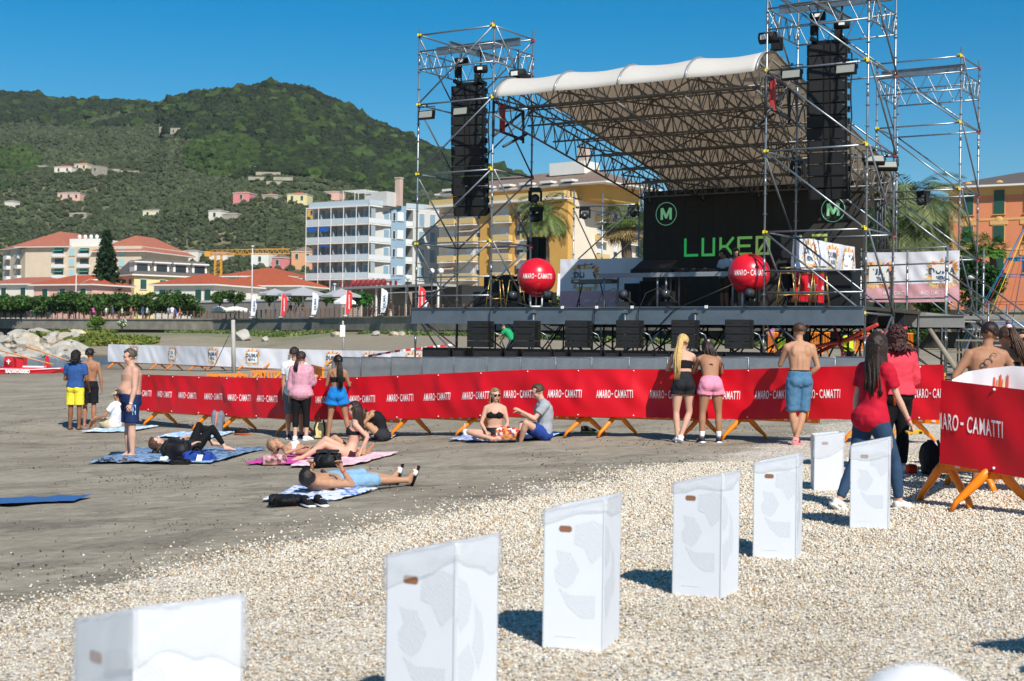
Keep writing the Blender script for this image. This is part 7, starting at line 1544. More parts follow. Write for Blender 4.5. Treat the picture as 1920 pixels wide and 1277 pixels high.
# 6 woman in pink patterned shirt, 6b man hidden behind her
q, H = LQ(566, 26.9), LH(566, 26.9, 659)
pnk = mat('pink_print', 'c99aa8', .85, var=0); _t = pnk.node_tree; _v = N(_t, 'TexVoronoi'); _v.inputs['Scale'].default_value = 30; _c = N(_t, 'TexCoord'); _r = ramp(_t, [(.25, 'd8b0bb'), (.4, 'b06a80'), (.6, 'c892a2')]); _t.links.new(_c.outputs['Object'], _v.inputs['Vector']); _t.links.new(_v.outputs['Distance'], _r.inputs[0]); _t.links.new(_r.outputs[0], _t.nodes['Principled BSDF'].inputs['Base Color'])
f = Fig(H, 'f', dict(armR=((.2, .25, -1), (.1, 1, .55)), armL=((-.2, .02, -1), (-.08, .15, -1)), legR=((.06, 0, -1), (.0, -.02, -1)), footR=(.9, .8, -.12), footL=(.0, 1, -.12), look=(.5, 1, 0)), fat=1.12)
person('woman in pink patterned blouse and black cropped leggings seen from behind', f, q, 0, 'fair', [('blouse', pnk, dict(torso=(-.16, .5), arms=1.55, infl=.03, hem=.035, ax=.008, wr=.02)), ('leggings', '101014', dict(torso=(-.11, .08), legs=1.55, infl=.008, wr=.004)), ('shoe', ('dedee0', 'e6e6e6'), {})], ('dark', ('cap_hair', dict(r=1.12)), ('tail', dict(L=.26, z=.0, w_=.045, n=34))), face=False)
q2 = LQ(551, 27.3)
f = Fig(LH(551, 27.3, 650), 'm', dict(armR=((.2, .3, -1), (.1, 1, .5)), legR=((.1, 0, -1), (.05, 0, -1)), look=(.3, 1, 0)))
person('man in white T-shirt and grey shorts mostly hidden behind the pink blouse', f, q2+Vector((.02, 0, 0)), 0, 'tan', [('shirt', 'd6dade', dict(torso=(-.06, .5), arms=.6, infl=.02)), ('shorts', '6a6c70', dict(torso=(-.11, .1), legs=1.0, infl=.02, legf=.015)), ('shoe', ('1e2a44', 'd8d8d8'), {})], ('dark', ('cap_hair', dict(r=1.04))), face=False)
# 7 girl in blue shorts
q = LQ(634, 26.5); f = Fig(LH(634, 26.5, 665), 'f', dict(armR=((.3, .2, -1), (-.1, 1, .2)), armL=((-.3, .2, -1), (.1, 1, .2)), legR=((.22, 0, -1), (.25, -.1, -1)), legL=((-.12, 0, -1), (-.1, 0, -1)), look=(-.5, 1, 0)), fat=1.05)
def clip_(fig, o):
    mb = MB(); mb.ell(fig.h(0, -.11, .02), .03*fig.k, n=8); mb.tube([fig.h(0, -.12, .0), fig.h(.02, -.13, -.06)], [.02, .008], 6); mb.build('hair_scarf', cloth('58b7c8'), o)
    mb = MB(); [mb.tube([fig.sh[s]+Vector((0, .03, .03)), lerp(fig.nb, fig.sh[s], .6)+Vector((0, -.085, .0)), fig.chest+Vector((x, -.1, .07))], .004, 4) for s, x in (('R', .03), ('L', -.03))]; mb.build('strap', blk3, o)
person('girl with long dark ponytail, black crop top and bright blue shorts', f, q, -.05, 'olive', [('crop_top', '111114', dict(torso=(.26, .37), infl=.008, wr=.003, bust=True)), ('shorts', '1671b8', dict(torso=(-.11, .17), legs=.42, infl=.026, legf=.04, wr=.02))], ('black', ('cap_hair', dict(r=1.1)), ('tail', dict(L=.58, z=.03, w_=.045, n=50, off=.08))), face=False, extras=clip_)
# 8 sitting woman with long hair, hand behind
q = G(655, 862); f = Fig(1.66, 'f', dict(stand=False, pelvis=(0, 0, .12), sp1=(0, -.35, 1), sp2=(0, .05, 1), armR=((.25, -.75, -.65), (.05, .2, -1)), armL=((-.35, -.75, -.75), (-.05, .5, -1)), legR=((.12, 1, .62), (.0, .85, -.8)), legL=((-.25, 1, .45), (-.1, 1, -.6)), footR=(.1, 1, -.35), footL=(0, 1, -.3), look=(.25, 1, -.05)))
def bikini(c): 
    def fn(fig, o):
        mb = MB(); fw = fig.b.cross(fig.sx); k = fig.k
        for sg in (-1, 1): mb.tube([fig.chest+fig.b*.12*k+fig.sx*.07*sg*k+fw*.13*k, fig.nb+fig.sx*.045*sg*k-fig.b*.0*k, fig.nb-fw*.07*k], .005, 4)
        mb.build('strap', cloth(c), o)
    return fn
person('young woman with long dark hair and black bikini sitting with one arm propped behind', f, q, PI/2+.15, 'rosy', [('bikini_top', '14141c', dict(torso=(.29, .36), infl=.007, wr=.002, bust=True)), ('bikini_bottom', '3a1622', dict(torso=(-.11, .0), legs=.06, infl=.006, wr=.002))], ('dark', ('cap_hair', dict(r=1.1)), ('strands', dict(L=.36, n=90))), extras=bikini('14141c'))
# 9 lying woman in white bikini
q = G(590, 861); f = Fig(1.62, 'f', dict(stand=False, pelvis=(0, 0, .12), sp1=(0, -1, .10), sp2=(0, -1, .12), neck=(0, -1, .3), look=(.25, .3, 1), armR=((.6, .2, -.1), (-.5, 1, .35)), armL=((-.7, .6, -.15), (.7, .7, .25)), legR=((.1, 1, .75), (.0, 1, -.75)), legL=((-.1, 1, .25), (0, 1, -.2)), footR=(.1, 1, .1), footL=(0, .6, 1)))
person('woman in white bikini top lying on her back beside the pink towel', f, q, -PI/2-.12, 'tan', [('bikini_top', 'dcd8d4', dict(torso=(.29, .36), infl=.006, wr=.002, bust=True)), ('bikini_bottom', '2a2c38', dict(torso=(-.11, .0), legs=.07, infl=.012, wr=.002))], ('ash', ('cap_hair', dict(r=1.1)), ('strands', dict(L=.12, n=50, drop=(0, -.8, -.5)))), extras=bikini('dcd8d4'))
# 10 girl bent over her knees
q = LQ(720, 25.6); f = Fig(1.6, 'f', dict(stand=False, pelvis=(0, 0, .12), sp1=(0, .15, 1), sp2=(0, .75, .7), neck=(0, 1, -.45), look=(0, .3, -1), armR=((.25, .75, -.8), (-.25, .85, -.6)), armL=((-.25, .7, -.8), (.25, .9, -.5)), legR=((.15, 1, .85), (.0, .35, -1)), legL=((-.15, 1, .8), (-.05, .55, -1)), footR=(.1, 1, -.1), footL=(0, 1, -.1)))
person('girl in dark dotted top bent forward over her knees before the red banner', f, q, PI/2-.2, 'tan', [('top', '17161a', dict(torso=(.1, .48), infl=.012, wr=.006)), ('shorts', '2a2b30', dict(torso=(-.11, .12), legs=.3, infl=.014))], ('brown', ('cap_hair', dict(r=1.12)), ('strands', dict(L=.22, n=60, drop=(.0, .6, -.9)))), face=False)
# 11 lying boy with phone
q = G(632, 921); f = Fig(1.62, 'm', dict(stand=False, pelvis=(0, 0, .12), hipx=(.93, .3, 0), shx=(.73, .62, 0), sp1=(.55, -.8, .02), sp2=(.62, -.73, .10), neck=(.62, -.73, .5), look=(-.4, .5, 1), armR=((-.05, .9, -.1), (.15, -.75, 1.0)), armL=((-.75, .55, -.1), (.85, -.2, 1.0)), handR=(0, -.3, 1), handL=(.3, -.3, 1), palmR=(.5, -.7, .2), palmL=(.5, -.7, .2), legR=((.06, 1, .02), (.12, 1, -.02)), legL=((-.16, 1, .12), (.0, 1, -.12)), footR=(.12, .35, 1), footL=(-.25, .4, 1), curlR=.8, curlL=.8))
def phone(fig, o):
    band(fig, 'R', cloth('e0503c'), par=o, t=.9); mb = MB(); mb.tube([fig.chest+Vector((-.12, .02, .11)), fig.chest+Vector((.02, -.04, .135)), fig.chest+Vector((.17, .0, .08))], (.022), 6); mb.build('bag_strap', cloth('4a3a36'), o)
P11 = person('bare-chested boy in light denim shorts lying on his back, looking at a phone', f, q, -PI/2+.5, 'tan', [('shorts', '7fa3be', dict(torso=(-.11, .1), legs=1.02, infl=.022, legf=.02, wr=.02)), ('slide', ('15151a', 'e6e6e6'), {})], ('black', ('cap_hair', dict(r=1.14))), extras=phone)
R11 = Matrix.Rotation(-PI/2+.5, 3, 'Z'); c = q+R11 @ ((f.wr['R']+f.wr['L'])/2+Vector((0, -.0, .13))); mb = MB(); mb.box((0, 0, 0), (.075, .012, .15)); mb.box((0, .008, 0), (.068, .006, .14), m=1); o = mb.build('phone', [blk3, mat('phone_glass', '20262c', .1, var=0)]); o.location = c; o.rotation_euler = (-.5, 0, -PI/2+.5); tag(o, 'black phone held up by the boy lying in denim shorts', 'phone')
# 12, 13 couple
q = LQ(930, 23.9); f = Fig(1.66, 'f', dict(stand=False, pelvis=(0, 0, .12), sp1=(0, -.05, 1), sp2=(0, .02, 1), neck=(0, .05, 1), look=(-.45, 1, -.1), armR=((.32, .15, -1), (-.35, .7, -.5)), armL=((-.3, .15, -1), (.45, .8, -.5)), legR=((1, .55, .22), (-1, .55, -.25)), legL=((-1, .55, .25), (1, .6, -.3)), footR=(-1, .3, -.1), footL=(1, .3, -.1)), fat=1.1)
def shades(fig, o, mk=True):
    mb = MB(); k = fig.k
    for sg in (-1, 1): mb.ell(fig.h(sg*.033, .094, .014), (.029*k, .008*k, .020*k), fig.HM, 10, k=6); mb.tube([fig.h(sg*.06, .088, .018), fig.h(sg*.08, .0, .018)], .004, 4)
    mb.tube([fig.h(-.01, .1, .018), fig.h(.01, .1, .018)], .004, 4); mb.build('sunglasses', mat('black_lens', '08080a', .15, var=0), o)
def x12(fig, o): shades(fig, o); bikini('121214')(fig, o)
person('woman with sunglasses and black bikini sitting cross-legged, facing the camera', f, q, PI, 'rosy', [('bikini_top', '111114', dict(torso=(.29, .37), infl=.009, wr=.002, bust=True)), ('shorts', '15151a', dict(torso=(-.11, .12), legs=.2, infl=.012))], ('ash', ('cap_hair', dict(r=1.1, front=.1)), ('strands', dict(L=.3, n=80))), extras=x12)
q = LQ(1022, 23.6); f = Fig(1.78, 'm', dict(stand=False, pelvis=(0, 0, .13), sp1=(0, -.1, 1), sp2=(0, .25, 1), neck=(0, .45, 1), look=(0, 1, -.35), armR=((.2, .45, -1), (-.3, 1, .45)), armL=((-.2, .6, -.8), (.1, 1, .55)), legR=((.75, 1, .45), (-.6, .1, -.75)), legL=((-.55, 1, .6), (.5, .2, -1)), footR=(-.6, 1, -.1), footL=(.5, 1, -.1)))
person('man in grey T-shirt and blue shorts sitting on a light blue towel', f, q, PI/2+.12, 'rosy', [('shirt', '9ba0a6', dict(torso=(-.02, .5), arms=.62, infl=.022, hem=.012, ax=.008)), ('shorts', '26408a', dict(torso=(-.11, .12), legs=.62, infl=.02, legf=.02))], ('brown', ('cap_hair', dict(r=1.06))))
# 14 blonde, 15 pink shorts, 16 shirtless: leaning on the barrier
LEAN = dict(sp1=(0, .18, 1), sp2=(0, .32, 1), armR=((.28, .55, -.75), (-.5, 1, .05)), armL=((-.28, .55, -.75), (.5, 1, .05)))
q = LQ(1283, 22.72); H = LH(1283, 22.72, 631)
f = Fig(H*1.035, 'f', dict(LEAN, legR=((.02, .03, -1), (.42, -.30, -1)), legL=((-.06, .05, -1), (.06, -.1, -1)), footR=(-.3, 1, -.12), footL=(.1, 1, -.12), look=(.5, 1, .0), neck=(0, .1, 1)))
f.an['R'] = f.kn['R']+(f.an['L']-f.kn['L']).length*Vector((-.38, -.25, -1)).normalized(); f.kn['R'] += Vector((.0, .0, 0))
person('blonde woman with long ponytail and black denim shorts leaning on the barrier', f, q, 0, 'rosy', [('tube_top', '101013', dict(torso=(.24, .37), infl=.008, wr=.003, bust=True)), ('denim_shorts', '1e2024', dict(torso=(-.11, .2), legs=.30, infl=.012, legf=.02)), ('shoe', ('dcdcdc', 'e8e8e8'), {})], ('blonde', ('cap_hair', dict(r=1.1)), ('tail', dict(L=.70, z=.10, w_=.055, n=80, y=-.075, off=.17))), face=False)
q = LQ(1334, 22.55); H = LH(1334, 22.55, 645)
f = Fig(H*1.10, 'f', dict(LEAN, sp1=(0, .35, 1), sp2=(0, .6, 1), neck=(0, .6, .8), look=(.0, 1, -.5), legR=((.1, .03, -1), (.02, -.05, -1)), legL=((-.1, .03, -1), (-.02, -.05, -1))), fat=1.1)
def knot(fig, o):
    mb = MB(); k = fig.k; fw = fig.b.cross(fig.sx); c = fig.chest+fig.b*.03*k-fw*.125*k; mb.tube([c-fig.sx*.12*k+fw*.05, c, c+fig.sx*.12*k+fw*.05], .006, 4); mb.tube([c, c+Vector((-.03, 0, -.09))], .004, 4); mb.tube([c, c+Vector((.05, 0, -.07))], .004, 4); mb.tube([c-fig.sx*.1*k+fw*.03, fig.nb-fw*.04], .004, 4); mb.build('strap', blk3, o)
    mb = MB(); mb.ell(fig.h(0, -.1, .06), .03, n=7); mb.build('hair_tie', cloth('e6a8bc'), o)
person('girl in pink frayed shorts and black bikini strings leaning forward over the barrier', f, q, .05, 'olive', [('denim_shorts', 'd98aa3', dict(torso=(-.11, .13), legs=.30, infl=.014, legf=.018)), ('shoe', ('26283a', 'e8e8e8'), {}), ('sock', 'e0e0e0', dict(legs=1.95, leg0=1.72, infl=.004))], ('dark', ('cap_hair', dict(r=1.12)), ('strands', dict(L=.34, n=70, drop=(.25, .0, -1), curl=.01))), face=False, extras=knot)
q = LQ(1500, 21.55); H = LH(1500, 21.55, 605)*1.01
f = Fig(H*1.0, 'm', dict(armR=((.32, -.02, -1), (-.55, .35, -.6)), armL=((-.26, .5, -1), (.3, 1, .3)), sp1=(.03, .1, 1), sp2=(0, .16, 1), neck=(.02, .25, 1), legR=((-.05, .05, -1), (-.32, -.25, -1)), legL=((-.02, .02, -1), (.16, -.05, -1)), footR=(-.1, .4, -1), footL=(0, 1, -.12), look=(-.2, 1, -.1)))
def shirt_side(fig, o):
    mb = MB(); c = fig.wr['R']; pts = [c+Vector((0, -.03, .02)), c+Vector((.05, -.02, -.15)), c+Vector((.05, -.01, -.45)), c+Vector((.04, 0, -.62))]; mb.tube(pts, [(.03, .03), (.02, .05), (.018, .04), (.01, .03)], 8); mb.build('tied_shirt', cloth('d9a62c'), o)
    mb = MB(); mb.tube([lerp(fig.pel, fig.chest, .47)+Vector((x, y, 0)) for x, y in [(.152*math.cos(a), .115*math.sin(a)) for a in np.linspace(0, 2*PI, 20)]], .012, 5); mb.build('waistband', blk3, o)
person('shirtless man from behind in blue denim shorts with rolled hems and red trainers', f, q, .05, 'tan', [('denim_shorts', '49718f', dict(torso=(-.11, .11), legs=.98, infl=.02, legf=.02, wr=.02)), ('shoe', ('a3283a', 'c98a8a'), {})], ('brown', ('cap_hair', dict(r=1.03))), face=False, extras=shirt_side)
# 17 woman in red T-shirt walking right, 18 woman in coral blouse
q = G(1632, 955); Hh = (955-613)/ppm(q.y); RZ17 = -1.05
f = Fig(Hh*1.0, 'f', dict(armR=((.22, .35, -1), (.05, .62, -1)), armL=((-.1, -.25, -1), (-.05, .08, -1)), legR=((.08, .52, -1), (.05, .12, -1)), legL=((-.05, -.26, -1), (-.02, -.52, -1)), footL=(0, .85, -.55), footR=(.0, 1, -.1), sp1=(0, .12, 1), sp2=(0, .05, 1), look=(-.95, .8, -.05)), fat=.98)
def x17(fig, o):
    band(fig, 'L', blk3, par=o, t=.92); band(fig, 'R', cloth('e05878'), par=o, t=.95, r=.027)
    mb = MB(); a = fig.nb+Vector((.07, .03, .0)); mb.tube([a, fig.chest+Vector((.10, .14, .1)), fig.pel+Vector((.1, .2, .12))], .011, 5); mb.build('lanyard', cloth('e06a1c'), o)
f17 = f; q17 = q
person('woman with long dark hair in red T-shirt and jeans among white bins', f, q, RZ17, 'fair', [('shirt', redc if 0 else 'b3122c', dict(torso=(-.1, .5), arms=.62, infl=.018, hem=.012, ax=.012)), ('jeans', '2c4560', dict(torso=(-.11, .1), legs=1.9, infl=.010, wr=.012)), ('shoe', ('d8d4ce', 'e0ddd8'), {})], ('dark', ('cap_hair', dict(r=1.16)), ('strands', dict(L=.40, n=260, w_=.013))), face=False, extras=x17)
q = G(1676, 885)
f = Fig((885-612)/ppm(q.y), 'f', dict(armR=((.35, .2, -1), (-.1, .7, -.6)), armL=((-.3, .3, -1), (.1, .8, -.4)), look=(-.2, 1, 0)), fat=1.28)
def x18(fig, o):
    mb = MB(); mb.tube([fig.nb+Vector((-.06, .05, .03)), fig.nb+Vector((-.02, -.09, .0)), fig.nb+Vector((.06, .05, .03))], .014, 5); mb.build('strap', cloth('1c2030'), o)
person('woman with curly dark red hair in coral blouse and black trousers', f, q, .1, 'rosy', [('blouse', 'd9404f', dict(torso=(.0, .48), arms=1.2, infl=.035, hem=.02, ax=.025, wr=.02)), ('trousers', '0e0e11', dict(torso=(-.11, .16), legs=1.92, infl=.014, wr=.006)), ('shoe', ('e0ddd8', 'e0ddd8'), {})], ('auburn', ('cap_hair', dict(r=1.35)), ('strands', dict(L=.10, n=90, w_=.018, curl=.02))), face=False, extras=x18)
# 19 tattooed man, 20, 21 women at right edge behind the near barrier
def q_at(px, py_top, Y, H, k=1.0): p = P(px, py_top, Y); return Vector((p.x, p.y, p.z-H*k))
f = Fig(1.82, 'm', dict(armR=((.6, .3, -.75), (1, .35, -.25)), armL=((-.55, -.05, -.8), (.1, .1, -1)), sp1=(0, .14, 1), sp2=(.12, .1, 1), neck=(.2, .1, 1), look=(.5, 1, -.1)), fat=1.1)
def tattoo(fig, o):
    mb = MB(); tm = mat('tattoo_ink', '4a3f3c', .6, var=0); k = fig.k
    def bp(x, z):
        rw = .19*fig.fat; y = -.128*fig.fat**1.4*math.sqrt(max(0, 1-(x/rw)**2)); return fig.chest+fig.sx*x+fig.b*z+(fig.b.cross(fig.sx))*(y-.004)
    g = random.Random(3)
    for (cx, cz, r, a0, a1) in ((-.03, .10, .05, 0, 5), (-.06, .0, .06, 1, 5.5), (-.02, -.08, .045, 2, 7), (.02, .17, .04, 0, 4), (-.08, .07, .03, 0, 6)):
        mb.tube([bp(cx+r*(1-i/28)*math.cos(a0+(a1-a0)*i/12), cz+r*(1-i/28)*math.sin(a0+(a1-a0)*i/12)) for i in range(13)], .0045, 4)
    mb.build('tattoo', tm, o)
F19 = person('bare-backed man with a scroll tattoo behind the white cloth at right', f, q_at(1850, 604, 15.6, 1.80), .05, 'olive', [('shorts', '26282e', dict(torso=(-.11, .08), legs=.9, infl=.02))], ('dark', ('cap_hair', dict(r=1.03))), face=False, extras=tattoo)
f = Fig(1.68, 'f', dict(armL=((-.2, .2, -1), (.1, .8, -.3)), look=(-.4, 1, -.1), sp1=(0, .12, 1)))
def bun(fig, o): mb = MB(); mb.ell(fig.h(0, -.07, .12), .035, n=8); mb.build('hair_tie', cloth('d8c0c4'), o)
person('woman with a very long brown ponytail beside the tattooed man, seen from behind', f, q_at(1888, 611, 15.9, 1.68), -.25, 'tan', [('top', '18181c', dict(torso=(.2, .4), infl=.01, bust=True)), ('shorts', '20242c', dict(torso=(-.11, .1), legs=.4, infl=.014))], ('brown', ('cap_hair', dict(r=1.12)), ('tail', dict(L=.46, z=.1, w_=.06, n=50, drop=(.3, 0, -1)))), face=False, extras=bun)
f = Fig(1.64, 'f', dict(look=(-.2, 1, -.3)))
person('woman with black hair and sunglasses facing the camera at the right edge', f, q_at(1914, 617, 16.4, 1.64), PI+.3, 'tan', [('top', '1a1a1e', dict(torso=(.0, .45), arms=.5, infl=.012)), ('scarf', 'e0603c', dict(torso=(.38, .46), infl=.02)), ('shorts', '20242c', dict(torso=(-.11, .1), legs=.4, infl=.014))], ('black', ('cap_hair', dict(r=1.12)), ('strands', dict(L=.25, n=70))), extras=shades)
# stage and backstage people
def st_person(label, u, v, z, H, rz, skin, parts, hair, pose={}, **k): return person(label, Fig(H, 'm', pose), S(u, v, z), SA+rz, skin, parts, hair, vox=.02, **k)
DJ = dict(armR=((.2, .3, -1), (-.1, 1, -.1)), armL=((-.2, .3, -1), (.1, 1, -.1)), neck=(0, .5, 1), look=(0, 1, -.6))
ud = on_line(1357, 4.6)
st_person('man in white T-shirt with a red lanyard bent over the stage table', ud, 4.6, ZD, 1.78, PI-.5, 'olive', [('shirt', 'c9ccd2', dict(torso=(-.05, .5), arms=.6, infl=.02)), ('shorts', '4a4436', dict(torso=(-.11, .1), legs=.9, infl=.02))], ('black', ('cap_hair', dict(r=1.15))), DJ)
st_person('dark bearded man in black behind the right red ball on the stage', on_line(1376, 4.7), 4.75, ZD, 1.82, PI+.4, 'tan', [('shirt', '5f6f86', dict(torso=(-.05, .5), arms=.6, infl=.02)), ('trousers', '141418', dict(torso=(-.11, .1), legs=1.9, infl=.02))], ('black', ('cap_hair', dict(r=1.2)), ('strands', dict(L=.03, n=40, curl=.01))), DJ)
hv = mat('hi_vis_yellow', 'c8e01e', .6, var=.06)
for label, px, Y, top_, rz in (('person in yellow safety vest half hidden behind the stage tower leg', 1464, 52, 617, .5), ('bearded man in yellow safety vest standing under the side platform', 1590, 47, 610, PI)):
    person(label, Fig(1.78, 'm', dict(look=(.3, 1, 0))), q_at(px, top_, Y, 1.78), rz, 'tan', [('shirt', '3a3c42', dict(torso=(-.03, .5), arms=.6, infl=.016)), ('vest', hv, dict(torso=(-.03, .49), infl=.03)), ('trousers', '20232b', dict(torso=(-.11, .1), legs=1.9, infl=.02))], ('black', ('cap_hair', dict(r=1.08))), vox=.022)
person('crouching worker in green T-shirt seen between the speaker stacks under the stage', Fig(1.75, 'm', dict(sp1=(0, .6, 1), sp2=(0, .8, .8), armR=((.2, .7, -.8), (0, .6, -1)), armL=((-.2, .7, -.8), (0, .6, -1)), legR=((.1, .6, -1), (0, -.4, -1)), legL=((-.1, .6, -1), (0, -.4, -1)))), q_at(962, 606, 56, 1.5), 1.2, 'tan', [('shirt', '1d9a62', dict(torso=(-.05, .5), arms=.6, infl=.03)), ('trousers', '3a4048', dict(torso=(-.11, .1), legs=1.9, infl=.02))], ('black', ('cap_hair', {})), vox=.024, face=False)
person('person with a purple parasol-coloured top behind the stage legs', Fig(1.65, 'f', {}), q_at(1445, 592, 60, 1.65), .3, 'tan', [('shirt', '9a6a9e', dict(torso=(-.08, .5), arms=.6, infl=.03)), ('trousers', '2a2c34', dict(torso=(-.11, .1), legs=1.9, infl=.02))], ('dark', ('cap_hair', {}), ('strands', dict(L=.2, n=30))), vox=.024, face=False)
# promenade walkers
WALK = [dict(armR=((.15, .25, -1), (0, .5, -1)), armL=((-.15, -.25, -1), (0, .1, -1)), legR=((.05, .3, -1), (.02, -.05, -1)), legL=((-.05, -.22, -1), (0, -.35, -1)), footL=(0, .9, -.4)), dict(armR=((.2, .3, -1), (-.2, 1, .2)), armL=((-.1, .0, -1), (0, .2, -1))), dict(armR=((.15, -.2, -1), (0, .2, -1)), armL=((-.15, .25, -1), (0, .6, -1)), legL=((-.05, .3, -1), (-.02, -.05, -1)), legR=((.05, -.22, -1), (0, -.35, -1)), footR=(0, .9, -.4))]
def wallY(px): return float(np.interp(px, [0, 200, 400, 600, 780, 1000], [212, 197, 184, 161, 141, 124]))+1.0
LIM = []
for i, (px, H, c1, c2, sx, hc, lab) in enumerate(((103, 1.72, '8a6aa8', '2f5a50', 'f', 'ash', 'person in lilac top and dark green trousers leaning on the promenade fence'), (117, 1.6, '3c8a5c', '3a3c40', 'm', 'grey', 'person in green shirt bending beside the lilac one'), (130, 1.75, '3a2c2c', '2a2c34', 'm', 'black', 'person in dark brown top standing right of the green shirt'),
  (156, 1.75, 'd8d6d2', 'c8c6c0', 'm', 'brown', 'person all in white standing right of the white lamp post'), (175, 1.74, 'cf5aa0', '2a2c34', 'm', 'dark', 'person in bright pink shirt leaning on the fence'), (199, 1.75, 'd4d2cc', '8a8478', 'm', 'grey', 'person in cream shirt behind the fence, left of the navy one'), (210, 1.7, '3a5a7c', '2c2e36', 'm', 'brown', 'person in blue shirt beside the cream shirt'),
  (228, 1.62, 'c9c2b4', '5a564e', 'f', 'ash', 'person in pale beige clothes right of the blue shirt'), (245, 1.72, 'b06a70', '1c1c20', 'f', 'dark', 'person in dusty red top and black trousers'), (252, 1.6, '2c2a2a', '33343a', 'f', 'black', 'person in black close behind the dusty red top'), (267, 1.78, '26406e', '4a6a98', 'm', 'black', 'man in navy vest over white shirt and jeans'), (275, 1.7, 'd2d0cc', '30343c', 'm', 'dark', 'person in white shirt just right of the navy vest'),
  (315, 1.66, '7c96b4', '26406e', 'f', 'dark', 'person in light blue top at the left of the group of four'), (322, 1.76, 'dcdad4', 'c4bfb0', 'm', 'brown', 'tallest person of the group of four, in white'), (328, 1.4, '2848a0', '2848a0', 'm', 'dark', 'child in royal blue in the group of four'), (336, 1.5, 'c0705c', 'a83a30', 'f', 'ash', 'child in salmon top at the right of the group of four'),
  (440, 1.62, 'd0408c', '46587a', 'f', 'dark', 'woman in magenta top and jeans alone on the promenade'), (698, 1.78, '5a5a58', '46423c', 'm', 'black', 'man in grey T-shirt pushing a bicycle'), (732, 1.72, '3c3836', '8a7a58', 'm', 'black', 'dark clothed man on a bicycle right of the white flag'), (797, 1.74, 'dcdce0', '3c5a8a', 'm', 'black', 'man in white T-shirt and jeans beside the left tower post'),
  (22, 1.68, 'b08a86', '6a6a70', 'f', 'brown', 'person in dusty pink at the far left of the promenade'), (48, 1.74, '6a8a9a', '3a3a40', 'm', 'dark', 'person in grey-blue top near the far left balustrade'), (70, 1.7, 'c8c4bc', '7a3a3a', 'f', 'ash', 'person in white top and brick red trousers at the far left'), (8, 1.7, '54606a', '33363c', 'm', 'dark', 'person in slate grey at the very left edge of the promenade'))):
    Y = wallY(px)+(.6 if i % 2 else 0); x, y = at(px, Y); f = Fig(H, sx, WALK[i % 3])
    person(lab, f, (x, y, ZP+(Y-184)*.0025+.03), rng.uniform(-1.6, 1.6) if i != 17 else PI/2, ('tan', 'olive', 'rosy')[i % 3], [('top', c1, dict(torso=(-.06, .5), arms=.7, infl=.03, vox=.04, wr=0)), ('trousers', c2, dict(torso=(-.11, .1), legs=1.5 if i % 4 else .95, infl=.025, vox=.04, wr=0))], (hc, ('cap_hair', {})), face=False, vox=.035, group='people on the promenade')
for i, (px, c1, lab) in enumerate(((553, 'd8d8da', 'person in white sitting on the low promenade wall between two flags'), (544, 'a03838', 'person in red sitting left of the one in white on the promenade wall'), (567, 'c08a70', 'person in peach top sitting right of the one in white'))):
    Y = wallY(px)+3; x, y = at(px, Y); person(lab, Fig(1.7, 'm', dict(stand=False, pelvis=(0, 0, .5), legR=((.1, 1, .0), (0, .2, -1)), legL=((-.1, 1, .0), (0, .2, -1)), armR=((.2, .3, -1), (-.2, 1, 0)), armL=((-.2, .3, -1), (.2, 1, 0)))), (x, y, ZP+.55), PI-.4*i, 'tan', [('top', c1, dict(torso=(-.06, .5), arms=.7, infl=.03, vox=.04, wr=0)), ('shorts', '3a3c44', dict(torso=(-.11, .1), legs=.9, infl=.025, vox=.04, wr=0))], ('dark', ('cap_hair', {})), face=False, vox=.035, group='people on the promenade')
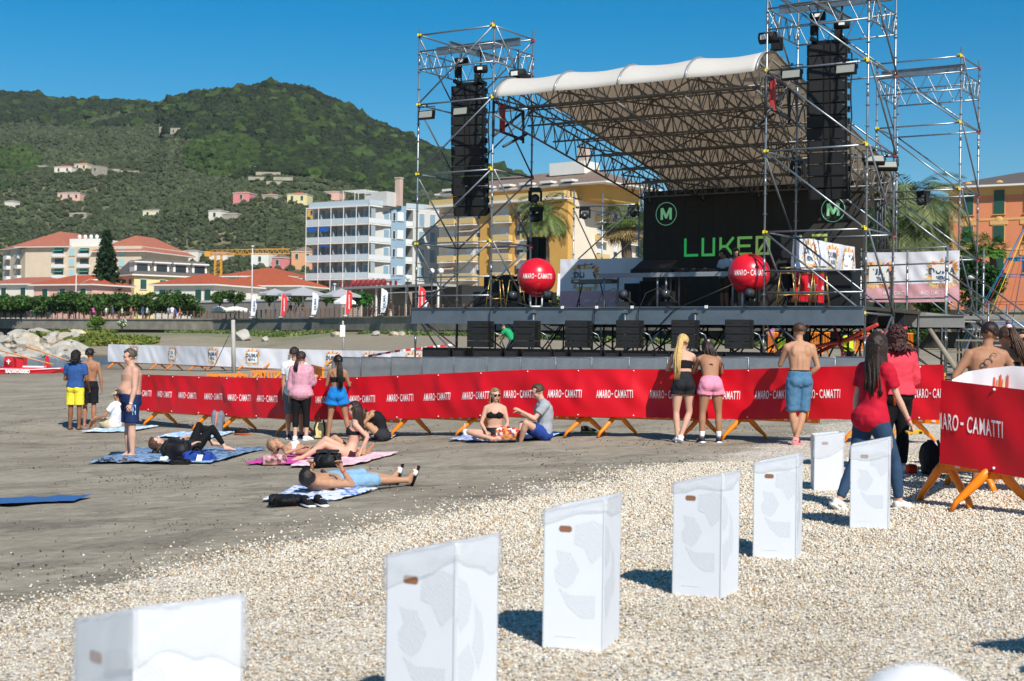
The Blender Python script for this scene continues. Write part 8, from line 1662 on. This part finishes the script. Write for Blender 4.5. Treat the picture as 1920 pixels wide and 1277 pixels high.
# ------------------------------------------------------------ white cardboard bins
card = mat('white_cardboard', 'd2d6dc', .6, var=.03, vs=3); cardb = mat('brown_cardboard', '8a5f45', .8, var=.25, vs=8)
film = mat('thin_plastic_film', 'dfe2e6', .18, var=.02, alpha=.33, spec=.6)
arr = mat('recycling_print', 'bfc3c8', .7, var=0); _t = arr.node_tree; _w = N(_t, 'TexWave'); _w.bands_direction = 'DIAGONAL'; _w.inputs['Scale'].default_value = 40; _w.inputs['Distortion'].default_value = 5; _w.inputs['Detail'].default_value = 3; _c = N(_t, 'TexCoord'); _r = ramp(_t, [(.35, 'bcc0c6'), (.55, 'cfd3d9')]); _t.links.new(_c.outputs['Object'], _w.inputs['Vector']); _t.links.new(_w.outputs['Fac'], _r.inputs[0]); _t.links.new(_r.outputs[0], _t.nodes['Principled BSDF'].inputs['Base Color'])
def bin_(label, C, rot, k=1.0, seed=0, sag=.12, hl=.68, hr=.758, prints=True):
    """C: world position of the corner nearest the camera; its left face runs back to the left"""
    t = thing('cardboard_bin', label, 'bin', C, rot, 'white cardboard bins on the gravel'); W, D = .315*k, .335*k; hl *= k; hr *= k; th = .006
    L, Cc, Rr, B = (-W, 0), (0, 0), (0, D), (-W, D); H = {L: hl, Cc: hr, Rr: hr-.004, B: hl+.0}
    def wall(mb, p, q_, o=0, m=0):
        dx, dy = q_[0]-p[0], q_[1]-p[1]; l = math.hypot(dx, dy); nx, ny = dy/l*th, -dx/l*th
        vs = [(p[0], p[1], 0), (q_[0], q_[1], 0), (q_[0], q_[1], H[q_]), (p[0], p[1], H[p])]; vs += [(x-nx, y-ny, z) for x, y, z in vs]
        mb.add(vs, [(0, 1, 2, 3), (7, 6, 5, 4), (3, 2, 6, 7), (0, 3, 7, 4), (1, 5, 6, 2), (0, 4, 5, 1)], m)
    mb = MB(); [wall(mb, a, b) for a, b in ((L, Cc), (Cc, Rr), (Rr, B), (B, L))]; mb.box((-W/2, D/2, .02), (W-.02, D-.02, .02)); mb.box((-.002, -.002, hr/2), (.006, .006, hr-.01)); mb.build('carton', card, t)
    mb = MB()
    for fx in (lambda u, v: (-W+u, -.0015, v), ):
        n = 14; hx, hz, rr_, ww = W*.36, hl-.105+.02, .014, .036; pts = [fx(hx+ww*math.copysign(1, math.cos(a))*.55+rr_*math.cos(a), hz+rr_*math.sin(a)) for a in np.linspace(0, 2*PI, n, endpoint=False)]
        mb.add(pts, [tuple(range(n))])
        mb.add([(x, y+.0008-.0016, z+.004) for x, y, z in pts[:7]], [tuple(range(7))])
    mb.build('handle_hole', cardb, t)
    if prints:
        A = [[(.52, -.14), (.80, -.115), (1, -.13), (1, -.27), (.80, -.33), (.66, -.25), (.50, -.235)], [(.20, -.27), (.45, -.28), (.60, -.36), (.50, -.43), (.38, -.46), (.22, -.43), (.18, -.37), (.27, -.33)], [(.26, -.46), (.45, -.49), (.86, -.485), (.86, -.60), (.62, -.60), (.42, -.55)]]
        for pl in A: mb = MB(); mb.add([(-W+u*W, -.0009, hr+v) for u, v in pl], [tuple(range(len(pl)))[::-1]]); mb.build('recycling_mark', arr, t)
        Bp = [[(0, -.13), (.22, -.16), (.36, -.24), (.28, -.32), (.10, -.35), (0, -.28)], [(.42, -.24), (.62, -.32), (.66, -.44), (.54, -.52), (.38, -.42), (.46, -.34)], [(.05, -.44), (.3, -.40), (.46, -.50), (.30, -.58), (.12, -.60)]]
        for pl in Bp: mb = MB(); mb.add([(.0009, u*D, hr+v) for u, v in pl], [tuple(range(len(pl)))[::-1]]); mb.build('recycling_mark', arr, t)
        mb = MB(); mb.box((-W*.62, -.001, .06), (.11, .002, .002)); mb.build('print_line', arr, t)
    # thin bag folded over the rim
    ring = [L, Cc, Rr, B, L]; V = []; n = 14; m_ = 9; tot = []
    for (a, b) in zip(ring[:-1], ring[1:]):
        for i in range(n): f = i/n; tot.append((a[0]+(b[0]-a[0])*f, a[1]+(b[1]-a[1])*f, H[a]+(H[b]-H[a])*f))
    cx, cy = -W/2, D/2; Fs = []; nt_ = len(tot)
    for i, (x, y, z) in enumerate(tot):
        dx, dy = x-cx, y-cy; s_ = sag*(1+.35*mnoise.noise(Vector((i*.18, seed, 0)))+.25*math.sin(i*.22+seed)); 
        for j in range(m_):
            f = j/(m_-1); w_ = .004+.010*abs(mnoise.noise(Vector((i*.35+seed*7, f*3.0, seed))))+.006*f+.012*math.sin(PI*f)*abs(mnoise.noise(Vector((i*.12, seed+5, f*2)))); l = math.hypot(dx, dy)
            V.append((x+dx/l*w_*1.3, y+dy/l*w_*1.3, z+.005-s_*f))
        for j in range(5): f = (j+1)/5; V.append((x-dx*(.04+.10*f*f)*1, y-dy*(.04+.1*f*f), z+.004-.18*f))
    mm = m_+5; order = list(range(m_-1, -1, -1))+list(range(m_, mm))
    for i in range(nt_):
        i2 = (i+1) % nt_
        for a, b in zip(order[:-1], order[1:]): Fs.append((i*mm+a, i2*mm+a, i2*mm+b, i*mm+b))
    mb = MB(); mb.add(V, Fs, 0, True); mb.build('plastic_bag', film, t); return t
def binpos(px, Y, z=None): x = (px-960)/F*Y; return Vector((x, Y, gz(x, Y) if z is None else z))
bin_('largest and nearest white cardboard bin, cut by the bottom edge at the left', binpos(262, 3.72, P(262, 1140, 3.72).z-.758), rad(-45), seed=1, sag=.17)
bin_('second nearest white cardboard bin, cut by the bottom edge, with a rounded bag fold', binpos(862, 5.38, P(862, 1016, 5.38).z-.758), rad(-28), seed=2, sag=.11)
bin_('third white cardboard bin from the camera, standing alone in the middle of the row', G(1131, 1222), rad(-18), seed=3, sag=.07)
bin_('fourth white cardboard bin from the camera, with a dark shadow at its left', G(1352, 1123), rad(-27), seed=4, sag=.08)
bin_('fifth white cardboard bin, close behind the fourth', G(1493, 1050), rad(-18), seed=5, sag=.075)
bin_('sixth white cardboard bin, rightmost, before the woman in the red shirt', G(1666, 993), rad(-17), seed=6, sag=.12, k=1.02)
bin_('small white cardboard bin held by the woman in red, farthest of the row', G(1581, 921), rad(-6), .98, seed=7, sag=.2, prints=False, hl=.60, hr=.64)
f = Fig(1.02, 'm', {}); x, y = at(1730, 1.75); zt_ = P(1730, 1222, 1.75).z
def hat(fig, o): mb = MB(); mb.ell(fig.h(0, -.01, .07), (.085, .09, .075), fig.HM, 18, k=12); mb.tube([fig.h(0, -.01, .06), fig.h(0, -.01, .04)], [.09, .12], 20); mb.build('hat', cloth('e2e2e2'), o)
person('child in a white hat close to the camera at the bottom edge', f, (x, y, zt_-1.02-.052), 0, 'fair', [('shirt', 'd0d0d4', dict(torso=(-.05, .5), arms=.6, infl=.02)), ('shorts', '8a8f98', dict(torso=(-.11, .1), legs=.8, infl=.02))], ('brown', ('cap_hair', {})), face=False, extras=hat)
palm('small potted palm added unseen outside the right edge to throw the frond shadow', 2620, 5.5, 1.2, .8, 14, seed=12, group=None, trunk_r=.05)  # unseen palm added only to cast the frond shadow on the gravel
# ------------------------------------------------------------ towels and belongings
def towel(label, cs, col, col2=None, seed=0, name='beach_towel', stripes=0, rump=.022):
    q = [G(*c) for c in cs]; nx_, ny_ = 34, 16; V = []; c0 = q[0]
    for i in range(nx_+1):
        for j in range(ny_+1):
            a, b = i/nx_, j/ny_; e = .06*mnoise.noise(Vector((a*4, seed, b*3))); p = q[0].lerp(q[1], a).lerp(q[3].lerp(q[2], a), b); ax = (q[1]-q[0]).normalized(); x, y = p.x+e*ax.y+.05*mnoise.noise(Vector((b*5, seed+3, a*2))), p.y+e
            V.append((x-c0.x, y-c0.y, gz(x, y)+.045+rump*(mnoise.noise(Vector((x*4, y*4, seed)))+.6*mnoise.noise(Vector((x*10, y*10, seed))))-c0.z))
    m = mat('towel_%s' % col, col, .95, var=.1, vs=14, bump=.3, bs=200)
    if col2 and not m.get('p'):
        m['p'] = 1; t = m.node_tree; tc = N(t, 'TexCoord'); n = N(t, 'TexNoise' if not stripes else 'TexWave'); n.inputs['Scale'].default_value = 7 if not stripes else stripes; t.links.new(tc.outputs['Object'], n.inputs['Vector'])
        if stripes: n.inputs['Distortion'].default_value = 1.5
        r = ramp(t, [(.49, col), (.52, col2), (.6, col2), (.62, col)]); t.links.new(n.outputs[0], r.inputs[0]); t.links.new(r.outputs[0], t.nodes['Principled BSDF'].inputs['Base Color'])
    mb = MB(); w_ = ny_+1; mb.add(V, [(i*w_+j, (i+1)*w_+j, (i+1)*w_+j+1, i*w_+j+1) for i in range(nx_) for j in range(ny_)], 0, True); o = mb.build(name, m); o.location = c0
    sm_ = o.modifiers.new('thickness', 'SOLIDIFY'); sm_.thickness = .012; sm_.offset = -1; return tag(o, label, 'towel')
towel('long blue patterned towel under the man in navy shorts and the black leggings', [(165, 871), (395, 871), (500, 843), (262, 843)], '7d9abb', '3a526f', 1)
towel('light blue towel under the person in the beige cap', [(152, 813), (245, 811), (298, 801), (190, 803)], '9cbfe0', 'd8e4f0', 2); towel('blue and white towel behind the person in black leggings', [(292, 822), (395, 823), (445, 812), (330, 813)], '7fb0e0', 'e0e6f0', 3)
towel('bright magenta mat sticking out left under the floral bag', [(462, 873), (560, 874), (590, 862), (500, 861)], 'c23c96', None, 4); towel('pale pink towel under the sitting woman with long dark hair', [(545, 878), (660, 876), (748, 852), (600, 852)], 'dcb3bd', 'e8d0d6', 5)
towel('white towel with a blue mark under the boy in denim shorts', [(492, 943), (640, 941), (708, 922), (560, 916)], 'd5d9e2', '5c86c8', 6); towel('pale patterned towel under the woman with sunglasses', [(842, 828), (930, 831), (960, 815), (885, 814)], 'b9c6e2', '8496c2', 7)
towel('light blue towel under the man in the grey T-shirt', [(925, 828), (1000, 826), (1068, 814), (960, 814)], '8fbde0', 'b7d6ee', 8); towel('small dark patterned towel under the bent girl', [(690, 826), (735, 824), (748, 814), (705, 814)], 'b9bcc0', '40464c', 9)
towel('dark green corner of cloth under the floral beach bag', [(915, 831), (970, 830), (965, 822), (925, 822)], '1c4a50', None, 10)
def blob(name, label, cat, px, py, w_, h_, d, m, parts=(), rz=0, lumps=5, seed=0, sq=.6, dz=0, Y=None):
    """soft bag: remeshed union of cushions, sized in metres"""
    q = G(px, py) if Y is None else Vector((*at(px, Y), gz(*at(px, Y)))); t = thing(name, label, cat, q, rz); g = random.Random(seed); mb = MB(); mb.box((0, 0, h_*.45), (w_*.8, d*.75, h_*.8))
    for i in range(lumps): mb.ell((g.uniform(-.28, .28)*w_, g.uniform(-.2, .2)*d, h_*g.uniform(.3, .7)), (w_*.3, d*.38, h_*.36), n=10)
    me = remesh(mb, min(w_, h_, d)/11, 6, .02, seed); me.materials.clear(); me.materials.append(m); link('body', me, t)
    for nm, mm, fn in parts: mb = MB(); fn(mb); mb.build(nm, mm, t)
    return t
def strapf(w_, h_): return lambda b: (b.tube([(-w_*.3, -.12, h_*.2), (-w_*.33, -.16, h_*.6), (-w_*.2, -.08, h_*1.0)], (.018), 6), b.tube([(w_*.3, -.12, h_*.2), (w_*.33, -.16, h_*.6), (w_*.2, -.08, h_*1.0)], (.018), 6))
def floral(n, cols, sc):
    m = mat(n, cols[0], .9, var=0); t = m.node_tree; v = N(t, 'TexVoronoi'); v.inputs['Scale'].default_value = sc; c = N(t, 'TexCoord'); se = N(t, 'SeparateColor'); r = ramp(t, [(i/len(cols), x) for i, x in enumerate(cols)], 'CONSTANT')
    t.links.new(c.outputs['Object'], v.inputs['Vector']); t.links.new(v.outputs['Color'], se.inputs[0]); t.links.new(se.outputs[0], r.inputs[0]); t.links.new(r.outputs[0], t.nodes['Principled BSDF'].inputs['Base Color']); return m
nyl = cloth('131317', .6)
blob('backpack', 'black backpack in front of the person in leggings on the blue towel', 'backpack', 332, 865, .52, .36, .34, nyl, [('strap', blk3, strapf(.52, .36))], seed=1); blob('bag', 'royal blue bag with white lettering beside the black backpack', 'bag', 372, 869, .5, .2, .28, cloth('223f8e'), [('lettering', white_p, lambda b: put_text(b, 'SUMMER'[:0] or '///', lambda x, y: (.04+x, -.125, .09+y), .12, .01, .9)), ('handle', blk3, lambda b: b.tube([(-.12, -.1, .14), (0, -.13, .24), (.12, -.1, .14)], .01, 5))], seed=2)
blob('bag', 'small black soft bag at the near edge of the blue towel', 'bag', 338, 872, .34, .1, .16, nyl, [('handle', blk3, lambda b: b.tube([(-.1, -.06, .08), (0, -.1, .13), (.1, -.06, .08)], .008, 5))], seed=3); blob('bundle', 'round white bundle beside the black backpack', 'bundle', 307, 868, .13, .11, .12, cloth('c9d2cc'), [], seed=4)
blob('bag', 'tall grey sports bag with coral stripe standing against the red banner', 'bag', 408, 812, .26, .46, .18, cloth('6b7078'), [('stripe', cloth('e0765c'), lambda b: b.tube([(-.04, -.10, .05), (-.02, -.115, .25), (.0, -.07, .44)], .014, 5))], seed=5)
blob('floral_bag', 'pink floral soft bag at the head of the woman in white bikini', 'bag', 515, 873, .42, .18, .24, floral('floral_pink', ['b88a90', '8c5a60', 'c9a4a4', '6a4a4c', 'b0807c'], 26), [], seed=6); blob('backpack', 'large black camera bag lying before the sitting woman', 'backpack', 617, 877, .42, .24, .26, nyl, [('lid', blk2, lambda b: b.box((-.02, -.03, .235), (.3, .2, .03))), ('strap', blk3, strapf(.42, .2))], seed=7)
blob('backpack', 'yellow and black backpack standing behind the sitting women', 'backpack', 601, 823, .30, .36, .2, cloth('d9c68a'), [('strap', blk3, strapf(.30, .36))], seed=8); blob('backpack', 'flat black backpack used as pillow by the boy in denim shorts', 'backpack', 535, 948, .40, .13, .3, nyl, [('strap', blk3, strapf(.36, .12))], seed=9)
blob('beach_bag', 'colourful floral beach bag with red trim between the seated couple', 'bag', 948, 829, .42, .26, .22, floral('floral_orange', ['c97a3c', 'b8482c', 'd9c9c0', '6d5a8c', 'd99a5c', 'a83a3a'], 22), [('trim', cloth('c0182c'), lambda b: (b.tube([(-.2, -.08, .0), (-.19, -.1, .12)], .016, 5), b.tube([(.02, -.05, .25), (.17, -.08, .2), (.22, -.09, .08)], .022, 6)))], seed=10)
blob('backpack', 'black backpack standing on the gravel behind the near red banner', 'backpack', 1745, 893, .26, .42, .2, nyl, [('strap', blk3, strapf(.26, .42))], seed=11); blob('bag', 'small orange-red pointed bag on the gravel left of the near banner', 'bag', 1709, 890, .15, .14, .12, cloth('e2401e'), [('flap', cloth('b02a18'), lambda b: b.box((0, -.05, .1), (.08, .02, .05)))], seed=12)
def shoes(label, px, py, c1, c2, rz, k=1.0):
    q = G(px, py); t = thing('pair_of_shoes', label, 'shoes', q, rz)
    for sx in (-.07, .07):
        s = MB(); k_ = k; b = Vector((sx, 0, .02)); ft = Vector((0, -1, 0)); up = Vector((0, 0, 1))
        s.tube([b-ft*.10, b+ft*.03, b+ft*.16, b+ft*.175], [(.014, .04), (.018, .046), (.016, .046), (.01, .03)], 10, m=1, ref=up); s.tube([b-ft*.09+up*.04, b-ft*.03+up*.045, b+ft*.05+up*.03, b+ft*.13+up*.015, b+ft*.16+up*.006], [(.055, .036), (.055, .04), (.036, .042), (.024, .04), (.01, .025)], 12, ref=up); s.box(b+ft*.02+up*.062, (.03, .07, .012), m=1)
        s.build('shoe', [cloth(c1, .6), cloth(c2, .6)], t)
shoes('black and white high-top trainers beside the head of the lying boy', 587, 950, '1a1a1e', 'e0e0e0', .5); shoes('black trainers with orange laces behind the black leggings', 452, 815, '17171a', 'e0601c', 1.2); shoes('dark trainers with neon yellow laces right of the seated couple', 1101, 811, '2a2c2a', 'cfe21e', 1.3)
for i, (px, py, lb) in enumerate(((202, 869, 'dark flip-flops at the left end of the blue towel'), (238, 869, 'patterned sandals in front of the man in navy shorts'))):
    q = G(px, py); t = thing('sandals', lb, 'sandals', q, .8+i)
    for sx in (-.07, .07): mb = MB(); mb.tube([(sx, -.11, .04), (sx, .05, .04), (sx, .13, .045)], [(.01, .035), (.011, .04), (.009, .03)], 10, ref=(0, 0, 1)); mb.tube([(sx-.035, -.0, .05), (sx, .06, .08), (sx+.035, 0, .05)], .008, 5); mb.build('sandal', cloth('1e1e22' if not i else '5a463c'), t)
q = G(872, 824); t = thing('paper_cup', 'white paper cup with a straw on the patterned towel', 'cup', q+Vector((0, 0, .05))); mb = MB(); mb.tube([(0, 0, 0), (0, 0, .12)], [.032, .042], 14); mb.tube([(0, 0, .12), (0, 0, .13)], [.045, .043], 14); mb.build('cup', white_p, t); mb = MB(); mb.tube([(0, 0, .12), (-.01, 0, .23)], .005, 5); mb.build('straw', mat('straw', 'e6ddd0', .5, var=0), t)
# yellow phone in the hand of the woman in red
R17 = Matrix.Rotation(RZ17, 3, 'Z'); c = q17+R17 @ (f17.wr['R']+f17.hd['R']*.13*f17.k); mb = MB(); mb.box((0, 0, 0), (.15, .08, .016), m=0); mb.box((.045, -.035, .002), (.03, .014, .02), m=1); o = mb.build('phone', [mat('phone_case', 'd9a81c', .4, var=0), blk3]); o.location = c; o.rotation_euler = (.25, -.05, .1); tag(o, 'yellow phone in the right hand of the woman in the red shirt', 'phone')
# red and white tape
ta = [P(690, 668, 50), P(740, 659, 51), P(800, 652, 52), P(850, 646, 52)]; tp = polyline(ta, .22); mb = MB()
for i, (a, b) in enumerate(zip(tp[:-1], tp[1:])): s_ = .04; mb.add([a+Vector((0, 0, s_)), a-Vector((0, 0, s_)), b-Vector((0, 0, s_)), b+Vector((0, 0, s_))], [(0, 1, 2, 3)], i % 2)
tag(mb.build('barrier_tape', [mat('tape_red', 'd02030', .5), white_p]), 'red and white striped tape stretched above the white banner', 'tape')
# ------------------------------------------------------------ haze
def haze(dens):
    mb = MB(); mb.box((0, 1225, 150), (5300, 3450, 312)); m = bpy.data.materials.new('haze_air'); m.use_nodes = True; t = m.node_tree
    for n in list(t.nodes): t.nodes.remove(n)
    o = t.nodes.new('ShaderNodeOutputMaterial'); v = t.nodes.new('ShaderNodeVolumePrincipled'); v.inputs['Color'].default_value = (.78, .86, .95, 1); v.inputs['Density'].default_value = dens; v.inputs['Anisotropy'].default_value = .2
    t.links.new(v.outputs[0], o.inputs['Volume']); tag(mb.build('haze', m), kind='stuff')
haze(.00007)
